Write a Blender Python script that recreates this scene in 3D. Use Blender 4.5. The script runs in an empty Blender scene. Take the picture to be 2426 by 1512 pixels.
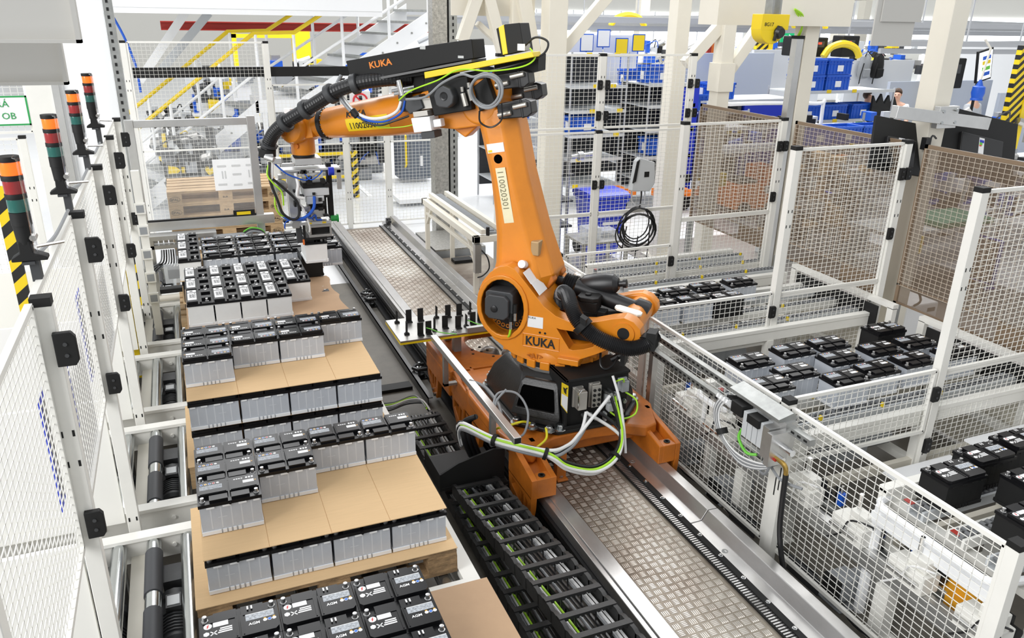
import bpy, bmesh, math, random
from math import sin, cos, pi, radians, atan2, hypot
from mathutils import Vector as V, Matrix
from mathutils.geometry import tessellate_polygon
rnd = random.Random(11)
sc = bpy.context.scene
C = sc.collection

# ------------------------------------------------------------------ camera
YAW, PITCH, ROLL = radians(22.76), radians(21.27), radians(1.1)
fw = V((sin(YAW) * cos(PITCH), cos(YAW) * cos(PITCH), -sin(PITCH)))
rt = V((cos(YAW), -sin(YAW), 0))
up = rt.cross(fw)
rt2 = rt * cos(ROLL) + up * sin(ROLL)
up2 = up * cos(ROLL) - rt * sin(ROLL)
cam_d = bpy.data.cameras.new('camera')
cam_d.sensor_width = 36
cam_d.lens = 36 * 1864 / 2426
cam_d.clip_start = 0.05
cam_d.clip_end = 200
cam = bpy.data.objects.new('camera', cam_d)
C.objects.link(cam)
cam.matrix_world = Matrix(((rt2.x, up2.x, -fw.x, 0), (rt2.y, up2.y, -fw.y, 0), (rt2.z, up2.z, -fw.z, 3.12), (0, 0, 0, 1)))
sc.camera = cam
cam_d.dof.use_dof = False

# ------------------------------------------------------------------ world, lights, exposure
w = bpy.data.worlds.new('hall_light')
sc.world = w
w.use_nodes = True
bg = w.node_tree.nodes['Background']
bg.inputs[0].default_value = (0.95, 0.975, 1.0, 1)
bg.inputs[1].default_value = 0.5
def area(name, loc, target, sx, sy, power, col=(1, 1, 1)):
    d = bpy.data.lights.new(name, 'AREA')
    d.shape = 'RECTANGLE'; d.size = sx; d.size_y = sy; d.energy = power; d.color = col
    o = bpy.data.objects.new(name, d); C.objects.link(o)
    o.location = loc
    o.rotation_euler = (V(target) - V(loc)).to_track_quat('-Z', 'Y').to_euler()
    return o
area('skylight', (-10.0, -1.5, 7.5), (1.5, 5.0, 0.8), 6, 10, 1400)
area('skylight', (7.5, 3.0, 9.5), (3.5, 4.0, 0.5), 4, 10, 130)
area('skylight', (2.0, 17.0, 9.5), (3.0, 16.0, 0.0), 10, 6, 800)
area('skylight', (13.0, 15.0, 9.5), (13.0, 14.0, 0.0), 12, 8, 1500)
sc.view_settings.view_transform = 'Standard'
sc.view_settings.look = 'None'
sc.view_settings.gamma = 1
sc.view_settings.use_curve_mapping = False
sc.view_settings.exposure = 0.5

# ------------------------------------------------------------------ mesh helper
class MB:
    def __init__(s):
        s.v = []; s.f = []; s.m = []; s.mi = 0
    def add(s, vs, fs):
        n = len(s.v)
        s.v.extend([tuple(p) for p in vs])
        for f in fs:
            s.f.append(tuple(i + n for i in f)); s.m.append(s.mi)
        return s
    def box(s, x0, y0, z0, x1, y1, z1):
        if x0 > x1: x0, x1 = x1, x0
        if y0 > y1: y0, y1 = y1, y0
        if z0 > z1: z0, z1 = z1, z0
        return s.add([(x0, y0, z0), (x1, y0, z0), (x1, y1, z0), (x0, y1, z0), (x0, y0, z1), (x1, y0, z1), (x1, y1, z1), (x0, y1, z1)],
                     [(0, 3, 2, 1), (4, 5, 6, 7), (0, 1, 5, 4), (1, 2, 6, 5), (2, 3, 7, 6), (3, 0, 4, 7)])
    def obox(s, c, ux, uy, uz):      # centre and three half vectors (right-handed)
        c, ux, uy, uz = V(c), V(ux), V(uy), V(uz)
        q = [c + a * ux + b * uy + d * uz for d in (-1, 1) for (a, b) in ((-1, -1), (1, -1), (1, 1), (-1, 1))]
        return s.add(q, [(0, 3, 2, 1), (4, 5, 6, 7), (0, 1, 5, 4), (1, 2, 6, 5), (2, 3, 7, 6), (3, 0, 4, 7)])
    def bar(s, p, q, wd, ht, up=(0, 0, 1)):     # square bar from p to q
        p, q = V(p), V(q); d = (q - p)
        L = d.length
        if L < 1e-6: return s
        d /= L; u = V(up)
        if abs(d.dot(u)) > .98: u = V((1, 0, 0)) if abs(d.x) < .9 else V((0, 1, 0))
        a = d.cross(u).normalized(); b = a.cross(d)
        return s.obox((p + q) / 2, d * L / 2, -a * wd / 2, b * ht / 2)
    def wire(s, p, q, r):           # three-sided rod without caps
        p, q = V(p), V(q); d = (q - p).normalized()
        u = V((0, 0, 1)) if abs(d.z) < .9 else V((1, 0, 0))
        a = d.cross(u).normalized(); b = a.cross(d)
        vs = []
        for e in (p, q):
            for k in range(4):
                t = pi / 4 + k * pi / 2
                vs.append(e + (a * cos(t) + b * sin(t)) * r)
        return s.add(vs, [(k, (k + 1) % 4, 4 + (k + 1) % 4, 4 + k) for k in range(4)])
    def cyl(s, p, q, r, r2=None, n=16, caps=True):
        p, q = V(p), V(q); d = (q - p).normalized()
        u = V((0, 0, 1)) if abs(d.z) < .9 else V((1, 0, 0))
        a = d.cross(u).normalized(); b = d.cross(a)
        if r2 is None: r2 = r
        vs = [p + (a * cos(2 * pi * k / n) + b * sin(2 * pi * k / n)) * r for k in range(n)] + \
             [q + (a * cos(2 * pi * k / n) + b * sin(2 * pi * k / n)) * r2 for k in range(n)]
        fs = [(k, (k + 1) % n, n + (k + 1) % n, n + k) for k in range(n)]
        if caps: fs += [tuple(range(n))[::-1], tuple(range(n, 2 * n))]
        return s.add(vs, fs)
    def lathe(s, prof, o, d, n=24):   # prof: (radius, height along d)
        o, d = V(o), V(d).normalized()
        u = V((0, 0, 1)) if abs(d.z) < .9 else V((1, 0, 0))
        a = d.cross(u).normalized(); b = d.cross(a)
        vs = []; fs = []
        for (r, h) in prof:
            vs += [o + d * h + (a * cos(2 * pi * k / n) + b * sin(2 * pi * k / n)) * max(r, 1e-4) for k in range(n)]
        for i in range(len(prof) - 1):
            fs += [(i * n + k, i * n + (k + 1) % n, (i + 1) * n + (k + 1) % n, (i + 1) * n + k) for k in range(n)]
        m = (len(prof) - 1) * n
        fs += [tuple(range(n))[::-1], tuple(range(m, m + n))]
        return s.add(vs, fs)
    def tube(s, pts, r, n=8, closed=False, ribs=None):
        pts = [V(p) for p in pts]; m = len(pts)
        rr = r if callable(r) else (lambda t: r)
        vs = []; prev = None
        for i, p in enumerate(pts):
            if closed: d = pts[(i + 1) % m] - pts[i - 1]
            else: d = pts[min(i + 1, m - 1)] - pts[max(i - 1, 0)]
            d.normalize()
            if prev is None:
                u = V((0, 0, 1)) if abs(d.z) < .9 else V((1, 0, 0))
                a = d.cross(u).normalized()
            else:
                a = (prev - d * prev.dot(d))
                a = a.normalized() if a.length > 1e-6 else d.cross(V((0, 0, 1))).normalized()
            prev = a; b = d.cross(a)
            R = rr(i)
            vs += [p + (a * cos(2 * pi * k / n) + b * sin(2 * pi * k / n)) * R for k in range(n)]
        fs = []
        for i in range(m if closed else m - 1):
            j = (i + 1) % m
            fs += [(i * n + k, i * n + (k + 1) % n, j * n + (k + 1) % n, j * n + k) for k in range(n)]
        if not closed: fs += [tuple(range(n))[::-1], tuple(range((m - 1) * n, m * n))]
        return s.add(vs, fs)
    def prism(s, loops, fn, a, b):   # outline (and holes) in 2-D pushed from depth a to b; fn(x, y, depth) -> point
        if not isinstance(loops[0][0], (tuple, list)): loops = [loops]
        flat = [p for l in loops for p in l]; n = len(flat)
        tri = tessellate_polygon([[V((p[0], p[1], 0)) for p in l] for l in loops])
        vs = [fn(p[0], p[1], a) for p in flat] + [fn(p[0], p[1], b) for p in flat]
        fs = []
        for t in tri:
            q = [flat[i] for i in t]
            ar = (q[1][0] - q[0][0]) * (q[2][1] - q[0][1]) - (q[2][0] - q[0][0]) * (q[1][1] - q[0][1])
            t = tuple(t) if ar > 0 else tuple(t)[::-1]
            fs.append(tuple(i + n for i in t)); fs.append(t[::-1])
        k = 0
        for li, l in enumerate(loops):
            ar = sum(l[i][0] * l[(i + 1) % len(l)][1] - l[(i + 1) % len(l)][0] * l[i][1] for i in range(len(l)))
            fl = (ar > 0) == (li == 0)
            for i in range(len(l)):
                p, q = k + i, k + (i + 1) % len(l)
                fs.append((p, q, q + n, p + n) if fl else (q, p, p + n, q + n))
            k += len(l)
        return s.add(vs, fs)
    def ball(s, c, r, n=16, m=10, sc3=(1, 1, 1)):
        c = V(c); vs = []; fs = []
        for i in range(m + 1):
            t = pi * i / m
            for k in range(n):
                f = 2 * pi * k / n
                vs.append(c + V((r * sc3[0] * sin(t) * cos(f), r * sc3[1] * sin(t) * sin(f), r * sc3[2] * cos(t))))
        for i in range(m):
            fs += [(i * n + k, (i + 1) * n + k, (i + 1) * n + (k + 1) % n, i * n + (k + 1) % n) for k in range(n)]
        return s.add(vs, fs)
    def mesh(s, name, mats, off=(0, 0, 0), ang=30, clean=False):
        me = bpy.data.meshes.new(name)
        if off[0] or off[1] or off[2]:
            s.v = [(x - off[0], y - off[1], z - off[2]) for (x, y, z) in s.v]
        me.from_pydata(s.v, [], s.f)
        for mt in mats: me.materials.append(mt)
        if len(mats) > 1: me.polygons.foreach_set('material_index', s.m)
        if clean:
            bm = bmesh.new(); bm.from_mesh(me)
            bmesh.ops.dissolve_limit(bm, angle_limit=radians(.5), verts=bm.verts[:], edges=bm.edges[:], use_dissolve_boundaries=False, delimit={'MATERIAL'})
            bm.to_mesh(me); bm.free()
        if ang:
            me.polygons.foreach_set('use_smooth', [True] * len(me.polygons))
            me.set_sharp_from_angle(angle=radians(ang))
        me.update()
        return me

def box(*a): return MB().box(*a)
def short(t):
    w_ = t.split()
    for f in ('the', 'a', 'counted', 'one'):
        while len(w_) > 16 and f in w_: w_.remove(f)
    return ' '.join(w_)
def tag(o, label=None, cat=None, group=None, kind=None):
    if label: o['label'] = short(label)
    if cat: o['category'] = cat
    if group: o['group'] = group
    if kind: o['kind'] = kind
    return o
def thing(name, label, cat, loc=(0, 0, 0), rz=0, group=None):
    o = bpy.data.objects.new(name, None); C.objects.link(o)
    o.empty_display_size = .1
    o.location = loc; o.rotation_euler = (0, 0, rz)
    return tag(o, label, cat, group)
def root_of(o):
    while o.parent: o = o.parent
    return o
def part(name, mb, mats, parent, label=None, kind=None, bev=0, seg=2, local=False, ang=30):
    """mesh child; coordinates are world ones unless local (or the parent's root is rotated)"""
    if not isinstance(mats, (list, tuple)): mats = [mats]
    off = (0, 0, 0) if local else root_of(parent).location
    o = bpy.data.objects.new(name, mb.mesh(name, mats, off, ang, bool(bev))); C.objects.link(o)
    o.parent = parent
    if label: o['label'] = label
    if kind: o['kind'] = kind
    if bev: bevel(o, bev, seg)
    return o
def single(name, mb, mats, label=None, cat=None, group=None, kind=None, bev=0, seg=2, ang=30, loc=None):
    if not isinstance(mats, (list, tuple)): mats = [mats]
    off = loc if loc else (0, 0, 0)
    o = bpy.data.objects.new(name, mb.mesh(name, mats, off, ang)); C.objects.link(o)
    if loc: o.location = loc
    if bev: bevel(o, bev, seg)
    return tag(o, label, cat, group, kind)
def bevel(o, wd, seg=2):
    m = o.modifiers.new('bevel', 'BEVEL'); m.width = wd; m.segments = seg; m.limit_method = 'ANGLE'
    m.angle_limit = radians(35); m.harden_normals = True
def piece(name, me, parent, loc=(0, 0, 0), rot=None, scale=None):
    """child sharing mesh data"""
    o = bpy.data.objects.new(name, me); C.objects.link(o); o.parent = parent
    o.location = loc
    if rot: o.rotation_euler = rot
    if scale: o.scale = scale
    return o
def kids(o): return [c for c in KID.get(o.name, [])]
def copy_tree(o, loc, rz=None, label=None, group=None):
    r = o.copy(); C.objects.link(r); r.location = loc
    if rz is not None: r.rotation_euler = (0, 0, rz)
    if label: r['label'] = short(label)
    if group: r['group'] = group
    for ch in o.children:
        c = ch.copy(); C.objects.link(c); c.parent = r
        for g in ch.children:
            d = g.copy(); C.objects.link(d); d.parent = c
    return r
_tx = {}
def text_mesh(txt, size, depth=0.001, bold=0.0):
    """flat lettering as a mesh in the XZ plane, facing -Y, origin at lower left"""
    k = (txt, size, depth, bold)
    if k in _tx: return _tx[k]
    cu = bpy.data.curves.new('lettering', 'FONT'); cu.body = txt; cu.size = size; cu.extrude = depth / 2; cu.offset = bold
    cu.resolution_u = 2
    o = bpy.data.objects.new('lettering', cu); C.objects.link(o)
    dg = bpy.context.evaluated_depsgraph_get()
    me = bpy.data.meshes.new_from_object(o.evaluated_get(dg))
    C.objects.unlink(o); bpy.data.objects.remove(o); bpy.data.curves.remove(cu)
    _tx[k] = me
    return me
def letters(name, txt, size, mt, parent, loc, rot, depth=.001, bold=0.0, label=None, sx=1.0):
    me = text_mesh(txt, size, depth, bold).copy()
    me.materials.clear(); me.materials.append(mt)
    o = bpy.data.objects.new(name, me); C.objects.link(o); o.parent = parent
    o.location = loc; o.rotation_euler = rot; o.scale = (sx, 1, 1)
    if label: o['label'] = label
    return o
def smooth_path(pts, n=6, closed=False):
    """Catmull-Rom through pts"""
    P = [V(p) for p in pts]; out = []; m = len(P)
    rng = range(m if closed else m - 1)
    for i in rng:
        if closed: p0, p1, p2, p3 = P[i - 1], P[i], P[(i + 1) % m], P[(i + 2) % m]
        else: p0, p1, p2, p3 = P[max(i - 1, 0)], P[i], P[i + 1], P[min(i + 2, m - 1)]
        for k in range(n):
            t = k / n
            out.append(.5 * ((2 * p1) + (p2 - p0) * t + (2 * p0 - 5 * p1 + 4 * p2 - p3) * t * t + (3 * p1 - p0 - 3 * p2 + p3) * t ** 3))
    if not closed: out.append(P[-1])
    return out

# ------------------------------------------------------------------ materials
MT = {}
def mat(name, col, rough=.5, metal=0., var=0., vscale=6., bump=0., bscale=40., spec=None, trans=0., emit=None, coat=0., alpha=None, stretch=None, dirt=None):
    if name in MT: return MT[name]
    m = bpy.data.materials.new(name); m.use_nodes = True
    nt = m.node_tree; b = nt.nodes['Principled BSDF']
    b.inputs['Roughness'].default_value = rough; b.inputs['Metallic'].default_value = metal
    b.inputs['Base Color'].default_value = (*col, 1)
    if spec is not None: b.inputs['Specular IOR Level'].default_value = spec
    if trans: b.inputs['Transmission Weight'].default_value = trans
    if coat: b.inputs['Coat Weight'].default_value = coat; b.inputs['Coat Roughness'].default_value = .15
    if emit:
        b.inputs['Emission Color'].default_value = (*emit[0], 1); b.inputs['Emission Strength'].default_value = emit[1]
    if alpha is not None: b.inputs['Alpha'].default_value = alpha
    L = nt.links.new
    if var or bump:
        tc = nt.nodes.new('ShaderNodeTexCoord')
        src = tc.outputs['Object']
        if stretch:
            mp = nt.nodes.new('ShaderNodeMapping'); mp.inputs['Scale'].default_value = stretch
            L(src, mp.inputs['Vector']); src = mp.outputs['Vector']
    if var:
        nz = nt.nodes.new('ShaderNodeTexNoise'); nz.inputs['Scale'].default_value = vscale; nz.inputs['Detail'].default_value = 6
        nz.inputs['Roughness'].default_value = .65
        L(src, nz.inputs['Vector'])
        rp = nt.nodes.new('ShaderNodeValToRGB'); rp.color_ramp.elements[0].position = .3; rp.color_ramp.elements[1].position = .72
        d = dirt if dirt else tuple(max(0, c * (1 - var)) for c in col)
        rp.color_ramp.elements[0].color = (*d, 1); rp.color_ramp.elements[1].color = (*[min(1, c * (1 + var * .5)) for c in col], 1)
        L(nz.outputs['Fac'], rp.inputs['Fac']); L(rp.outputs['Color'], b.inputs['Base Color'])
    if bump:
        n2 = nt.nodes.new('ShaderNodeTexNoise'); n2.inputs['Scale'].default_value = bscale; n2.inputs['Detail'].default_value = 4
        L(src, n2.inputs['Vector'])
        bp = nt.nodes.new('ShaderNodeBump'); bp.inputs['Strength'].default_value = bump; bp.inputs['Distance'].default_value = .01
        L(n2.outputs['Fac'], bp.inputs['Height']); L(bp.outputs['Normal'], b.inputs['Normal'])
    MT[name] = m
    return m
WHITE = mat('white_paint', (.82, .81, .76), .42, var=.06, vscale=2.2)
CREAM = mat('cream_paint', (.78, .74, .64), .45, var=.05, vscale=1.5)
BRIGHT = mat('bright_white', (.88, .89, .9), .45)
ORANGE = mat('orange_paint', (.74, .245, .012), .36, var=.12, vscale=3.0, coat=.25, bump=.04, bscale=60)
ORANGE2 = mat('worn_orange_paint', (.56, .16, .014), .42, var=.3, vscale=5., coat=.1, bump=.05, bscale=50)
BLACK = mat('black_plastic', (.012, .012, .013), .38)
BLACKM = mat('matt_black', (.010, .010, .010), .62, spec=.35)
BLACKP = mat('black_cast_paint', (.014, .0135, .013), .36, var=.35, vscale=8, bump=.12, bscale=70)
DGREY = mat('dark_grey', (.045, .047, .05), .5)
GREYP = mat('grey_paint', (.30, .315, .33), .45, var=.05)
LGREY = mat('light_grey', (.55, .57, .58), .45, var=.04)
ALU = mat('aluminium', (.66, .66, .65), .33, .85, var=.1, vscale=4)
STEEL = mat('brushed_steel', (.50, .49, .47), .34, .9, var=.15, vscale=6)
CHROME = mat('chrome', (.75, .75, .75), .16, 1.)
GALV = mat('galvanised_steel', (.40, .41, .40), .42, .7, var=.25, vscale=9)
LEAD = mat('lead_terminal', (.55, .55, .55), .35, .9)
YEL = mat('yellow_paint', (.83, .60, .01), .42)
YELG = mat('green_yellow_wire', (.42, .78, .03), .45)
GREENW = mat('green_wire', (.15, .55, .05), .45)
BLUE = mat('blue_bin_plastic', (.012, .10, .55), .42, var=.06)
BLUED = mat('deep_blue_plastic', (.012, .035, .50), .4)
BLUEW = mat('blue_hose', (.01, .09, .5), .35)
RED = mat('red_paint', (.38, .025, .015), .45)
WIREW = mat('white_cable', (.78, .78, .77), .45)
WIREG = mat('grey_cable', (.25, .26, .27), .45)
WIREB = mat('black_cable', (.012, .012, .013), .42)
CARD = mat('cardboard', (.68, .47, .255), .8, var=.05, vscale=5, stretch=(1, 14, 1))
CARD2 = mat('brown_cardboard', (.50, .33, .20), .8, var=.10, vscale=3)
WOOD = mat('pallet_wood', (.58, .40, .22), .75, var=.38, vscale=4, bump=.25, bscale=30, stretch=(2, 14, 14))
WOODD = mat('old_pallet_wood', (.36, .23, .115), .8, var=.55, vscale=6, bump=.5, bscale=40, stretch=(3, 8, 8))
INK = mat('black_print', (.015, .015, .015), .6)
LABELW = mat('white_label', (.82, .82, .82), .5)
LABELG = mat('printed_grey_label', (.46, .49, .53), .5, var=.75, vscale=120, stretch=(1, 2, 1))
# ------------------------------------------------------------------ setting
FLOORC = mat('cell_concrete', (.135, .122, .10), .55, var=.32, vscale=2.5, bump=.1, bscale=90)
FLOORH = mat('hall_floor', (.82, .83, .84), .22, var=.04, vscale=1.2)
FLOORA = mat('aisle_floor', (.23, .21, .19), .4, var=.08, vscale=2)
mb = MB(); mb.box(-8, -2, -.2, 45, 60, -.012)
single('floor', mb, FLOORH, 'pale glossy factory hall floor', kind='structure')
mb = MB(); mb.box(-1.2, -1, -.011, 5.6, 7.75, 0); mb.box(-1.2, 7.75, -.011, 1.75, 9.2, -.0005); mb.box(1.75, 7.75, -.011, 2.95, 10.6, -.0005)
single('floor', mb, FLOORC, 'worn dark concrete floor inside the robot cell', kind='structure')
mb = MB(); mb.box(5.62, -1, -.011, 9.4, 9.6, -.002)
single('floor', mb, FLOORA, 'grey aisle floor beyond the tinted guards', kind='structure')
mb = MB()
mb.box(9.4, -1, -.011, 9.52, 30, 0); mb.box(2.98, 13.9, -.011, 3.06, 24, 0)
single('trim_1', mb, BRIGHT, 'white lines painted on the hall floor', kind='structure')
mb = MB(); mb.box(-8, 48, 0, 45, 48.3, 6.2)
single('wall_back', mb, mat('far_wall', (.80, .78, .72), .6), 'pale far wall of the hall', kind='structure')
mb = MB(); mb.box(44.7, -2, 0, 45, 48, 6.2)
single('wall_right', mb, MT['far_wall'], 'pale right wall of the hall', kind='structure')

mb = MB(); mb.box(-7, -1, -.011, -1.21, 9, -.001)
single('floor', mb, mat('left_floor', (.30, .29, .27), .5, var=.2, vscale=1.5), 'grey floor left of the pallet lanes', kind='structure')
# ------------------------------------------------------------------ pallet lanes, pallets, cardboard, batteries
LANES = [1.71, 2.95, 4.19, 5.43, 6.67, 7.91]          # front beam of each lane; depth 0.98
RUBBER = mat('roller_rubber', (.05, .052, .058), .55)
ZINC = mat('zinc_roller', (.52, .54, .54), .22, .95, var=.12, vscale=5)
MOTOR = mat('motor_casting', (.05, .052, .055), .5, var=.3, vscale=10)
lane_words = ['nearest', 'second', 'third', 'fourth', 'fifth', 'sixth']
def beam_mesh(y, face):
    m = MB()
    m.box(-2.3, y - .02, .36, 1.08, y + .02, .50)
    m.box(-2.3, y - .035, .495, 1.08, y + .035, .515)
    for k in range(9):
        m.cyl((-2.1 + k * .36, y + face * .02, .43), (-2.1 + k * .36, y + face * .03, .43), .012, n=8)
    return m
for li, yf in enumerate(LANES):
    yr = yf + .98
    t = thing('roller_conveyor', 'white framed pallet roller conveyor, %s lane counted from the camera' % lane_words[li], 'conveyor', (0, yf, 0), group='pallet roller lanes')
    part('side_beam', beam_mesh(yf, -1), WHITE, t)
    part('side_beam', beam_mesh(yr, -1), WHITE, t)
    mb = MB(); mb.box(1.02, yf - .035, .47, 1.10, yr + .035, .512); mb.box(1.06, yf - .035, .30, 1.10, yr + .035, .47)
    part('end_plate', mb, WHITE, t)
    mb = MB()
    for x in (-2.0, -.62, .3, .98):
        for y in (yf, yr): mb.box(x - .03, y - .03, 0, x + .03, y + .03, .37)
    part('support_legs', mb, GALV, t)
    mb = MB(); mb.box(-.515, yf + .02, .33, -.445, yr - .02, .40)
    part('cross_member', mb, CREAM, t)
    mb0 = MB(); mb0.cyl((0, .03, 0), (0, .95, 0), .04, n=20)
    me0 = mb0.mesh('roller', [ZINC])
    mb1 = MB(); mb1.cyl((0, .03, 0), (0, .95, 0), .038, n=20); mb1.mi = 1
    mb1.cyl((0, .10, 0), (0, .40, 0), .0435, n=20); mb1.cyl((0, .52, 0), (0, .86, 0), .0435, n=20)
    me1 = mb1.mesh('roller', [ZINC, RUBBER])
    mb2 = MB(); mb2.cyl((0, -.002, 0), (0, .03, 0), .048, n=16)
    for k in range(17):
        x = -1.74 + .168 * k
        rubber = k in (8, 11, 14) and li != 3
        r = piece('roller', me1 if rubber else me0, t, (x, 0, .46))
        if rubber: r['label'] = 'roller with two black rubber sleeves'
    # gear motors between the rollers
    for mx in (-.31, -.60):
        mb = MB()
        mb.lathe([(.05, 0), (.085, .01), (.085, .06), (.07, .07), (.07, .16), (.078, .165), (.078, .34), (.06, .36)], (mx, yf + .62, .33), (0, -1, 0), 16)
        for k in range(7): mb.cyl((mx, yf + .44 - k * .022, .33), (mx, yf + .447 - k * .022, .33), .086, n=16)
        mb.box(mx - .05, yf + .66, .26, mx + .06, yf + .80, .42); mb.box(mx - .035, yf + .44, .40, mx + .035, yf + .54, .435)
        g = part('gear_motor', mb, MOTOR, t)
        m2 = MB(); m2.box(mx - .028, yf + .455, .435, mx + .028, yf + .525, .438); m2.lathe([(.05, 0), (.055, .01), (.055, .02)], (mx, yf + .80, .33), (0, 1, 0), 14)
        part('motor_plate', m2, LGREY, g)

# ---- pallets -----------------------------------------------------------------
def plank(dx, dy, dz, jit=0.002):
    m = MB(); m.box(0, 0, 0, dx, dy, dz)
    m.v = [(x + rnd.uniform(-jit, jit), y + rnd.uniform(-jit, jit), z + rnd.uniform(-jit, jit) * .5) for (x, y, z) in m.v]
    return m
def make_pallet(wood, epal=False):
    t = thing('euro_pallet', 'p', 'pallet', group=None)
    ms = [plank(1.2, .145, .022).mesh('board', [wood]) for _ in range(3)]
    mn = [plank(1.2, .10, .022).mesh('board', [wood]) for _ in range(2)]
    st = plank(.145, .8, .022).mesh('stringer', [wood])
    for k, y in enumerate((0, .3275, .655)): piece('board', ms[k], t, (0, y, .122))
    for k, y in enumerate((.186, .514)): piece('board', mn[k], t, (0, y, .122))
    for x in (0, .5275, 1.055): piece('stringer', st, t, (x, 0, .10))
    bl = [plank(.145, .10, .078, .003).mesh('block', [wood]) for _ in range(3)]
    bm = [plank(.145, .145, .078, .003).mesh('block', [wood]) for _ in range(3)]
    for k, x in enumerate((0, .5275, 1.055)):
        piece('block', bl[k], t, (x, 0, .022)); piece('block', bm[k], t, (x, .3275, .022)); piece('block', bl[(k + 1) % 3], t, (x, .70, .022))
    bt = plank(1.2, .10, .022).mesh('bottom_board', [wood]); b2 = plank(1.2, .145, .022).mesh('bottom_board', [wood])
    piece('bottom_board', bt, t, (0, 0, 0)); piece('bottom_board', b2, t, (0, .3275, 0)); piece('bottom_board', bt, t, (0, .70, 0))
    if epal:
        for x in (.015, 1.07):
            letters('brand_mark', 'EPAL', .038, INK, t, (x + .013, -.0045, .045), (pi / 2, 0, 0))
            m = MB(); m.tube([(x + .057 + .055 * cos(a * pi / 12), -.004, .058 + .028 * sin(a * pi / 12)) for a in range(24)], .0013, 4, closed=True)
            part('brand_oval', m, INK, t, local=True)
        letters('brand_mark', 'EUR', .03, INK, t, (.57, -.0045, .048), (pi / 2, 0, 0))
    return t
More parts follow.
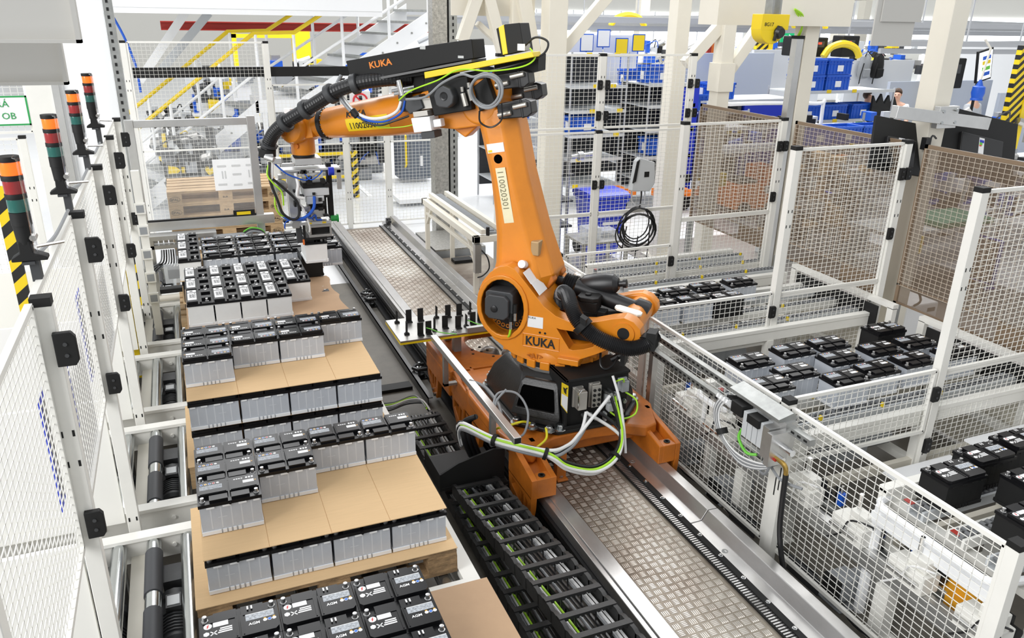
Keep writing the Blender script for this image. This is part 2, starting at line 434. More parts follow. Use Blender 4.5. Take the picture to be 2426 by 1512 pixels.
# ---- batteries ----------------------------------------------------------------
CASE = mat('translucent_case', (.50, .53, .575), .34, var=.10, vscale=5)
CASEW = mat('case_ribs', (.80, .81, .82), .4)
CASER = mat('case_cell_walls', (.60, .625, .66), .38)
PALE = mat('milky_case', (.84, .84, .82), .4, var=.04, vscale=9)
GLOSS = mat('glossy_black_lid', (.006, .006, .007), .30, spec=.28)
DOTB = mat('blue_dot', (.03, .16, .6), .5); DOTY = mat('yellow_dot', (.8, .42, .02), .5); DOTR = mat('red_mark', (.6, .02, .02), .5)
def battery_parts(kind):
    """returns list of (name, mesh, label)"""
    P = []
    m = MB()
    cm = [BLACKM, BLACKM, BLACKM] if kind in ('agm', 'agm_case') else ([PALE, CASEW, PALE] if kind == 'pale' else [CASE, CASEW, CASER])
    m.box(-.134, -.083, 0, .134, .083, .150)
    m.mi = 1
    for s in (-1, 1):
        if kind != 'pale':
            m.mi = 2
            for k in range(5): m.box(-.0915 + k * .0445, s * .083, .030, -.0855 + k * .0445, s * .0833, .140)
            m.box(-.06, s * .083, .085, -.02, s * .0833, .088); m.mi = 1
        y0, y1 = s * .083, s * .0885
        segs = [(-.136, -.052), (-.046, -.028), (-.022, -.008), (0, .014), (.022, .036), (.044, .136)]
        for a, b in segs: m.box(a, y0, .004, b, y1, .022)
        for a, b in ((-.105, -.07), (-.035, .0), (.035, .07), (.10, .128)): m.box(a, y0, .141, b, y1, .150)
    m.box(.134, -.07, .006, .1375, .07, .020); m.box(-.1375, -.07, .006, -.134, .07, .020)
    P.append(('case', m.mesh('case', cm), None))
    m = MB()
    m.box(-.139, -.0875, .150, .139, .0875, .167)
    if kind == 'pale':
        m.box(-.128, -.082, .167, .128, -.012, .184)           # label plateau (left strip once turned)
        m.box(-.128, .0, .167, .128, .012, .178)
        for s in (-1, 1):
            m.box(s * .128 if s < 0 else .02, .014, .167, -.055 if s < 0 else .128 - .055, .075, .186)
    else:
        f = 1 if kind == 'clear' else -1
        for s in (-1, 1):
            x0, x1 = sorted((s * .004, s * .133))
            def cv(x, y, z): return (x, y, z)
            o = [(x0, -.030 * f), (x1, -.030 * f), (x1, .070 * f), (x1 - .012 if s > 0 else x1, .083 * f), (x0 if s > 0 else x0 + .012, .083 * f), (x0, .070 * f)]
            if f < 0: o = o[::-1]
            m.prism(o, cv, .167, .185)
            a, b = sorted((s * .008, s * .088))
            ya, yb = sorted((-.078 * f, -.034 * f))
            m.box(a, ya, .167, b, yb, .180)
            # raised contour ridge beside the middle gap
            a, b = sorted((s * .010, s * .014)); ya, yb = sorted((-.024 * f, .076 * f)); m.box(a, ya, .185, b, yb, .1875)
            a, b = sorted((s * .010, s * .125)); ya, yb = sorted((-.026 * f, -.022 * f)); m.box(a, ya, .185, b, yb, .1875)
        m.cyl((0, -.0835 * f, .158), (0, -.096 * f, .158), .007, n=8)
    P.append(('lid', m.mesh('lid', [GLOSS]), None))
    if kind == 'pale': tp = [(-.098, .046), (.030, .046)][:1] + [(.098, .046)]
    else: tp = [(-.118, -.060 * f), (.118, -.060 * f)]
    m = MB(); m.lathe([(.0125, 0), (.0125, .004), (.0095, .005), (.0085, .022), (.006, .0225)], (0, 0, 0), (0, 0, 1), 12)
    tm = m.mesh('terminal', [LEAD])
    for (x, y) in tp: P.append(('terminal', tm, (x, y, .167)))
    if kind == 'clear':
        m = MB(); m.box(-.126, .008, .185, -.026, .044, .1856)
        P.append(('type_label', m.mesh('type_label', [LABELG]), None))
        m = MB(); m.mi = 0; m.box(.066, .012, .185, .116, .036, .1856)
        for k in range(4): m.box(.026 + k * .011, .052, .185, .034 + k * .011, .060, .1856)
        for k in range(3): m.box(.08 + k * .013, .050, .185, .089 + k * .013, .064, .1856)
        m.mi = 1; m.cyl((.122, .024, .185), (.122, .024, .1857), .005, n=8)
        m.mi = 0
        for k in range(5): m.cyl((-.116 + k * .018, .058, .185), (-.116 + k * .018, .058, .1856), .0075, n=8)
        m.mi = 2; m.cyl((-.116, .058, .1856), (-.116, .058, .186), .005, n=8); m.cyl((-.08, .058, .1856), (-.08, .058, .186), .005, n=8)
        m.mi = 3; m.cyl((-.098, .058, .1856), (-.098, .058, .186), .005, n=8)
        m.mi = 4; m.cyl((-.062, .058, .1856), (-.062, .058, .186), .005, n=8)
        P.append(('warning_label', m.mesh('warning_label', [LABELW, CARD, DOTB, DOTY, DOTR]), None))
    elif kind in ('agm', 'agm_case'):
        m = MB(); m.box(.014 + .008, -.012, .185, .122, .022, .1856)
        P.append(('type_label', m.mesh('type_label', [LABELG]), None))
        m = MB(); m.box(.022, .0185, .1856, .122, .0225, .186); m.box(-.09, -.002, .185, -.038, .022, .1856)
        m.cyl((-.108, .008, .185), (-.108, .008, .1856), .0145, n=14)
        for r in range(3): m.box(-.075 + r * .004, -.038 + r * .010, .185, -.026, -.032 + r * .010, .1856)
        m.cyl((-.114, -.030, .185), (-.114, -.030, .1856), .011, n=6)
        m.bar((-.100, -.022, .1853), (-.078, -.042, .1853), .004, .0006); m.bar((-.078, -.022, .1853), (-.100, -.042, .1853), .004, .0006)
        for k in range(3): m.cyl((.088 + k * .016, -.027, .185), (.088 + k * .016, -.027, .1856), .0075, n=10)
        m.box(.03, .05, .185, .036, .068, .1856); m.box(.044, .05, .185, .05, .068, .1856)
        m.mi = 1; m.bar((-.105, .016, .186), (-.111, .007, .186), .003, .0006); m.bar((-.106, .009, .186), (-.111, -.001, .186), .003, .0006)
        m.mi = 2; m.cyl((.104, -.027, .1856), (.104, -.027, .186), .006, n=10)
        m.mi = 3; m.box(.084, -.02, .1856, .092, -.016, .186); m.box(.116, -.02, .1856, .124, -.016, .186)
        P.append(('warning_label', m.mesh('warning_label', [LABELW, DOTR, DOTB, DOTY]), None))
        tx = text_mesh('AGM', .018, .0006, .0004).copy(); tx.materials.clear(); tx.materials.append(LABELW)
        P.append(('agm_lettering', tx, (.030, -.038, .1856)))
    else:
        m = MB(); m.box(-.122, -.076, .184, -.075, -.018, .1848); m.box(-.06, -.076, .184, .09, -.018, .1848)
        m.mi = 1
        for r in range(7):
            for c in range(7):
                if (r * 5 + c * 3 + r * c) % 3 != 1: m.box(-.03 + r * .011, -.065 + c * .0062, .1848, -.021 + r * .011, -.060 + c * .0062, .1852)
        m.box(-.11, -.06, .1848, -.09, -.04, .1852); m.box(-.055, -.03, .1848, -.04, -.024, .1852)
        P.append(('code_label', m.mesh('code_label', [LABELW, DGREY]), None))
    return P
PROTO = {k: battery_parts(k) for k in ('clear', 'agm', 'pale', 'agm_case')}
def battery(kind, x, y, z, rz, label, group):
    t = thing('car_battery', label, 'battery', (x, y, z), rz, group)
    for (n, me, ex) in PROTO[kind]:
        if n == 'agm_lettering': o = piece(n, me, t, ex)
        elif n == 'terminal': o = piece(n, me, t, ex)
        else: o = piece(n, me, t)
    return t
ordw = ['first', 'second', 'third', 'fourth', 'fifth', 'sixth']
ZP = .51                                   # pallet bottom on the rollers
Z1 = ZP + .144 + .004; Z2 = Z1 + .189 + .004; Z3 = Z2 + .189 + .004
def pallet_at(x, y, z, wood, label, group, epal=False, protos={}):
    k = (wood.name, epal)
    if k not in protos:
        protos[k] = make_pallet(wood, epal); o = protos[k]; o.location = (x, y, z); o['label'] = label; o['group'] = group
        return o
    return copy_tree(protos[k], (x, y, z), label=label, group=group)
def sheet(x0, y0, x1, y1, z, label, mt=CARD, folds=(), warp=0, th=.004):
    xs = [x0] + [f for f in folds] + [x1]; m = MB()
    for a, b in zip(xs[:-1], xs[1:]):
        aa = a + (.0015 if a != x0 else 0); bb = b - (.0015 if b != x1 else 0)
        m.box(aa, y0, z, bb, y1, z + th)
        if b != x1: m.box(bb, y0, z, b + .0015, y1, z + th * .5)
    if warp:
        n = 14; m = MB(); vs = []; fs = []
        for i in range(n + 1):
            for j in range(n + 1):
                u, v2 = i / n, j / n
                x = x0 + (x1 - x0) * u; y = y0 + (y1 - y0) * v2
                e = max(0, (u - .62) / .38)
                zz = z + th + warp * e * (sin(v2 * 9) * .6 + .5 * sin(v2 * 4 + 1)) * .5
                cx = x + (-.03 * e * abs(sin(v2 * 7)))
                vs.append((cx, y, zz))
        N = len(vs); vs += [(a, b, c - th) for (a, b, c) in vs]
        for i in range(n):
            for j in range(n):
                p = i * (n + 1) + j; q = p + n + 1
                fs += [(p, q, q + 1, p + 1), (p + N, p + 1 + N, q + 1 + N, q + N)]
        for i in range(n):
            for (p, q) in ((i * (n + 1), (i + 1) * (n + 1)), ((i + 1) * (n + 1) + n, i * (n + 1) + n), (i + 1, i), (n * (n + 1) + i, n * (n + 1) + i + 1)):
                fs.append((p, p + N, q + N, q))
        m.add(vs, fs)
    return single('cardboard_sheet', m, mt, label, 'cardboard', 'cardboard layer sheets', loc=((x0 + x1) / 2, (y0 + y1) / 2, z))
PG = 'euro pallets on the roller lanes'
BG_ = 'car batteries stacked on the pallets'
# nearest lane: black batteries
pallet_at(-.19, 1.80, ZP, WOODD, 'wooden euro pallet under the nearest stack of black batteries', PG)
sheet(-.19, 1.80, 1.01, 2.60, ZP + .144, 'cardboard sheet between the nearest pallet and its lower batteries')
XA = -.02
hid = 'black battery hidden below the brown cardboard of the nearest pallet'
for i in range(4): battery('agm_case', XA + .28 * i, 2.465, Z1, 0, hid, BG_)
for j in range(1, 4): battery('agm_case', XA + .84, 2.465 - .177 * j, Z1, 0, hid, BG_)
sheet(-.18, 1.84, .985, 2.575, Z1 + .189, 'brown cardboard sheet under the upper black batteries of the nearest pallet', CARD2, folds=(.415,))
for j in range(4):
    for i in range(3):
        battery('agm', XA + .28 * i, 2.467 - .177 * j, Z2, 0,
                'black battery with white labels on the nearest pallet, %s row from the back, %s from left' % (ordw[j], ordw[i]), BG_)
# second lane
pallet_at(-.19, 3.055, ZP, WOODD, 'worn wooden euro pallet on the second lane, with rough corner block', PG)
sheet(-.195, 3.05, 1.012, 3.86, ZP + .144, 'cardboard sheet lying directly on the second pallet')
X2 = .003
def layer(kind, X, Y, Z, cells, rz, lab):
    for (i, j) in cells:
        battery(kind, X + .28 * i, Y + .1765 * j, Z, rz, lab(i, j), BG_)
layer('clear', X2, 3.21, Z1, [(i, 0) for i in range(4)] + [(3, j) for j in (1, 2, 3)] + [(0, j) for j in (1, 2, 3)], 0,
      lambda i, j: ('clear-cased battery in the front of the second pallet, lower layer, %s from left' % ordw[i]) if j == 0 else
      'clear-cased battery in the lower layer of the second pallet, %s end, %s row' % ('left' if i == 0 else 'right', ordw[j]))
sheet(-.139, 3.1225, .982, 3.83, Z1 + .189, 'creased cardboard sheet between the battery layers of the second pallet', folds=(.143, .423, .70))
layer('clear', X2, 3.21, Z2, [(0, 1), (0, 2), (1, 2)] + [(i, 3) for i in range(4)], 0,
      lambda i, j: 'clear-cased battery with black lid, top of second pallet, %s row, %s from left' % (ordw[j - 1], ordw[i]))
# third lane
pallet_at(-.19, 4.29, ZP, WOOD, 'wooden euro pallet on the third lane under three battery layers', PG)
sheet(-.195, 4.285, 1.0, 5.09, ZP + .144, 'cardboard sheet lying directly on the third pallet')
X3, Y3 = -.015, 4.438
c8 = [(i, 0) for i in range(4)] + [(3, j) for j in (1, 2, 3)] + [(0, j) for j in (1, 2, 3)]
layer('clear', X3, Y3, Z1, c8, pi, lambda i, j: 'clear-cased battery in the bottom layer of the third pallet, %s row, %s from left' % (ordw[j], ordw[i]))
sheet(-.155, 4.36, .965, 5.05, Z1 + .189, 'cardboard sheet above the bottom layer of the third pallet')
layer('clear', X3, Y3, Z2, c8, pi, lambda i, j: 'clear-cased battery in the middle layer of the third pallet, %s row, %s from left' % (ordw[j], ordw[i]))
sheet(-.154, 4.3505, .952, 5.06, Z2 + .189, 'creased cardboard sheet under the top batteries of the third pallet', folds=(.125, .405, .685))
layer('clear', X3, Y3, Z3, [(0, 1)] + [(i, 2) for i in range(3)] + [(i, 3) for i in range(4)], pi,
      lambda i, j: 'clear-cased battery on the third pallet, top layer, %s row from front, %s from left' % (ordw[j - 1], ordw[i]))
# fourth lane: batteries turned end-on
pallet_at(-.19, 5.52, ZP, WOOD, 'wooden euro pallet on the fourth lane under milky battery cases', PG)
def rot_layer(Z, cells, lab):
    for (i, j) in cells:
        battery('pale', -.02 + .1765 * i, 5.655 + .282 * j, Z, -pi / 2, lab(i, j), BG_)
lo = [(0, j) for j in range(3)] + [(i, 0) for i in range(1, 6)] + [(5, 1), (5, 2)]
for Z, nm in ((Z1, 'bottom'), (Z2, 'middle')):
    rot_layer(Z, lo, lambda i, j, nm=nm: 'milky-cased battery in the %s layer of fourth pallet, column %s, row %s' % (nm, ordw[i], ordw[j]))
    if nm == 'bottom': sheet(-.12, 5.51, .96, 6.37, Z1 + .189, 'cardboard sheet above the bottom layer of the fourth pallet')
sheet(-.12, 5.50, 1.0, 6.38, Z2 + .189, 'brown curled cardboard sheet under the end-on batteries of the fourth pallet', CARD2, warp=.03)
rot_layer(Z3, [(i, j) for i in range(4) for j in range(3)] + [(4, 1), (4, 2)],
          lambda i, j: 'milky-cased battery standing end-on, fourth pallet top, %s column, %s row from front' % (ordw[i], ordw[j]))
# fifth lane: a column end-on and three rows lengthwise
pallet_at(-.19, 6.72, ZP, WOOD, 'wooden euro pallet on the fifth lane, hidden behind the fourth', PG)
for Z, nm in ((Z1, 'bottom'), (Z2, 'middle')):
    for i in range(4): battery('agm_case', .0 + .28 * i, 6.70, Z, 0, 'black battery at the front of the fifth pallet, %s layer, %s from left' % (nm, ordw[i]), BG_)
    for i in range(4): battery('agm_case', .0 + .28 * i, 6.70 + .53, Z, 0, 'black battery at the back of the fifth pallet, %s layer, %s from left' % (nm, ordw[i]), BG_)
    sheet(-.15, 6.60, 1.0, 7.36, Z + .189, 'cardboard sheet above the %s layer of the fifth pallet' % nm)
for j in range(3):
    battery('pale', -.06, 6.74 + .282 * j if j < 2 else 7.30, Z3, -pi / 2, 'end-on battery in the left column of the fifth pallet, %s from front' % ordw[j], BG_)
    for i in range(4):
        battery('clear', .18 + .285 * i, 6.72 + .21 * j, Z3, 0, 'battery lying lengthwise on the fifth pallet, %s row, %s from left' % (ordw[j], ordw[i]), BG_)
# empty pallets waiting on the last lane
for k in range(5):
    pallet_at(-.22, 9.25 + rnd.uniform(-.01, .01), ZP + .1445 * k, WOOD, 'empty wooden pallet marked EPAL, %s from bottom of the stack' % ordw[k], 'stack of empty euro pallets', True)
# ------------------------------------------------------------------ linear track of the robot
RAILM = mat('ground_rail_steel', (.62, .61, .60), .28, .85, var=.22, vscale=3, stretch=(1, .4, 1))
RAILD = mat('dark_rail_body', (.022, .022, .024), .4, .3)
PLATE = mat('tread_plate', (.36, .325, .27), .42, .6, var=.4, vscale=1.3, dirt=(.10, .06, .035))
PLATEB = mat('tread_plate_bars', (.74, .71, .66), .30, .7, var=.3, vscale=1.3, dirt=(.42, .34, .28))
YA, YB = .4, 11.2
track = thing('robot_track', 'long floor rail track with tread plate that carries the orange robot', 'rail track', (2.3, 5, 0))
mb = MB(); mb.box(1.84, YA, .19, 1.97, YB, .262); mb.box(1.872, YA, .262, 1.966, YB, .272)
part('left_rail', mb, RAILM, track, bev=.006)
mb = MB()
mb.box(1.86, YA, 0, 1.95, YB, .19); mb.box(1.80, YA, 0, 1.985, YB, .035); mb.box(1.82, YA, .150, 1.86, YB, .19); mb.box(1.835, YA, .08, 1.86, YB, .10)
part('left_rail_body', mb, RAILD, track)
mb = MB()
prof = [(2.585, .20), (2.665, .20), (2.665, .222), (2.70, .285), (2.785, .29), (2.785, .05), (2.70, .05), (2.70, .17), (2.585, .17)]
prof = [(2.585, .17), (2.70, .17), (2.70, .05), (2.785, .05), (2.785, .290), (2.715, .290), (2.675, .224), (2.585, .222)]
prof2 = [(2.585, .17), (2.785, .17), (2.785, .290), (2.715, .290), (2.675, .224), (2.585, .222)]
segs = [YA, 3.30, 5.9, 8.05, YB]
for a, b in zip(segs[:-1], segs[1:]):
    mb = MB(); mb.prism(prof2, lambda x, z, d: (x, d, z), b - .002, a + .002)
    part('right_rail', mb, RAILM, track, bev=.004)
mb = MB(); mb.box(2.62, YA, 0, 2.78, YB, .17); part('right_rail_body', mb, RAILD, track)
mb = MB(); n = int((YB - .25 - YA) / .019)
for k in range(n):
    y = YA + k * .019; mb.box(2.495, y, .20, 2.55, y + .0095, .226)
part('rack_teeth', mb, RAILM, track, kind='stuff', ang=0)
mb = MB(); mb.box(2.49, YA, .16, 2.552, YB - .25, .2); mb.box(2.55, YA, .16, 2.588, YB - .25, .236); mb.box(2.486, YA, .16, 2.495, YB - .25, .23)
part('rack_bar', mb, BLACKM, track)
bm = MB(); bm.lathe([(.014, 0), (.014, .004), (.0095, .004), (.0095, .012), (.007, .013)], (0, 0, 0), (0, 0, 1), 6)
bme = bm.mesh('bolt', [CHROME])
for k in range(52): piece('bolt', bme, track, (.269, -4.5 + k * .205, .236))
sm = MB(); sm.lathe([(.019, 0), (.019, .002), (.012, .002), (.010, .0005), (.0, .0005)], (0, 0, 0), (0, 0, 1), 12); sme = sm.mesh('flush_screw', [GALV])
for k in range(9): piece('flush_screw', sme, track, (.33, -4.1 + k * 1.05, .2225))
mb = MB(); mb.box(1.975, YA, .17, 2.486, YB - .3, .217); part('tread_plate', mb, PLATE, track)
# raised five-bar pattern
vs = []; fs = []; P = .051
def lug(cx, cy, dx, dy, h=.0022):
    n = len(vs); z = .217
    vs.extend([(cx - dx, cy - dy, z), (cx + dx, cy - dy, z), (cx + dx, cy + dy, z), (cx - dx, cy + dy, z),
               (cx - dx * .6, cy - dy * .6, z + h), (cx + dx * .6, cy - dy * .6, z + h), (cx + dx * .6, cy + dy * .6, z + h), (cx - dx * .6, cy + dy * .6, z + h)])
    fs.extend([(n + 4, n + 5, n + 6, n + 7), (n, n + 1, n + 5, n + 4), (n + 1, n + 2, n + 6, n + 5), (n + 2, n + 3, n + 7, n + 6), (n + 3, n, n + 4, n + 7)])
for i in range(9):
    for j in range(int((YB - .35 - 1.6) / P)):
        cx = 2.002 + P * (i + .5); cy = 1.6 + P * (j + .5)
        for k in range(4):
            o = (k - 1.5) * .0105
            if (i + j) % 2: lug(cx + o, cy, .0036, .020)
            else: lug(cx, cy + o, .020, .0036)
mb = MB(); mb.add(vs, fs); part('tread_plate_lugs', mb, PLATEB, track, kind='stuff', ang=0)
# end stops and levelling feet along the left side
mb = MB(); mb.box(2.60, 10.95, .22, 2.66, 11.02, .31); mb.lathe([(.03, 0), (.03, .05), (.02, .06)], (2.63, 10.95, .275), (0, -1, 0), 12)
part('end_buffer', mb, BLACK, track)
for y in (2.2, 4.2, 6.32, 8.3, 8.48, 10.3):
    m = MB()
    m.tube([(1.80 + .0, y - .055, .10), (1.72, y - .05, .10), (1.69, y, .10), (1.72, y + .05, .10), (1.80, y + .055, .10)], .018, 8)
    m.box(1.68, y - .06, 0, 1.81, y + .06, .012); m.lathe([(.05, 0), (.05, .03), (.03, .035)], (1.745, y, .012), (0, 0, 1), 12)
    f = part('levelling_foot', m, BLACK, track)
    m = MB(); m.cyl((1.745, y, .04), (1.745, y, .15), .012, n=8); m.lathe([(.024, .0), (.024, .018), (.018, .02)], (1.745, y, .09), (0, 0, 1), 6)
    part('foot_bolt', m, ZINC, f)
# low guide rail on the floor beside the track
mb = MB(); mb.box(1.655, 5.75, 0, 1.665, 11.0, .075); mb.box(1.655, 5.75, .068, 1.70, 11.0, .075)
single('guide_channel', mb, mat('dark_channel', (.10, .10, .10), .35, .6), 'long dark steel guide channel lying on the floor left of the track', 'guide rail', loc=(1.66, 8, 0))
mb = MB(); mb.box(1.12, 5.55, 0, 1.16, 7.4, .05); mb.box(1.16, 6.1, 0, 1.62, 6.22, .03)
single('floor_bracket', mb, BLACKM, 'black low steel strip on the floor beside the fourth pallet lane', 'strip', loc=(1.2, 6, 0))

# ---- energy chain ---------------------------------------------------------------
CHAIN = mat('chain_plastic', (.018, .018, .018), .5, bump=.1, bscale=80)
chain = thing('energy_chain', 'black plastic cable drag chain full of cables between pallets and track', 'cable chain', (1.48, 3, 0))
X0, X1 = 1.335, 1.635
up_ = [(4.12, .255), (3.8, .30), (3.4, .36), (3.0, .42), (2.6, .475), (2.2, .51), (1.7, .53), (1.2, .53)]
arc = [(1.2 - .20 * sin(a), .315 + .215 * cos(a)) for a in [radians(k * 18) for k in range(1, 10)]]
path = smooth_path([(0, y, z) for (y, z) in up_], 5) + [V((0, y, z)) for (y, z) in arc] + smooth_path([(0, y, z) for (y, z) in [(1.2, .10), (1.8, .09), (3.0, .09), (4.2, .09), (5.5, .09)]], 8)
# resample
S = [0]
for a, b in zip(path[:-1], path[1:]): S.append(S[-1] + (b - a).length)
def at(s):
    for i in range(len(S) - 1):
        if S[i + 1] >= s:
            t = (s - S[i]) / max(1e-6, S[i + 1] - S[i]); return path[i].lerp(path[i + 1], t)
    return path[-1]
PT = .15
N = int(S[-1] / PT)
link = MB()
for sx in (X0, X1 - .022): link.prism([(-.082, -.03), (-.06, -.04), (.06, -.04), (.082, -.03), (.082, .03), (.05, .042), (-.05, .042), (-.082, .03)], lambda y, z, d: (sx - 1.48 + d, y, z), .022, 0)
for sx in (-.06, .05): link.box(sx, -.005, -.03, sx + .005, .005, .028)
lme = link.mesh('chain_link', [CHAIN])
bar_ = MB(); bar_.box(X0 - 1.48, -.017, .034, X1 - 1.48, .017, .047)
for k in range(9): bar_.box(X0 - 1.48 + .03 + k * .028, -.019, .027, X0 - 1.48 + .045 + k * .028, .019, .034)
bme2 = bar_.mesh('crossbar', [CHAIN])
for k in range(N):
    a, b = at(k * PT), at((k + 1) * PT); m = (a + b) / 2; d = (b - a); ang = atan2(d.z, d.y)
    if d.y < 0: ang = atan2(-d.z, -d.y)
    o = piece('chain_link', lme, chain, (0, m.y - 3, m.z), (ang, 0, 0))
    o = piece('crossbar', bme2, chain, (0, m.y - 3, m.z), (ang, 0, 0))
off = [(.05, WIREG, .009), (.066, WIREW, .006), (.080, YELG, .006), (.115, BLACK, .011), (.14, WIREG, .008), (.165, BLACK, .007), (.19, BLACK, .010), (.215, BLUEW, .0001), (.222, WIREG, .009), (.240, WIREW, .009), (.262, WIREW, .007)]
for k, (ox, m_, r) in enumerate(off):
    if r < .001: continue
    mb = MB(); mb.tube([(X0 + ox + .002 * sin(i * .2 + k), p.y, p.z - .024 + .002 * sin(i * .3 + k)) for i, p in enumerate(path)], r, 6)
    part('cable', mb, m_, chain)
# steel tray that ends the chain, with sloping sides
mb = MB()
mb.prism([(0, 0), (.44, 0), (.44, .205), (.36, .215), (.12, .16), (0, .10)], lambda x, z, d: (1.27 + x, d, .255 + z), 4.17, 4.155)
mb.box(1.27, 4.15, .235, 1.71, 4.55, .255); mb.box(1.262, 4.15, .235, 1.27, 4.5, .36); mb.box(1.62, 4.10, 0.22, 1.72, 4.3, .24)
part('chain_tray', mb, BLACKM, chain)
mb = MB(); mb.box(1.27, 5.05, 0, 1.31, 5.6, .07)
part('chain_guide', mb, BLACKM, chain)
# loose cables at the far end of the lower run
mb_l = [(1.20, 5.75, .03), (1.3, 5.62, .09), (1.45, 5.66, .1), (1.58, 5.58, .12), (1.60, 5.42, .10)]
for k in range(6):
    mb = MB(); mb.tube(smooth_path([(x + .012 * k * (1 if i < 3 else -.5), y + .02 * k, z + .008 * (k % 3)) for i, (x, y, z) in enumerate(mb_l)], 5), .007, 6)
    part('loose_cable', mb, [WIREB, WIREG, WIREW, WIREB, YELG, WIREG][k], chain)
# ------------------------------------------------------------------ robot carriage (runs on the track)
car = thing('robot_carriage', 'orange cast carriage with clamped feet riding on the rail track', 'carriage', (2.33, 4.66, .27))
def foot(x, s, y0, y1, top=.50):
    """cast foot with a sloping trough on top, an end lug and a slotted outer cheek; s = -1 left rail, +1 right rail"""
    m = MB(); W_ = .15
    def pr(prof, da, db, hole=None):
        a, b = (x - s * da, x - s * db); lo, hi = min(a, b), max(a, b)
        m.prism([prof] + (hole or []), lambda q, z, d: (d, q, z), hi, lo)
    zl = .425
    wall = [(y0, .29), (y1, .29), (y1, top), (y1 - .05, top), (y0 + .05, zl + .012), (y0, zl)]
    pr(wall, -.02, .02); pr(wall, W_ - .035, W_)
    pr([(y0, .29), (y1, .29), (y1, .445), (y0 + .09, .375), (y0 + .085, zl), (y0, zl)], .018, W_ - .03)
    pr([(y0 + .0, .30), (y1, .30), (y1 - .02, .17), (y0 + .17, .05), (y0 + .05, .05), (y0 + .01, .2)], -.02, .02,
       [[(y0 + .06, .24), (y0 + .085, .13), (y0 + .10, .13), (y0 + .10, .26)], [(y0 + .125, .26), (y0 + .125, .12), (y0 + .165, .14), (y0 + .165, .265)], [(y0 + .19, .265), (y0 + .19, .165), (y1 - .06, .22), (y1 - .06, .27)]] if y1 - y0 > .31 else [[(y0 + .06, .25), (y0 + .085, .13), (y0 + .11, .13), (y0 + .11, .26)], [(y0 + .14, .26), (y0 + .14, .13), (y1 - .06, .20), (y1 - .06, .26)]])
    return m
def deck_foot(x, s, y0, y1):
    o = part('foot', foot(x, s, y0, y1), ORANGE2, car, bev=.012)
    m = MB(); m.lathe([(.022, 0), (.022, .006), (.012, .006), (.012, .0)], (x - s * .065, y0 + .045, .4255), (0, 0, 1), 14)
    part('foot_bolt_hole', m, BLACKM, o)  # black disc on the lug, its colour standing in for a dark bolt hole
    m = MB(); m.cyl((x + s * .02, y0 + .07, .08), (x + s * .04, y0 + .07, .08), .016, n=10); m.cyl((x + s * .02, y0 + .13, .10), (x + s * .035, y0 + .13, .10), .012, n=10)
    part('clamp_bolt', m, ZINC, o)
deck_foot(1.76, -1, 3.78, 4.16); deck_foot(1.76, -1, 4.72, 5.02); deck_foot(1.76, -1, 5.06, 5.36); deck_foot(1.76, -1, 5.72, 6.04)
deck_foot(2.86, 1, 3.86, 4.30); deck_foot(2.86, 1, 4.95, 5.30); deck_foot(2.86, 1, 5.70, 6.04)
# front deck under the robot: plate with arched front edge
mb = MB()
o = [(1.78, 4.02), (1.84, 3.98), (1.92, 4.06), (2.05, 4.11), (2.35, 4.13), (2.58, 4.10), (2.70, 4.02), (2.80, 4.05), (2.92, 4.32), (2.92, 5.0), (2.80, 5.3), (1.80, 5.3), (1.72, 4.9), (1.72, 4.3)]
mb.prism(o, lambda x, y, z: (x, y, z), .415, .50)
mb.prism([(1.80, 4.2), (2.85, 4.2), (2.85, 5.2), (1.80, 5.2)], lambda x, y, z: (x, y, z), .31, .415)
part('front_deck', mb, ORANGE2, car, bev=.018, seg=3)
mb = MB(); mb.box(2.03, 4.02, .17 + .05, 2.10, 4.07, .42); mb.box(2.025, 3.99, .222, 2.105, 4.07, .238)
t_ = part('scraper_bracket', mb, ORANGE2, car, bev=.006)
m = MB(); m.lathe([(.016, 0), (.016, .012), (.01, .014)], (2.065, 4.025, .238), (0, 0, 1), 6); part('scraper_bolt', m, ZINC, t_)
# rear deck with an open half ring
mb = MB()
out = [(1.72, 5.32), (2.92, 5.32), (2.92, 6.0), (2.84, 6.08), (1.80, 6.08), (1.72, 6.0)]
ring = [(2.36 + .34 * cos(radians(a)), 5.80 + .34 * sin(radians(a))) for a in range(0, 360, 15)]
ring = [(x, min(y, 6.02)) for x, y in ring]
mb.prism([out, ring], lambda x, y, z: (x, y, z), .43, .50)
mb.box(1.72, 5.36, .26, 1.80, 6.0, .43); mb.box(2.84, 5.36, .26, 2.92, 6.0, .43)
r_ = part('rear_deck', mb, ORANGE2, car, bev=.016, seg=3)
mb = MB()
for (x, y) in ((2.02, 5.66), (2.10, 5.70), (2.0, 5.58), (2.08, 5.60), (2.14, 5.62), (2.26, 5.42), (2.14, 5.48)): mb.cyl((x, y, .495), (x, y, .502), .012, n=10)
part('tapped_holes', mb, BLACKM, r_, kind='stuff')
mb = MB(); mb.box(1.735, 4.3, .30, 1.765, 6.0, .47)
part('side_beam', mb, ORANGE2, car, bev=.01)
mb = MB()
for (x, y) in ((2.28, 5.95), (2.48, 5.90)): mb.ball((x, y, .30), .1, 14, 8, (1, .7, .8))
part('drive_cover', mb, mat('silver_casting', (.5, .5, .5), .4, .7), car)
mb = MB()
for k in range(9): mb.box(2.44 + k * .012, 5.78, .28, 2.448 + k * .012, 5.98, .46)
mb.box(2.44, 5.78, .28, 2.55, 5.98, .44)
part('cooling_fins', mb, BLACKM, car)
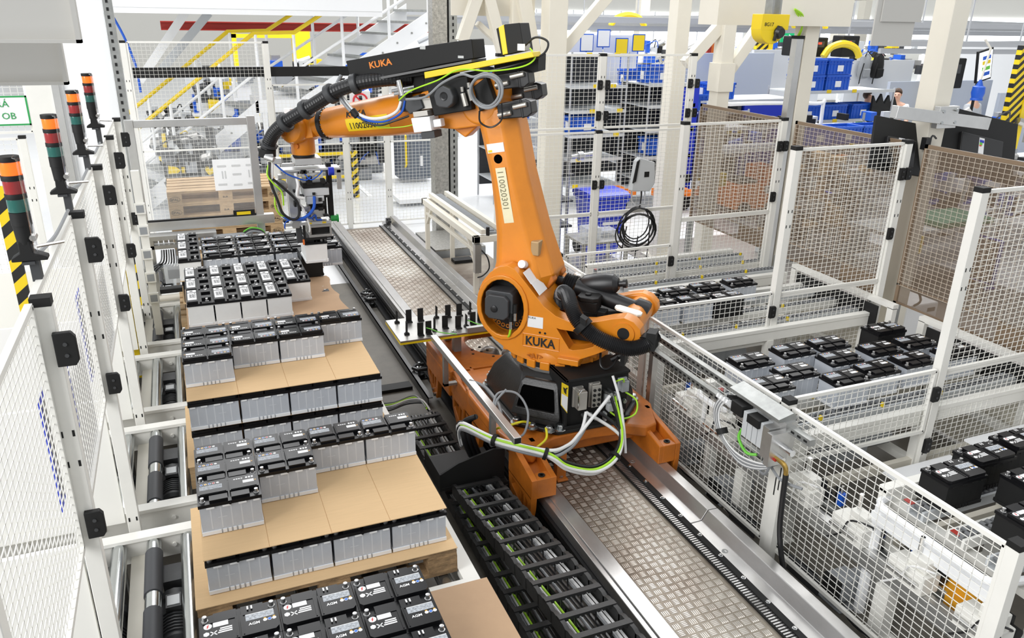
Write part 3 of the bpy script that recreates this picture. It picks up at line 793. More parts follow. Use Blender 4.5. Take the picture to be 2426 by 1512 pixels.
# parking plate with black fingers for the gripper
mb = MB(); mb.box(1.385, 5.54, .70, 2.62, 6.02, .716)
pl = part('finger_plate', mb, STEEL, car, bev=.002)
mb = MB(); mb.box(1.383, 5.538, .685, 2.622, 6.022, .70); mb.mi = 0
part('plate_edge', mb, YEL, car, label='yellow underside edge of the finger plate')
mb = MB()
for x in (1.9, 2.5):
    for y in (5.7, 5.95): mb.box(x - .03, y - .03, .50, x + .03, y + .03, .685)
part('plate_posts', mb, GREYP, car)
m = MB(); m.box(-.024, -.004, 0, .024, .004, .105); m.box(-.024, -.035, 0, .024, .004, .008)
for q in (-.013, .013): m.lathe([(.007, 0), (.007, .006), (.004, .007)], (q, -.022, .008), (0, 0, 1), 8)
fme = m.mesh('finger', [BLACKM])
m = MB(); m.prism([(-.02, 0), (.02, 0), (.02, .012), (.004, .02), (.006, .10), (-.006, .115), (-.008, .02), (-.02, .012)], lambda x, z, d: (x, d, z), .012, -.012)
fm2 = m.mesh('finger', [BLACKM])
k = 0
for (x, y) in ((1.46, 5.93), (1.56, 5.93), (1.66, 5.93), (1.80, 5.93), (1.90, 5.93), (2.0, 5.93), (2.10, 5.93), (2.20, 5.93), (2.30, 5.93)):
    piece('finger', fme if k % 3 else fm2, pl, (x - 2.33, y - 4.66, .716 - .27)); k += 1
for (x, y) in ((1.47, 5.66), (1.57, 5.62), (1.64, 5.63), (1.70, 5.66), (1.80, 5.70), (1.90, 5.66), (1.97, 5.66), (2.04, 5.70), (2.12, 5.74), (2.20, 5.70), (2.28, 5.70)):
    piece('finger', fme if k % 3 else fm2, pl, (x - 2.33, y - 4.66, .716 - .27)); k += 1
m = MB(); m.lathe([(.028, 0), (.028, .004), (.016, .004), (.016, .02), (.012, .022)], (1.83, 5.57, .716), (0, 0, 1), 6); m.lathe([(.028, 0), (.028, .004), (.016, .004), (.016, .02), (.012, .022)], (2.05, 5.8, .716), (0, 0, 1), 6)
part('plate_bolts', m, ZINC, pl, kind='stuff')
for (x, y) in ((1.62, 5.62), (1.97, 5.68), (2.2, 5.72)):
    m = MB(); m.tube(smooth_path([(x, y, .77), (x + .03, y - .03, .765), (x + .10, y - .05, .735), (x + .22, y - .10, .722)], 5), .004, 6); part('sensor_lead', m, GREENW, pl)
mb = MB(); mb.box(1.93, 5.52, .716, 2.5, 5.56, .76); part('wire_duct', mb, ALU, pl)
# aluminium cable duct running along the carriage
mb = MB(); mb.box(1.622, 3.80, .70, 1.672, 5.52, .745)
al = part('cable_duct', mb, ALU, car, bev=.004)
mb = MB(); mb.box(1.627, 3.795, .705, 1.667, 3.80, .74); part('duct_mouth', mb, BLACKM, al)
mb = MB()
for y in (4.2, 5.2): mb.box(1.63, y, .44, 1.665, y + .04, .70); mb.box(1.63, y, .44, 1.78, y + .04, .46)
part('duct_bracket', mb, GALV, al)
# ------------------------------------------------------------------ the robot (local axes: x forward, y towards the camera side, z up)
RB = V((2.335, 4.66, .50)); RZ = atan2(.692, -.721)
rob = thing('industrial_robot', 'large orange articulated robot arm with black base, on the rail carriage', 'robot', RB, RZ)
Rm = Matrix.Rotation(-RZ, 3, 'Z')
def W2L(p): return Rm @ (V(p) - RB)
def rp(name, mb, mats, parent=None, **k): return part(name, mb, mats, parent or rob, local=True, **k)
# pedestal is square to the track: build in world axes, then turn
def world_mb(mb):
    mb.v = [tuple(W2L(p)) for p in mb.v]; return mb
cx, cy = 2.335, 4.66
def octo(hx, hy, c): return [(cx - hx, cy - hy + c), (cx - hx + c, cy - hy), (cx + hx - c, cy - hy), (cx + hx, cy - hy + c), (cx + hx, cy + hy - c), (cx + hx - c, cy + hy), (cx - hx + c, cy + hy), (cx - hx, cy + hy - c)]
mb = MB()
levels = [(octo(.46, .50, .2), .535), (octo(.455, .49, .2), .60), (octo(.42, .44, .2), .72), (octo(.37, .36, .2), .82), (octo(.34, .32, .19), .845)]
vs = []; fs = []
for (o, z) in levels: vs += [(x, y, z) for (x, y) in o]
for i in range(len(levels) - 1):
    for k in range(8): fs.append((i * 8 + k, i * 8 + (k + 1) % 8, (i + 1) * 8 + (k + 1) % 8, (i + 1) * 8 + k))
fs.append(tuple(range(32, 40)))
fs.append(tuple(range(8))[::-1])
mb.add(vs, fs)
mb.prism(octo(.50, .545, .24), lambda x, y, z: (x, y, z), .50, .535)
ped = rp('pedestal', world_mb(mb), BLACKP, bev=.012)
# framed opening in the sloping front-left side
a0, a1 = V((cx - .46, cy - .30, .0)), V((cx - .26, cy - .50, 0))
def slope(u, z, d):      # u along the corner face, z up, d outwards
    t = (z - .535) / .30
    p = a0.lerp(a1, u); n = V((-1, -1, 0)).normalized()
    c = V((cx, cy, 0)); q = p + (c - p) * (.22 * t * t + .03 * t)
    return (q.x + n.x * d, q.y + n.y * d, z)
mb = MB()
fr = [(-.15, .59), (1.10, .59), (1.12, .62), (1.06, .80), (1.0, .82), (-.05, .82), (-.12, .80)]
ho = [(-.02, .64), (.95, .64), (.97, .66), (.93, .76), (.90, .775), (.02, .775), (-.02, .76)]
mb.prism([fr, ho], slope, -.01, .022)
rp('opening_frame', world_mb(mb), BLACKP, ped, bev=.008)
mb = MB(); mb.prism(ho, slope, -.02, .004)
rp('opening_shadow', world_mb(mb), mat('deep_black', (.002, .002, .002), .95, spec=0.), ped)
mb = MB()
for (x, y) in ((1.86, 4.33), (1.93, 4.22), (1.89, 4.95), (1.97, 5.08), (2.02, 4.145), (2.10, 4.14), (2.79, 4.36), (2.70, 5.10)):
    mb.lathe([(.040, 0), (.040, .006), (.024, .006), (.024, .032), (.018, .036)], (x, y, .535), (0, 0, 1), 8)
rp('base_bolts', world_mb(mb), ZINC, ped)
# connector panel on the front
mb = MB(); mb.box(2.12, 4.12, .51, 2.14, 4.42, .90); mb.box(2.14, 4.14, .53, 2.60, 4.155, .88); mb.box(2.12, 4.12, .88, 2.60, 4.40, .90); mb.box(2.12, 4.11, .535, 2.62, 4.125, .56)
pan = rp('connector_panel', world_mb(mb), BLACKM, ped, bev=.004)
mb = MB(); mb.prism([(2.085, .895), (2.135, .86), (2.135, .66), (2.085, .73)], lambda x, z, d: (x, d, z), 4.117, 4.115)
mb.mi = 1; mb.prism([(2.087, .815), (2.133, .78), (2.133, .67), (2.087, .735)], lambda x, z, d: (x, d, z), 4.1145, 4.1135)
mb.mi = 2; mb.prism([(2.095, .86), (2.12, .84), (2.12, .80), (2.105, .82)], lambda x, z, d: (x, d, z), 4.1145, 4.1135); mb.cyl((2.122, 4.1145, .845), (2.122, 4.113, .845), .006, n=8)
rp('warning_plate', world_mb(mb), [YEL, LABELW, INK], ped, label='yellow and white warning label')
ceg = mat('connector_metal', (.5, .48, .44), .38, .7)
def conn(x0, x1, z0, z1, d=.07, y=4.14):
    m = MB(); m.box(x0, y - d, z0, x1, y, z1); m.box(x0 - .006, y - .02, z0 - .008, x1 + .006, y, z1 + .008); m.box(x0 + .01, y - d * .8, z1, x1 - .01, y - .01, z1 + .012)
    return m
rp('plug_housing', world_mb(conn(2.18, 2.245, .70, .83, .09)), ceg, ped, bev=.005)
m = MB(); m.tube([(2.185, 4.06, .71), (2.178, 4.045, .75), (2.178, 4.05, .82), (2.20, 4.05, .85)], .005, 6); rp('plug_latch', world_mb(m), CHROME, ped)
m = conn(2.30, 2.37, .68, .84, .05)
rp('air_manifold', world_mb(m), ceg, ped, bev=.004)
m = MB()
for r in range(4):
    for c in range(2): m.cyl((2.318 + c * .034, 4.089, .70 + r * .036), (2.318 + c * .034, 4.085, .70 + r * .036), .011, n=10)
rp('manifold_ports', world_mb(m), BLACKM, ped)
rp('plug_housing', world_mb(conn(2.52, 2.575, .76, .84, .06)), GREYP, ped, bev=.005)
m = conn(2.42, 2.50, .70, .74, .05); m.box(2.43, 4.08, .63, 2.50, 4.13, .68); m.box(2.41, 4.09, .56, 2.425, 4.13, .62)
rp('terminal_block', world_mb(m), LGREY, ped, bev=.003)
m = MB(); m.cyl((2.41, 4.14, .77), (2.41, 4.03, .79), .012, n=10); m.cyl((2.45, 4.14, .77), (2.45, 4.05, .77), .012, n=10); m.cyl((2.26, 4.13, .62), (2.26, 4.08, .61), .016, n=12); m.cyl((2.34, 4.13, .60), (2.34, 4.09, .59), .014, n=12); m.lathe([(.024, 0), (.02, .02)], (2.55, 4.13, .60), (0, -1, 0), 14); m.lathe([(.018, 0), (.014, .02)], (2.57, 4.13, .67), (0, -1, 0), 14)
rp('cable_glands', world_mb(m), ZINC, ped)
# turntable + rotating column
mb = MB(); mb.lathe([(.355, .335), (.355, .36), (.34, .37)], (0, 0, 0), (0, 0, 1), 40); rp('bearing_ring', mb, STEEL)
mb = MB()
mb.lathe([(.335, .355), (.345, .365), (.345, .43), (.33, .47), (.29, .50), (.22, .53)], (0, 0, 0), (0, 0, 1), 44)
mb.box(-.30, -.16, .40, -.20, .20, .47)
for k in range(6):
    a = radians(40 + k * 17); c, s = cos(a), sin(a)
    mb.obox((.345 * c, .345 * s, .385), V((c, s, 0)) * .018, V((-s, c, 0)) * .035, V((0, 0, .03)))
mb.obox((.27, .26, .47), (.05, .0, 0), (0, .05, 0), (0, 0, .035)); mb.obox((-.17, .31, .45), (.075, 0, 0), (0, .06, 0), (0, 0, .022))
rp('turntable', mb, ORANGE, bev=.012, seg=3)
mb = MB()
for k in range(5):
    a = radians(48.5 + k * 17); c, s = cos(a), sin(a)
    mb.obox((.345 * c, .345 * s, .375), V((c, s, 0)) * .004, V((-s, c, 0)) * .022, V((0, 0, .026)))
rp('turntable_slots', mb, BLACKM)
# near side plate, traced in its own plane
cxr, czr = .317, .755
def arc2(cx_, cz_, r, a0, a1, n): return [(cx_ + r * cos(radians(a0 + (a1 - a0) * i / n)), cz_ + r * sin(radians(a0 + (a1 - a0) * i / n))) for i in range(n + 1)]
plate = arc2(cxr, .80, .205, 88, 0, 12)[::-1]
outl = [(.24, .425), (.30, .463), (.379, .512), (.442, .576), (.486, .656), (.505, .727), (.503, .824), (.469, .918), (.414, .99), (.355, 1.035), (.29, 1.055), (.235, 1.035), (.169, .965), (.096, .885), (.024, .805), (-.06, .752), (-.154, .725), (-.312, .745), (-.44, .79), (-.52, .81), (-.585, .79), (-.63, .745), (-.64, .69), (-.60, .64), (-.53, .615), (-.435, .575), (-.347, .522), (-.225, .458), (-.15, .43), (-.05, .40), (.14, .40)]
outl = [(x, z) for (x, z) in outl]
win = arc2(cxr, czr, 1, 0, 345, 23); win = [(cxr + (x - cxr) * .155, czr + (z - czr) * .20) for (x, z) in win]
tri = [(-.07, .665), (-.095, .66), (-.255, .660), (-.335, .60), (-.33, .575), (-.26, .545), (-.19, .525), (-.165, .53)]
thole = arc2(-.525, .705, .038, 0, 337, 15)
def yz(y0): return lambda x, z, d: (x, d, z)
mb = MB(); mb.prism([outl, win, tri, thole], yz(0), .33, .22)
colm = rp('column', mb, ORANGE, bev=.022, seg=3)
mb = MB(); mb.prism([outl, thole], yz(0), -.20, -.30); rp('column_far_plate', mb, ORANGE, bev=.02, seg=3)
# collar that thickens the ring around the window
mb = MB(); big = [(cxr + (x - cxr) * 1.22, czr + (z - czr) * 1.17) for (x, z) in win]
mb.prism([big, win], yz(0), .345, .24); rp('window_rim', mb, ORANGE, bev=.016, seg=3)
# body between the plates
mb = MB()
mb.prism([(.24, .425), (.30, .463), (.42, .56), (.19, .56), (.0, .60), (-.06, .52), (-.20, .50), (-.22, .455), (-.05, .40), (.14, .40)], yz(0), .23, -.25)
mb.prism([(.10, .86), (.06, .80), (.0, .70), (-.04, .735), (.024, .80), (.09, .88)], yz(0), .23, -.25)
mb.cyl((-.525, .30, .705), (-.525, -.28, .705), .085, n=28)
mb.box(-.33, -.22, .44, -.12, .22, .50)
mb.prism(arc2(cxr, czr, .255, 60, 130, 10) + arc2(cxr, czr, .19, 130, 60, 10), yz(0), .22, -.22)
rp('column_core', mb, ORANGE, bev=.015)
mb = MB(); mb.cyl((-.525, .285, .705), (-.525, .339, .705), .072, n=24); mb.mi = 1; mb.cyl((-.525, .30, .705), (-.525, .341, .705), .040, n=20)
rp('tail_bushing', mb, [ORANGE, BLACKM])
mb = MB(); mb.prism([(-.60, .0), (-.46, .0), (-.44, .02), (-.44, .06), (-.46, .085), (-.60, .085), (-.62, .06), (-.62, .02)], lambda x, y, d: (x + .02, .12 + y, .795 + (x + .53) * .15 + d), .0, .012)
rp('tail_cover', mb, CREAM, label='cream cover plate with two screws')
mb = MB(); mb.cyl((.32, .23, .755), (.32, -.27, .755), .20, n=36); rp('shoulder_gear', mb, BLACKM)
mb = MB()
for k in range(16):
    a = radians(100 + k * 14); mb.lathe([(.016, 0), (.016, .012), (.008, .012), (.008, .004)], (.32 + .145 * cos(a), .225, .755 + .17 * sin(a)), (0, 1, 0), 10)
rp('ring_bolts', mb, mat('bronze_bolt', (.45, .18, .03), .35, .5))
# axis-2 motor in the window
mb = MB()
o8 = lambda cx_, cz_, w_, h_, c: [(cx_ - w_, cz_ - h_ + c), (cx_ - w_ + c, cz_ - h_), (cx_ + w_ - c, cz_ - h_), (cx_ + w_, cz_ - h_ + c), (cx_ + w_, cz_ + h_ - c), (cx_ + w_ - c, cz_ + h_), (cx_ - w_ + c, cz_ + h_), (cx_ - w_, cz_ + h_ - c)]
mb.prism(o8(.33, .785, .10, .095, .02), yz(0), .37, .20); mb.prism(o8(.335, .775, .085, .085, .03), yz(0), .405, .37)
mo = rp('shoulder_motor', mb, DGREY, bev=.008)
mb = MB(); mb.lathe([(.024, 0), (.024, .008), (.014, .012)], (.35, .405, .765), (0, 1, 0), 16); rp('motor_cap', mb, BLACK, mo)
for (x, z) in ((.245, .735), (.215, .80)):
    mb = MB(); mb.cyl((x, .36, z), (x, .36, z - .06), .015, n=12); mb.mi = 1; mb.cyl((x, .36, z - .06), (x, .36, z - .115), .012, n=12)
    rp('motor_plug', mb, [BLACKM, CHROME], mo)
    mb = MB(); mb.tube(smooth_path([(x, .36, z - .11), (x + .01, .355, z - .16), (x + .03, .33, z - .19), (x + .05, .28, z - .19)], 5), .008, 8); rp('motor_cable', mb, [YELG, WIREB][0 if x > .24 else 1], mo)
mb = MB(); mb.box(-.26, .0, .535, -.10, .16, .63); mb.box(-.42, -.18, .56, -.05, .05, .70); rp('valve_box_dark_fill', mb, BLACKM)  # larger black block stands in for the shaded interior behind the side opening
mb = MB(); mb.cyl((.215, .20, 1.035), (.215, .26, 1.055), .028, n=16); mb.cyl((.215, .20, 1.035), (.215, .16, 1.02), .02, n=10); rp('stop_buffer', mb, LABELW, label='white round rubber stop', bev=.004)
# decals on the near plate
def decal(name, x0, z0, x1, z1, y, m_, skew=0., lab=None):
    mb = MB(); mb.prism([(x0, z0), (x1, z0 + skew), (x1, z1 + skew), (x0, z1)], lambda x, z, d: (x, d, z), y, y - .001); return rp(name, mb, m_, lab and None, label=lab)
FACE = (pi / 2, 0, pi)         # lettering that faces +y
decal('type_plate', .135, .645, .025, .725, .3315, LABELW)
letters('maker_lettering', 'KUKA', .020, INK, rob, (.130, .3322, .707), FACE)
letters('maker_lettering', 'KUKA', .088, INK, rob, (.148, .3325, .515), FACE, bold=.0022, sx=.90)
mb = MB(); mb.tube([(.165, .331, .50), (-.095, .331, .50), (-.095, .331, .592), (.165, .331, .592)], .003, 6, closed=True); rp('lettering_frame', mb, ORANGE)
mb = MB(); mb.cyl((.045, .32, .615), (.045, .332, .615), .008, n=12); mb.cyl((.008, .32, .615), (.008, .332, .615), .008, n=12); rp('plate_holes', mb, BLACKM)
for k in range(2):
    c = V((.112 - .055 * k, .16 + .0, .925 - .075 * k + .0))
    mb = MB(); e1 = V((-.066, 0, -.082)).normalized() * .047; e2 = V((0, .085, 0))
    n_ = V((.082, 0, -.066)).normalized()
    p = V((.150 - .062 * k, .245, .982 - .070 * k))
    mb.obox(p, e1, e2 * .9, e1.cross(e2).normalized() * .0015)
    d_ = rp('warning_decal', mb, LABELW, label='white and yellow warning sticker')
    mb = MB(); nn = n_ * .0014
    mb.obox(p + e1 * .55 + V((0, .035, 0)) + nn, e1 * .35, (0, .03, 0), n_ * .001); mb.mi = 1
    for q in (-.045, .0, .045): mb.obox(p - e1 * .35 + V((0, q, 0)) + nn, e1 * .22, (0, .010, 0), n_ * .001)
    mb.mi = 0; mb.obox(p - e1 * .35 + V((0, .06, 0)) + nn, e1 * .2, (0, .008, 0), n_ * .001)
    rp('decal_print', mb, [YEL, INK], d_)
letters('axis_mark', '◁A1▷' if False else '<A1>', .05, ORANGE2, rob, (.13, .345, .425), FACE, depth=.004, bold=.001)
# counterbalance cylinder and accumulator
mb = MB(); mb.cyl((-.54, -.06, .73), (-.08, -.06, .835), .058, n=24); mb.lathe([(.075, 0), (.085, .02), (.085, .09), (.06, .11)], (-.60, -.06, .715), (.46, 0, .105), 24)
for k in range(5): mb.lathe([(.062, 0), (.074, .008), (.062, .016)], (-.07 + k * .016, -.06, .84 + k * .004), (.46, 0, .105), 20)
mb.cyl((-.02, -.06, .85), (.14, -.06, .895), .035, n=16); mb.lathe([(.05, 0), (.05, .04)], (-.55, .02, .72), (0, 1, 0), 16)
cb = rp('counterbalance_cylinder', mb, BLACK)
mb = MB(); mb.lathe([(.03, -.155), (.055, -.145), (.072, -.11), (.078, -.04), (.078, .05), (.068, .10), (.04, .13), (.022, .135), (.022, .16), (.03, .162), (.03, .185), (.015, .19)], (-.245, -.10, .865), (-1, 0, .18), 24)
rp('accumulator', mb, BLACK, cb)
mb = MB(); mb.tube(smooth_path([(-.08, -.08, .85), (-.06, -.10, .90), (-.10, -.10, .91), (-.12, -.1, .86)], 5), .022, 10); mb.box(-.14, -.13, .80, -.08, -.06, .85); rp('accumulator_valve', mb, ceg, cb)
mb = MB(); mb.box(-.28, -.02, .73, -.14, .12, .80); mb.prism(o8(-.21, .05, .075, .075, .03), lambda x, y, d: (x, y, d), .80, .83); mb.lathe([(.022, 0), (.022, .012)], (-.20, .05, .83), (0, 0, 1), 14); mb.box(-.34, .02, .68, -.28, .10, .74)
rp('axis_one_motor', mb, BLACKM, bev=.006)
# corrugated hose on the column
hp = smooth_path([(-.02, .10, .74), (-.035, .13, .84), (-.10, .22, .87), (-.165, .33, .84), (-.235, .385, .765), (-.335, .395, .690), (-.470, .395, .645), (-.585, .38, .628), (-.675, .34, .655), (-.71, .26, .70)], 22)
mb = MB(); mb.tube(hp, lambda i: .049 + (.004 if i % 2 else -.002), 16)
ho_ = rp('corrugated_hose', mb, BLACK, ang=0)
def collar(i, r, w_, mt=BLACKM, nm='hose_clamp'):
    p = hp[i]; d = (hp[i + 2] - hp[i - 2]).normalized(); m = MB(); m.lathe([(r * .9, -w_), (r, -w_), (r, w_), (r * .9, w_)], p, d, 20)
    rp(nm, m, mt, ho_)
collar(22 * 4 + 8, .068, .02); collar(22 * 8 + 6, .062, .022)
collar(30, .056, .008, WIREG, 'hose_tie')
mb = MB(); mb.obox(hp[22 * 4 + 8] + V((-.015, .03, .055)), (.02, 0, .01), (0, .03, 0), (0, 0, .02)); mb.obox(hp[22 * 8 + 6] + V((-.02, 0, .02)), (.03, 0, 0), (0, .05, 0), (0, 0, .06)); rp('hose_bracket', mb, BLACKM, ho_)
mb = MB(); mb.obox((-.10, .205, .888), (.016, 0, .004), (0, .018, 0), (0, 0, .001)); rp('hose_label', mb, LABELW, ho_)
mb = MB(); mb.tube(smooth_path([(-.36, .24, .50), (-.38, .30, .44), (-.42, .30, .42), (-.46, .25, .45), (-.48, .2, .50)], 6), .008, 8); mb.cyl((-.43, .2, .45), (-.50, .2, .50), .022, n=10); mb.box(-.53, .16, .44, -.50, .26, .56)
rp('pneumatic_fitting', mb, BLACK)
# upper arm: section changes along the lean
mb = MB()
A2 = V((.32, 0, .75)); A3 = V((.574, 0, 2.056)); ld = (A3 - A2).normalized(); lp = V((ld.z, 0, -ld.x))
secs = [(.02, .155, -.25, .21), (.16, .125, -.33, .21), (.28, .075, -.31, .20), (.46, .042, -.28, .19), (.63, .026, -.262, .185), (.86, .016, -.24, .18), (1.15, .033, -.232, .175), (1.30, .05, -.22, .165)]
vs = []; fs = []; n = 8
for (t, f_, b_, hy) in secs:
    c = A2 + ld * t; ch = .05
    ring_ = [(f_, -hy + ch), (f_, hy - ch), (f_ - ch, hy), (b_ + ch * 1.7, hy), (b_, hy - ch * 1.7), (b_, -hy + ch * 1.7), (b_ + ch * 1.7, -hy), (f_ - ch, -hy)]
    for (a, y) in ring_: q = c + lp * a; vs.append((q.x, y, q.z))
for i in range(len(secs) - 1):
    for k in range(n): fs.append((i * n + k, (i + 1) * n + k, (i + 1) * n + (k + 1) % n, i * n + (k + 1) % n))
fs.append(tuple(range(n))); fs.append(tuple(range((len(secs) - 1) * n, len(secs) * n))[::-1])
mb.add(vs, [f[::-1] for f in fs])
mb.cyl((A3.x, .17, A3.z), (A3.x, -.17, A3.z), .125, n=28)
mb.cyl((.32, .215, .755), (.32, -.215, .755), .235, n=36)
ua = rp('upper_arm', mb, ORANGE, bev=.02, seg=3)
m = MB(); m.prism([(.02, .92), (.10, 1.08), (.16, 1.14), (.19, 1.05), (.16, .98), (.13, .90), (.06, .86)], yz(0), .14, .05); m.prism([(.02, .92), (.10, 1.08), (.16, 1.14), (.19, 1.05), (.16, .98), (.13, .90), (.06, .86)], yz(0), -.06, -.15)
rp('counterbalance_lug', m, ORANGE2, ua, bev=.012)
m = MB(); m.box(.12, .10, 1.10, .18, .19, 1.20); rp('stop_block', m, mat('raw_cast', (.45, .30, .15), .5, .3), ua, bev=.008)
def on_arm(t, a, y): q = A2 + ld * t + lp * a; return V((q.x, y, q.z))
def arm_quad(t0, t1, a0, a1, y):
    m = MB(); m.obox(on_arm((t0 + t1) / 2, (a0 + a1) / 2, y), ld * abs(t1 - t0) / 2, V((0, .0012, 0)), ld.cross(V((0, 1, 0))) * abs(a1 - a0) / 2); return m
rp('arm_sticker', arm_quad(1.02, 1.08, -.137, -.017, .1785), LABELW, ua)
m = arm_quad(1.025, 1.04, -.05, -.022, .180); rp('sticker_print', m, YEL, ua)
m = MB(); m.cyl(on_arm(.977, -.082, .10), on_arm(.977, -.082, .1795), .03, n=20); rp('arm_hole', m, mat('deep_black', (.002, .002, .002), .95, spec=0.), ua)
rp('number_strip', arm_quad(.55, .92, -.125, -.055, .187), [mat('pale_label', (.80, .74, .50), .55, var=.1, vscale=9)], ua, label='faded yellow number strip')
q = on_arm(.905, -.066, .1895)
ax = -ld; az = V((0, 1, 0)); ay = az.cross(ax)
letters('number_lettering', '110020301', .060, mat('faded_print', (.22, .20, .12), .7), ua, q, Matrix((ax, ay, az)).transposed().to_euler(), depth=.0008)
# ------------------------------------------------------------------ forearm, wrist, dress pack
A5 = V((2.079, 0, 1.805)); fd = (A5 - A3).normalized(); fn = V((-fd.z, 0, fd.x)); YY = V((0, 1, 0))
def F(t, n, y): q = A3 + fd * t + fn * n; return V((q.x, y, q.z))
mb = MB()
mb.lathe([(.10, .36), (.146, .44), (.142, .72), (.126, 1.0), (.108, 1.27), (.104, 1.285)], A3, fd, 36)
fa = rp('forearm', mb, ORANGE)
mb = MB()
def fprism(m, pts, y0, y1): return m.prism(pts, lambda t, n, d: F(t, n, d), y0, y1)
# rear casting that carries the elbow and the motors
fprism(mb, [(-.14, -.13), (.20, -.135), (.42, -.095), (.46, -.06), (.46, .10), (.40, .13), (.10, .16), (-.12, .16), (-.16, .10)], .15, -.17)
fprism(mb, [(.05, -.13), (.16, -.20), (.22, -.15), (.24, -.13)], .10, -.02)
rp('elbow_casting', mb, ORANGE, fa, bev=.025, seg=3)
mb = MB()
fprism(mb, [(.02, -.02), (.30, -.03), (.32, .19), (.02, .19)], .23, .14)
fprism(mb, [(-.14, .0), (-.02, -.04), (.0, .12), (-.10, .17)], .21, .12)
rp('motor_mount', mb, BLACKM, fa, bev=.008)
mb = MB()
o = [(.235, .04), (.215, .025), (.155, .012), (.115, .035), (.100, .075), (.115, .13), (.165, .158), (.215, .145), (.240, .10)]
fprism(mb, o, .305, .20)
em = rp('elbow_motor', mb, DGREY, fa, bev=.01)
mb = MB(); mb.lathe([(.028, 0), (.026, .004), (.012, -.002)], F(.168, .088, .305), (0, 1, 0), 18); rp('motor_cap', mb, BLACK, em)
for (n0, n1, y0, y1) in ((.075, .178, .04, .155), (-.108, .002, .06, .175), (-.02, .09, -.17, -.06)):
    mb = MB(); fprism(mb, [(-.13, n0 + .006), (-.33, n0), (-.365, n0 + .02), (-.365, n1 - .015), (-.33, n1), (-.13, n1 - .006)], y1, y0)
    fprism(mb, [(-.29, n0 - .003), (-.31, n0 - .003), (-.31, n1 + .003), (-.29, n1 + .003)], y1 + .004, y0 - .004)
    wm = rp('wrist_motor', mb, BLACK, fa, bev=.008)
    mb = MB()
    for (tt, nn) in ((-.30, .072), (-.19, .033)):
        mb.cyl(F(tt + .05, n0 + nn, y1 + .015), F(tt - .04, n0 + nn + .008, y1 + .015), .015, n=12)
    rp('motor_plugs', mb, ceg, wm)
mb = MB(); fprism(mb, [(-.13, .17), (-.02, .12), (-.02, .17), (-.10, .20)], .05, -.1); rp('orange_cover', mb, ORANGE2, fa, bev=.008)
# coiled grey cable
mb = MB()
for k, (t, n, r, yy) in enumerate(((-.135, .092, .105, .30), (-.128, .085, .098, .315), (-.14, .082, .108, .325))):
    mb.tube([F(t + r * cos(a), n + r * sin(a) * .92, yy + .01 * sin(a * 2)) for a in [2 * pi * i / 28 for i in range(28)]], .0085, 7, closed=True)
mb.tube(smooth_path([F(.45, .10, .29), F(.30, .10, .30), (F(.16, .17, .31)), F(.02, .205, .31), F(-.06, .18, .31), F(-.15, .19, .30), F(-.24, .12, .3)], 6), .0085, 7)
rp('coiled_cable', mb, WIREG, fa)
mb = MB(); mb.tube(smooth_path([F(-.05, -.03, .27), F(-.04, -.10, .26), F(-.10, -.14, .24), F(-.18, -.10, .24), F(-.2, .0, .25)], 6), .006, 6); rp('black_loop', mb, WIREB, fa)
mb = MB(); mb.tube(smooth_path([F(.52, .10, .26), F(.40, .15, .29), F(.20, .19, .29), F(.05, .235, .26), F(-.15, .20, .24), F(-.36, .20, .22), F(-.44, .24, .2), F(-.40, .30, .16)], 6), .005, 6); rp('green_cable', mb, YELG, fa)
# metal plugs and valve block on the near side
for (t, n, dt, dn) in ((.055, .03, .015, .06), (.005, .06, .012, .05)):
    mb = MB(); mb.cyl(F(t, n + dn, .255), F(t - .01, n - .02, .255), .018, n=12); mb.cyl(F(t, n + dn + .01, .255), F(t, n + dn + .04, .255), .011, n=10); rp('metal_plug', mb, ceg, fa)
mb = MB(); fprism(mb, [(.30, -.118), (.435, -.118), (.44, -.022), (.30, -.025)], .29, .16); fprism(mb, [(.24, -.10), (.30, -.10), (.30, -.05), (.24, -.05)], .26, .2)
vb = rp('valve_block', mb, LABELW, fa, bev=.006)
mb = MB(); fprism(mb, [(.29, -.165), (.39, -.165), (.39, -.12), (.29, -.12)], .28, .17); rp('valve_base', mb, DGREY, vb, bev=.004)
mb = MB(); fprism(mb, [(.32, -.02), (.43, -.02), (.43, .015), (.32, .015)], .27, .18); fprism(mb, [(.30, .02), (.46, .02), (.46, .09), (.30, .09)], .22, .12); rp('connector_bracket', mb, ceg, fa, bev=.004)
mb = MB(); fprism(mb, [(.36, .03), (.47, .0), (.50, .04), (.48, .10), (.38, .12)], .24, .13); fprism(mb, [(.50, .02), (.56, .02), (.56, .13), (.50, .13)], .20, .10)
rp('pneumatic_valve', mb, DGREY, fa, bev=.008)
mb = MB(); mb.cyl(F(.52, .125, .20), F(.53, .225, .20), .022, n=16); mb.cyl(F(.60, .16, .19), F(.42, .17, .2), .012, n=8); mb.cyl(F(.585, .14, .19), F(.44, .145, .2), .012, n=8); rp('air_cylinder', mb, CHROME, fa)
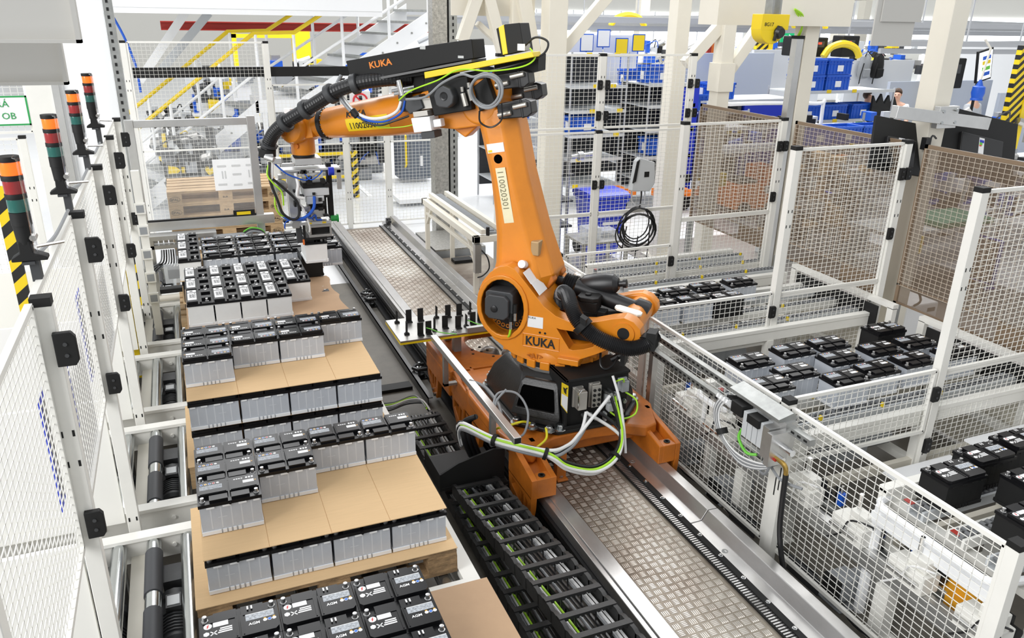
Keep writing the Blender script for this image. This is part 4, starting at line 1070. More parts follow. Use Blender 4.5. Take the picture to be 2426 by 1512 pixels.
# hoses hanging from the dress pack
def hose(nm, pts, r, m_, par=None, n=8): 
    mb = MB(); mb.tube(smooth_path(pts, 7), r, n); return rp(nm, mb, m_, par or fa)
hose('white_hose', [F(.54, .09, .20), F(.58, .03, .21), F(.68, -.0, .22), F(.80, .01, .23), F(.91, .08, .23), F(1.0, .20, .20), F(1.02, .27, .16)], .011, WIREW)
hose('grey_hose', [F(.91, .06, .24), F(.98, .15, .23), F(1.02, .24, .2), F(1.0, .31, .15)], .013, WIREG)
hose('blue_hose', [F(.51, .09, .20), F(.54, .02, .22), F(.64, -.02, .235), F(.74, -.02, .245), F(.86, .02, .24), F(.92, .07, .235)], .008, BLUEW)
hose('black_hose', [F(.50, -.01, .20), F(.60, -.03, .24), F(.70, -.045, .25), F(.80, -.02, .25), F(.87, .035, .24)], .007, WIREB)
hose('green_lead', [F(.42, -.06, .20), F(.55, -.075, .21), F(.72, -.06, .22), F(.84, .0, .23)], .0035, YELG)
mb = MB(); mb.cyl(F(.875, .03, .24), F(.905, .075, .24), .024, n=12); rp('hose_tie', mb, BLACKM, fa)
# maker's box, yellow cover beam, camera block
mb = MB(); mb.prism([(1.536, 2.297), (1.504, 2.168), (1.40, 2.17), (.92, 2.282), (.592, 2.345), (.606, 2.462), (.932, 2.412)], yz(0), .20, .0)
bx = rp('dress_pack_box', mb, BLACKM, fa, bev=.006)
mb = MB(); mb.prism([(1.50, 2.16), (.60, 2.34), (.60, 2.325), (1.50, 2.145)], yz(0), .215, -.02); rp('box_tray', mb, mat('edge_grey', (.12, .12, .12), .4), bx)
mb = MB(); mb.box(.93, .20, 2.39, .97, .203, 2.41); mb.box(.66, .20, 2.345, .70, .203, 2.36); rp('box_clips', mb, GALV, bx)
ea = atan2(.412 - .297 + .0, 1.536 - .932)
letters('maker_lettering', 'KUKA', .058, mat('orange_print', (.75, .22, .02), .5), bx, (1.351, .2015, 2.255), (pi / 2, radians(-11), pi), bold=.0015, sx=1.12)
mb = MB(); mb.prism([(.925, 2.252), (.185, 2.402), (.172, 2.372), (.921, 2.212)], yz(0), .24, .10); rp('yellow_beam', mb, YEL, fa, bev=.004)
mb = MB(); mb.prism([(1.35, 2.20), (.30, 2.37), (.30, 2.35), (1.35, 2.16)], yz(0), .16, -.04); mb.prism([(.60, 2.20), (.86, 2.15), (.86, 2.22), (.60, 2.27)], yz(0), .12, -.06); mb.prism([(1.0, 2.12), (1.2, 2.08), (1.2, 2.2), (1.0, 2.24)], yz(0), .1, -.06)
mb.prism([(.80, 2.08), (1.0, 2.04), (.98, 2.26), (.80, 2.28)], yz(0), .12, -.04); mb.prism([(.2, 2.28), (.5, 2.2), (.5, 2.33), (.2, 2.38)], yz(0), .08, -.06)
rp('pack_carrier', mb, BLACKM, fa)
mb = MB(); mb.prism([(.478, 2.525), (.418, 2.552), (.32, 2.563), (.287, 2.40), (.44, 2.365)], yz(0), .11, -.06); mb.mi = 1; mb.prism([(.462, 2.533), (.425, 2.551), (.395, 2.378), (.43, 2.37)], yz(0), .1125, .05)
cm = rp('return_unit', mb, [BLACKM, YEL], fa, bev=.004)
mb = MB(); mb.box(.28, .02, 2.40, .33, .115, 2.44); rp('unit_plug', mb, ceg, cm)
hose('unit_cable', [F(-.33, .31, .1), F(-.42, .36, .1), F(-.50, .32, .1), F(-.46, .25, .13), F(-.30, .215, .2), F(-.1, .20, .24)], .007, WIREB)
# corrugated feed hose over the forearm with clamps
hp2 = smooth_path([(1.10, .08, 2.20), (1.25, .16, 2.19), (1.41, .22, 2.165), (1.578, .25, 2.11), (1.72, .25, 2.035), (1.866, .25, 1.955), (2.015, .25, 1.875), (2.132, .25, 1.79), (2.20, .25, 1.69), (2.215, .25, 1.62)], 16)
mb = MB(); mb.tube(hp2, lambda i: .048 + (.0012 if i % 2 else -.0006), 16)
fh = rp('feed_hose', mb, BLACK, fa, ang=0)
def cl2(i, r, w_, m_=DGREY):
    p = hp2[i]; d = (hp2[i + 2] - hp2[i - 2]).normalized(); m = MB(); m.lathe([(r * .92, -w_), (r, -w_ * .8), (r, w_ * .8), (r * .92, w_)], p, d, 20); rp('hose_ball', m, m_, fh)
for i in (36, 54, 78, 98): cl2(i, .068, .022)
cl2(138, .062, .03, BLACKM); cl2(126, .066, .008)
# front band and wrist
mb = MB(); mb.lathe([(.106, 1.285), (.116, 1.29), (.116, 1.32), (.106, 1.325)], A3, fd, 36); rp('front_band', mb, BLACK, fa)
mb = MB()
for k in range(20):
    a = 2 * pi * k / 20; mb.ball(A3 + fd * 1.281 + (fn * cos(a) + YY * sin(a)) * .1065, .006, 6, 4)
rp('band_screws', mb, CHROME, fa, kind='stuff')
mb = MB(); mb.lathe([(.098, 1.32), (.095, 1.38), (.085, 1.44)], A3, fd, 30)
mb.cyl((A5.x, .115, A5.z), (A5.x, -.12, A5.z), .115, n=32)
mb.lathe([(.115, .10), (.112, .125), (.095, .15), (.06, .165), (.0, .168)], A5, (0, 1, 0), 32)
mb.lathe([(.10, .115), (.10, .15), (.07, .16)], A5, (0, -1, 0), 24)
mb.obox(A5 + fd * -.08 + V((0, .06, .0)), fd * .07, (0, .035, 0), fn * .085); mb.obox(A5 + fd * -.08 + V((0, -.07, 0)), fd * .07, (0, .035, 0), fn * .085)
wr = rp('wrist', mb, ORANGE, fa, bev=.008)
mb = MB(); mb.lathe([(.075, .04), (.092, -.06), (.088, -.10), (.09, -.185), (.084, -.20)], A5, (0, 0, 1), 32); rp('wrist_flange', mb, ORANGE, fa)
mb = MB(); mb.lathe([(.082, -.20), (.082, -.215), (.068, -.216), (.068, -.225)], A5, (0, 0, 1), 30); rp('flange_gasket', mb, BLACKM, fa)
mb = MB(); mb.lathe([(.022, .17), (.022, .18), (.014, .181)], A5 + V((.03, 0, -.03)), (0, 1, 0), 14); mb.lathe([(.018, .085), (.02, .10)], A5 + V((-.01, 0, -.13)), (0, 1, 0), 12); rp('wrist_plugs', mb, ORANGE2, fa)
mb = MB(); mb.obox(A5 + V((.03, .10, .115)), (.028, 0, 0), (0, .02, 0), (0, 0, .025)); rp('wrist_cap', mb, LABELW, fa, bev=.006)
# yellow number plate and lettering wrapped round the tube
def patch(t0, t1, a0, a1, r, m_, nm, lab=None):
    m = MB(); vs = []; fs = []; nt, na = 8, 8
    for i in range(nt + 1):
        t = t0 + (t1 - t0) * i / nt
        rr = r(t)
        for j in range(na + 1):
            a = radians(a0 + (a1 - a0) * j / na); q = A3 + fd * t + (YY * cos(a) + fn * sin(a)) * rr; vs.append(q)
    for i in range(nt):
        for j in range(na): p = i * (na + 1) + j; fs.append((p, p + 1, p + na + 2, p + na + 1))
    m.add(vs, fs); return rp(nm, m, m_, fa, label=lab)
tr = lambda t: .142 - (t - .72) * (.016 / .28) + .0015
patch(.70, 1.055, -34, 8, tr, YEL, 'number_plate', 'yellow number plate')
def wrap_text(txt, size, t_left, a_deg, r, m_, nm, bold=.0, sx=1.0):
    me = text_mesh(txt, size, .0006, bold).copy()
    for v in me.vertices:
        x, y, z = v.co; t = t_left - x * sx; a = radians(a_deg) + y / tr(t)
        q = A3 + fd * t + (YY * cos(a) + fn * sin(a)) * (tr(t) + r + z); v.co = q
    me.materials.clear(); me.materials.append(m_)
    o = bpy.data.objects.new(nm, me); C.objects.link(o); o.parent = fa
wrap_text('110020301', .062, 1.035, -25, .002, INK, 'number_lettering', .0006, .92)
wrap_text('KUKA', .056, 1.045, 13, .0015, INK, 'maker_lettering', .0012, 1.12)
# cable bundle from the base to the drag chain (world positions)
def whose(nm, pts, r, m_):
    mb = MB(); mb.tube([W2L(p) for p in smooth_path(pts, 8)], r, 8); return rp(nm, mb, m_, ped)
bundle = [(1.50, 4.42, .40), (1.475, 4.35, .575), (1.60, 4.05, .60), (1.86, 3.85, .56), (1.99, 3.80, .47), (2.19, 3.80, .40), (2.36, 3.85, .435), (2.455, 3.95, .53), (2.445, 4.05, .74)]
cols = [WIREW, WIREB, WIREW, YELG, WIREW, WIREG, WIREW, WIREB, WIREB]
for k, cmt in enumerate(cols):
    a = 2 * pi * k / 8; off = V((0.0, .022 * cos(a), .022 * sin(a))) if k < 8 else V((0, 0, 0))
    pts = [V(p) + off * (1 + .25 * sin(i * 1.7 + k)) for i, p in enumerate(bundle)]
    end = [(2.24, 4.05, .68), (2.34, 4.08, .66), (2.41, 4.04, .78), (2.45, 4.05, .76), (2.47, 4.08, .70), (2.30, 4.09, .64)][k % 6]
    if k in (0, 2, 5, 7): pts = pts[:4] + [V((2.02, 3.87, .56)) + off * .7, V((2.16, 3.95, .60)) + off * .4, V(end)]
    else: pts[-1] = V(end)
    whose('base_cable', pts, .0115 if cmt is not YELG else .008, cmt)
mb = MB()
for i in (2, 3, 6): 
    a_, b_ = V(bundle[i]), V(bundle[i + 1]); p = a_; d = (V(bundle[i + 1]) - V(bundle[i - 1])).normalized(); mb.cyl(W2L(p - d * .012), W2L(p + d * .012), .040, n=14)
rp('cable_ties', mb, BLACKM, ped)
for k in range(3):
    whose('trunk_hose', [(1.56 + .03 * k, 4.40, .30), (1.50 + .03 * k, 4.36, .46), (1.50 + .02 * k, 4.37, .58), (1.56, 4.30, .65)], .018, WIREB)
whose('coil', [(1.72, 4.12, .60), (1.66, 4.22, .70), (1.72, 4.32, .78), (1.84, 4.28, .78), (1.88, 4.18, .68), (1.80, 4.08, .58), (1.70, 4.14, .60), (1.68, 4.26, .73), (1.78, 4.32, .80)], .008, WIREG)
whose('earth_cable', [(1.93, 4.24, .56), (1.84, 4.18, .62), (1.74, 4.18, .61), (1.68, 4.25, .56), (1.69, 4.30, .50)], .008, mat('yellow_wire', (.8, .72, .02), .45))
whose('earth_cable', [(2.0, 4.15, .56), (1.97, 4.08, .52), (1.86, 4.02, .50), (1.80, 4.0, .50)], .008, MT['yellow_wire'])
whose('green_lead', [(2.47, 4.10, .84), (2.50, 4.05, .88), (2.53, 4.08, .84)], .006, YELG); whose('green_lead', [(2.56, 4.10, .75), (2.62, 4.05, .70), (2.60, 4.02, .62), (2.50, 4.02, .60), (2.44, 4.08, .63)], .006, YELG)
whose('white_lead', [(2.44, 4.08, .90), (2.46, 4.0, .75), (2.48, 3.95, .55), (2.46, 3.88, .42)], .009, WIREW)
whose('duct_cables', [(1.64, 4.65, .74), (1.72, 4.55, .72), (1.74, 4.35, .68), (1.70, 4.2, .66)], .012, WIREG)
# ------------------------------------------------------------------ gripper with the battery it holds
gr = thing('battery_gripper', 'aluminium vacuum gripper with blue hoses hanging from the robot wrist', 'gripper', (.875, 6.15, 1.43))
gp = lambda nm, mb, m_, par=None, **k: part(nm, mb, m_, par or gr, **k)
mb = MB(); mb.box(.755, 6.0, 2.035, .95, 6.2, 2.085); mb.box(.66, 6.03, 1.985, 1.09, 6.17, 2.003); gp('flange_plate', mb, ALU, bev=.004)
mb = MB(); mb.box(.70, 6.12, 1.60, .785, 6.20, 1.99); gp('column_profile', mb, ALU, bev=.004)
mb = MB(); mb.box(.80, 6.02, 1.93, .955, 6.05, 1.97); mb.mi = 1; mb.box(.82, 6.018, 1.943, .855, 6.02, 1.955); mb.box(.90, 6.018, 1.943, .935, 6.02, 1.955); gp('name_plate', mb, [ALU, YEL])
mb = MB(); mb.box(.80, 6.0, 1.802, .99, 6.14, 1.858); mb.box(.82, 6.0, 1.74, .95, 6.1, 1.80); gp('middle_block', mb, LGREY, bev=.004)
mb = MB(); mb.box(.80, 6.02, 1.86, .98, 6.16, 1.90); mb.box(.83, 6.0, 1.89, .87, 6.06, 1.95); mb.box(.95, 6.02, 1.78, 1.0, 6.1, 1.84); mb.box(.84, 6.1, 1.62, .98, 6.2, 1.80); gp('drive_housing', mb, BLACKM)
mb = MB(); mb.box(.995, 6.08, 1.60, 1.03, 6.14, 2.03); gp('right_post', mb, BLACKM)
mb = MB(); mb.box(1.03, 6.10, 1.95, 1.105, 6.13, 2.0); mb.box(1.075, 6.10, 1.82, 1.105, 6.13, 1.97); gp('side_bracket', mb, STEEL)
mb = MB(); mb.cyl((1.0, 6.04, 1.975), (1.04, 6.04, 1.975), .032, n=16); gp('blue_knob', mb, BLUED)
mb = MB(); mb.box(.64, 6.05, 1.568, 1.0, 6.11, 1.592); mb.mi = 1; mb.box(.82, 6.048, 1.573, .85, 6.05, 1.587); mb.box(.93, 6.048, 1.573, .96, 6.05, 1.587); gp('lower_plate', mb, [ALU, YEL], bev=.003)
mb = MB(); mb.cyl((1.0, 6.08, 1.60), (1.05, 6.08, 1.60), .024, n=14); mb.cyl((1.05, 6.08, 1.6), (1.06, 6.08, 1.6), .032, n=14); gp('green_cap', mb, mat('green_cap', (.02, .30, .06), .4))
mb = MB()
for (x0, x1, z0, z1) in ((.825, 1.0, 1.54, 1.562), (.825, 1.0, 1.462, 1.485), (.825, .845, 1.485, 1.54), (.985, 1.0, 1.485, 1.54)): mb.box(x0, 6.06, z0, x1, 6.30, z1)
gp('suction_frame', mb, STEEL, bev=.003)
mb = MB(); mb.box(.80, 6.06, 1.444, .96, 6.345, 1.465); mb.box(.785, 6.06, 1.441, .80, 6.10, 1.56); mb.box(.85, 6.1, 1.465, .98, 6.28, 1.54); gp('suction_pad', mb, BLACKM)
mb = MB(); mb.box(.735, 6.09, 1.42, .778, 6.13, 1.55); gp('left_clamp', mb, DGREY, bev=.004)
mb = MB(); mb.box(.772, 6.05, 1.415, .785, 6.06, 1.455); gp('orange_finger', mb, mat('orange_plastic', (.75, .16, .02), .4))
mb = MB(); mb.box(.545, 5.94, 2.09, .60, 6.02, 2.14); mb.box(.60, 5.97, 2.06, .66, 6.05, 2.10); mb.cyl((.54, 5.96, 2.12), (.60, 5.93, 2.10), .022, n=12); mb.box(.655, 6.0, 2.03, .75, 6.04, 2.055); gp('hose_holder', mb, ALU, bev=.004)
mb = MB()
for (x, z, w_, h_, y) in ((.63, 1.90, .05, .06, 6.04), (.60, 1.85, .04, .04, 6.06), (.66, 1.83, .03, .05, 6.05), (.90, 1.66, .10, .06, 6.02), (.82, 1.70, .05, .04, 6.02), (.86, 1.615, .12, .02, 6.02), (.73, 1.58, .05, .05, 6.03), (.66, 1.95, .06, .03, 6.04)):
    mb.box(x - w_ / 2, y, z - h_ / 2, x + w_ / 2, y + .06, z + h_ / 2)
gp('valves_and_fittings', mb, STEEL, kind='stuff', bev=.002)
mb = MB()
for k in range(14):
    x = rnd.uniform(.62, .97); z = rnd.uniform(1.60, 2.0); mb.box(x, 5.99, z, x + rnd.uniform(.015, .04), 6.05, z + rnd.uniform(.01, .04))
gp('small_black_fittings', mb, BLACKM, kind='stuff')
mb = MB(); mb.lathe([(.045, 0), (.045, .02), (.02, .03)], (.645, 6.02, 1.89), (0, -1, 0), 18); mb.lathe([(.03, 0), (.03, .02)], (.645, 6.0, 1.89), (0, -1, 0), 12); gp('regulator', mb, GALV)
def gh(nm, pts, r, m_): 
    mb = MB(); mb.tube(smooth_path(pts, 7), r, 8); gp(nm, mb, m_)
gh('blue_hose', [(.61, 5.99, 1.70), (.66, 5.96, 1.655), (.73, 5.95, 1.645), (.80, 5.95, 1.66), (.86, 5.96, 1.72), (.875, 5.99, 1.80)], .012, BLUEW)
gh('blue_hose', [(.60, 5.98, 2.07), (.68, 5.97, 1.99), (.76, 5.97, 1.95), (.82, 5.98, 1.93), (.86, 5.99, 1.95)], .006, BLUEW)
gh('blue_hose', [(.64, 6.0, 1.57), (.65, 5.99, 1.62), (.70, 5.98, 1.635), (.78, 5.98, 1.625), (.83, 5.99, 1.64), (.86, 6.0, 1.615)], .005, BLUEW)
gh('blue_hose', [(.80, 5.98, 1.68), (.83, 5.97, 1.64), (.87, 5.98, 1.66), (.88, 5.99, 1.62), (.92, 6.0, 1.615)], .007, BLUEW)
gh('blue_hose', [(.82, 6.0, 1.97), (.86, 5.98, 1.93), (.92, 5.99, 1.96), (.95, 6.0, 1.99)], .005, BLUEW)
gh('black_hose', [(.57, 5.96, 2.08), (.56, 5.94, 1.95), (.60, 5.93, 1.80), (.63, 5.93, 1.70), (.70, 5.93, 1.65), (.745, 5.94, 1.68), (.74, 5.95, 1.78), (.66, 5.94, 1.88), (.58, 5.94, 1.96)], .010, WIREB)
gh('white_hose', [(.59, 5.96, 2.07), (.58, 5.95, 1.95), (.60, 5.95, 1.82), (.61, 5.96, 1.72), (.63, 5.98, 1.66)], .009, WIREW)
gh('white_hose', [(.75, 6.0, 1.98), (.76, 5.97, 1.90), (.745, 5.96, 1.82), (.79, 5.96, 1.80)], .012, WIREW)
gh('white_hose', [(.76, 5.97, 1.76), (.79, 5.96, 1.70), (.82, 5.97, 1.58), (.82, 5.99, 1.53)], .007, WIREW)
gh('green_cable', [(.56, 5.96, 2.06), (.545, 5.94, 1.99), (.58, 5.93, 1.93), (.635, 5.93, 1.86), (.64, 5.94, 1.76)], .006, YELG)
gh('green_cable', [(.59, 5.95, 1.86), (.58, 5.94, 1.76), (.61, 5.95, 1.69), (.65, 5.96, 1.67)], .006, YELG)
battery('pale', .875, 6.215, 1.252, -pi / 2, 'milky-cased battery hanging from the gripper above the fourth pallet', BG_)
battery('agm_case', .875, 6.50, Z3 + .002, -pi / 2, 'black battery standing alone under the held one at the fifth pallet', BG_)
# ------------------------------------------------------------------ safety fences
def mesh_wires(m, P, U, W, w_, h_, pu=.050, pv=.036, r=.0021):
    """grid of rods in the plane P + u U + v W"""
    P, U, W = V(P), V(U).normalized(), V(W).normalized()
    n = max(2, int(round(w_ / pu)))
    for i in range(n + 1): a = P + U * (w_ * i / n); m.wire(a, a + W * h_, r)
    n = max(2, int(round(h_ / pv)))
    for i in range(n + 1): a = P + W * (h_ * i / n); m.wire(a, a + U * w_, r)
def post(t, x, y, z0, z1, mt=WHITE, w_=.06, d=.05):
    m = MB(); m.box(x - w_ / 2, y - d / 2, z0, x + w_ / 2, y + d / 2, z1 - .015)
    p = part('post', m, mt, t, bev=.003)
    m = MB(); m.box(x - w_ / 2 - .001, y - d / 2 - .001, z1 - .03, x + w_ / 2 + .001, y + d / 2 + .001, z1)
    part('post_cap', m, BLACKM, p)
    m = MB()
    for z in (z0 + .45, z0 + .55, z1 - .5, z1 - .62):
        if z0 < z < z1:
            for q in (-.018, .018): m.box(x + q - .004, y - d / 2 - .001, z - .012, x + q + .004, y - d / 2, z + .012)
    if m.v: part('keyholes', m, BLACKM, p, kind='stuff')
    return p
def panel(t, a, b, z0, z1, mt=WHITE, pu=.05, pv=.036, r=.0021, fr=.022, mid=None):
    a, b = V((a[0], a[1], 0)), V((b[0], b[1], 0)); U = (b - a).normalized(); w_ = (b - a).length
    m = MB()
    for z in [z0, z1] + ([mid] if mid else []): m.bar(a + V((0, 0, z)), b + V((0, 0, z)), fr, fr)
    m.bar(a + V((0, 0, z0)), a + V((0, 0, z1)), fr, fr, U); m.bar(b + V((0, 0, z0)), b + V((0, 0, z1)), fr, fr, U)
    f = part('panel_frame', m, mt, t)
    m = MB(); mesh_wires(m, a + V((0, 0, z0)), U, (0, 0, 1), w_, z1 - z0, pu, pv, r)
    part('wire_mesh', m, mt, f, kind='stuff', ang=0)
    return f
def latch(t, x, y, z, dx=.0, dy=-.032, s=1.0):
    m = MB(); m.prism([(-.028 * s, -.05 * s), (.018 * s, -.05 * s), (.028 * s, -.035 * s), (.028 * s, .035 * s), (.018 * s, .05 * s), (-.028 * s, .05 * s)], lambda a, c, d: (x + a + dx, y + dy + d, z + c), .012, -.012)
    h = part('panel_bracket', m, BLACKM, t, bev=.003)
    m = MB(); m.cyl((x + dx, y + dy - .012, z + .02), (x + dx, y + dy - .016, z + .02), .007, n=8); m.cyl((x + dx, y + dy - .012, z - .02), (x + dx, y + dy - .016, z - .02), .007, n=8)
    part('bracket_screw', m, DGREY, h)
LX = -.49; PY = [1.58, 2.82, 4.06, 5.30, 6.54, 7.60]
lf = thing('safety_fence', 'white wire mesh fence with light columns along the left side of the pallet lanes', 'fence', (LX, 4.5, 0), group=None)
for i, y in enumerate(PY):
    post(lf, LX, y, .0, 2.23)
    if i: latch(lf, LX + .03, y, 2.05, .02, -.035, 1.2); latch(lf, LX + .03, y, 1.36, .0, -.035, 1.1)
for a, b in zip(PY[:-1], PY[1:]): panel(lf, (LX - .03, a + .04), (LX - .03, b - .04), 1.27, 2.21, pu=.05, pv=.032)
# perforated side sheets of the lane tunnels
PERF = mat('perforated_sheet', (.86, .85, .80), .45)
for i, y in enumerate(PY[1:5]):
    m = MB(); m.box(-1.9, y - .012, .53, LX - .04, y + .012, 1.26)
    single('tunnel_side_sheet', m, PERF, 'white side sheet between two lane openings, %s from the camera' % ordw[i], 'sheet', 'lane tunnel side sheets', loc=(-1.2, y, .53))
# black and yellow striped posts of the far lanes
STRIPE = None
def stripe_mat():
    m = bpy.data.materials.new('hazard_stripes'); m.use_nodes = True; nt = m.node_tree; b = nt.nodes['Principled BSDF']; b.inputs['Roughness'].default_value = .45
    tc = nt.nodes.new('ShaderNodeTexCoord'); mp = nt.nodes.new('ShaderNodeMapping'); mp.inputs['Rotation'].default_value = (0, radians(40), 0)
    wv = nt.nodes.new('ShaderNodeTexWave'); wv.bands_direction = 'Z'; wv.inputs['Scale'].default_value = 2.6; wv.wave_profile = 'SIN'
    rp_ = nt.nodes.new('ShaderNodeValToRGB'); rp_.color_ramp.interpolation = 'CONSTANT'; rp_.color_ramp.elements[0].color = (.012, .012, .012, 1); rp_.color_ramp.elements[1].position = .5; rp_.color_ramp.elements[1].color = (.80, .58, .01, 1)
    L = nt.links.new; L(tc.outputs['Object'], mp.inputs['Vector']); L(mp.outputs['Vector'], wv.inputs['Vector']); L(wv.outputs['Fac'], rp_.inputs['Fac']); L(rp_.outputs['Color'], b.inputs['Base Color'])
    return m
HAZ = stripe_mat()
m = MB(); m.box(LX - .03, 7.66, .2, LX + .0, 7.70, 1.55); m.box(LX - .10, 7.66, .2, LX - .03, 7.675, 1.1)
single('hazard_post', m, HAZ, 'black and yellow striped guard post at the fifth lane opening', 'post', loc=(LX, 7.68, .2))
m = MB(); m.box(-.62, 6.60, .25, -.53, 6.62, 1.2)
single('yellow_guard', m, YEL, 'yellow guard plate beside the fifth lane', 'guard', loc=(-.57, 6.6, .25))
m = MB(); m.box(-1.18, 6.0, .3, -1.10, 6.02, 2.0)
single('hazard_post', m, HAZ, 'black and yellow striped guard strip left of the stack lights', 'post', loc=(-1.14, 6.0, .3))
# stack lights
def emis(nm, c, s): return mat(nm, c, .25, emit=(c, s), coat=.5)
AMB = emis('amber_lens_lit', (1.0, .13, .004), .75); REDL = mat('red_lens', (.30, .012, .012), .2, coat=.5); GRNL = mat('green_lens', (.004, .10, .08), .2, coat=.5)
GLASSM = mat('clear_tube', (.9, .92, .95), .05, trans=1.0, alpha=.30)
sl0 = thing('stack_light', 's', 'signal light', (LX - .04, 3.06, 2.25), group='signal lights along the left fence')
mb = MB(); mb.prism([(-.05, 0), (.06, 0), (.06, .012), (.02, .03), (.015, .07), (-.02, .07), (-.022, .03), (-.05, .012)], lambda x, z, d: (x, d, z), .025, -.025); part('foot', mb, BLACKM, sl0, local=True, bev=.003)
mb = MB(); mb.cyl((0, 0, .06), (0, 0, .125), .026, .030, n=20); mb.cyl((0, 0, .125), (0, 0, .17), .032, n=20); part('base_module', mb, BLACKM, sl0, local=True)
for k, (m_, nm) in enumerate(((GRNL, 'green_module'), (REDL, 'red_module'), (AMB, 'amber_module'))):
    z = .172 + k * .062
    mb = MB(); mb.lathe([(.031, 0), (.0315, .004), (.0315, .040), (.031, .044)], (0, 0, z), (0, 0, 1), 20); o = part(nm, mb, m_, sl0, local=True)
    mb = MB(); mb.lathe([(.033, .044), (.0335, .046), (.0335, .060), (.033, .062)], (0, 0, z), (0, 0, 1), 20); part('ring', mb, BLACKM, o, local=True)
mb = MB(); mb.tube([(.030, -.025, .02), (.032, -.032, .06), (.033, -.036, .16), (.033, -.036, .352), (.02, -.03, .36)], .007, 8); part('guard_tube', mb, GLASSM, sl0, local=True)
mb = MB(); mb.cyl((.028, -.025, .08), (.03, .0, .085), .012, n=8); mb.cyl((.03, -.02, .05), (.10, .10, .03), .006, n=6); part('clamp', mb, STEEL, sl0, local=True)
lts = [(3.06, 2.29), (4.14, 2.30), (5.20, 2.31), (6.22, 2.33)]
for i, (y, z) in enumerate(lts):
    lab = 'signal light with lit amber on red and green, %s along the left fence' % ['nearest', 'second', 'third', 'farthest'][i]
    if i == 0: sl0.location = (LX - .05, y, z); sl0['label'] = lab
    else: copy_tree(sl0, (LX - .05, y, z), label=lab)
for i, (y, z) in enumerate(lts):
    m = MB(); m.bar((LX - .07, y, z - .006), (LX - .03, y, z - .006), .06, .01); m.box(LX - .05, y - .02, 2.215, LX - .02, y + .02, z); part('light_bracket', m, DGREY, lf)
m = MB()
for a, b in zip(lts[:-1], lts[1:]): m.tube(smooth_path([(LX - .035, a[0] + .05, a[1]), (LX - .045, a[0] + .4, a[1] - .05), (LX - .035, b[0] - .5, 2.235), (LX - .03, b[0] - .1, 2.24)], 4), .008, 6)
part('light_cable', m, WIREG, lf, kind='stuff')
# posters tied to the outside of the fence
for k, (y, z) in enumerate(((3.3, 1.55), (4.6, 1.5))):
    m = MB(); m.box(LX - .10, y - .35, z - .22, LX - .095, y + .35, z + .25); m.mi = 1; m.box(LX - .096, y - .32, z - .19, LX - .093, y + .32, z + .22)
    single('notice_board', m, [BLUED, mat('faded_paper', (.30, .30, .285), .6, var=.3, vscale=14)], 'grey paper notice in a blue frame behind the left fence, %s' % ('nearer one' if k == 0 else 'farther one'), 'notice', loc=(LX - .1, y, z))
# hanging grey sheet-metal boards, top left
SHEET = mat('grey_white_sheet', (.50, .49, .46), .5)
for k, (y, x0, x1, z0, z1) in enumerate(((1.7, -1.3, -.145, 3.055, 3.6), (2.05, -1.5, -.215, 2.955, 3.5), (4.0, -1.4, -.375, 3.055, 3.7), (5.3, -1.6, -.46, 3.075, 3.8))):
    m = MB(); m.box(x0, y, z0, x1, y + .012, z1); m.box(x0, y - .02, z0, x1, y + .012, z0 + .006); m.box(x1 - .008, y - .02, z0, x1, y, z1)
    single('hanging_board', m, SHEET, 'grey sheet metal board hanging above the left fence, %s from the camera' % ordw[k], 'board', 'hanging boards above the lanes', loc=((x0 + x1) / 2, y, z0))
m = MB(); m.prism([(0, 0), (.03, 0), (.03, .07), (-.01, .09), (-.02, .03)], lambda x, z, d: (-.235 + x, d, 2.90 + z), 2.10, 2.04)
m.mi = 1; m.prism([(.03, -.012), (.04, .0), (.045, .09), (.028, .09)], lambda x, z, d: (-.235 + x, d, 2.90 + z), 2.11, 2.02)
# ------------------------------------------------------------------ right-hand conveyors and fences
RX = 3.02
FL = thing('safety_fence', 'long low white mesh fence standing beside the rail track', 'fence', (RX, 3.8, 0), group='low fences around the conveyors')
for y in (1.70, 3.10, 4.62, 6.16): post(FL, RX + .01, y, 0, 1.10, w_=.06, d=.06)
for a, b in ((1.74, 3.06), (3.14, 4.58), (4.66, 6.12)): panel(FL, (RX, a), (RX, b), .12, 1.055, pu=.052, pv=.038)
mb = MB(); mb.box(RX - .05, 3.0, .02, RX - .005, 3.06, 1.0); mb.mi = 1; mb.box(RX - .052, 3.012, .55, RX - .049, 3.02, .70); mb.box(RX - .052, 3.04, .50, RX - .049, 3.048, .64)
part('profile_post', mb, [WHITE, BLACKM], FL)
mb = MB(); mb.box(RX - .05, 4.42, .02, RX - .005, 4.47, 1.0); part('profile_post', mb, ALU, FL)
for i, y in enumerate((3.15, 4.72, 6.2)):
    t = thing('safety_fence', 'white mesh cross fence between the track fence and a tall post, %s from the camera' % ordw[i], 'fence', (3.7, y, 0), group='low fences around the conveyors')
    panel(t, (3.12, y), (4.24, y), .62 if i < 2 else .55, 1.055, pu=.048, pv=.038)
    post(t, 4.30, y + .02, 0, 2.22, w_=.065, d=.06); latch(t, 4.25, y, .90); latch(t, 4.28, y, .52)
    post(t, 5.44, y + .03, 0, 2.22, w_=.065, d=.06)
    zl = 1.03 if i < 2 else 1.30
    panel(t, (4.34, y + .02), (5.40, y + .03), zl, 2.19, pu=.05, pv=.036)
    panel(t, (4.34, y + .02), (5.40, y + .03), .10, zl - .02, pu=.05, pv=.036)
    latch(t, 5.40, y + .02, 1.95); latch(t, 5.40, y + .02, 1.45); latch(t, 5.47, y + .02, 1.95)
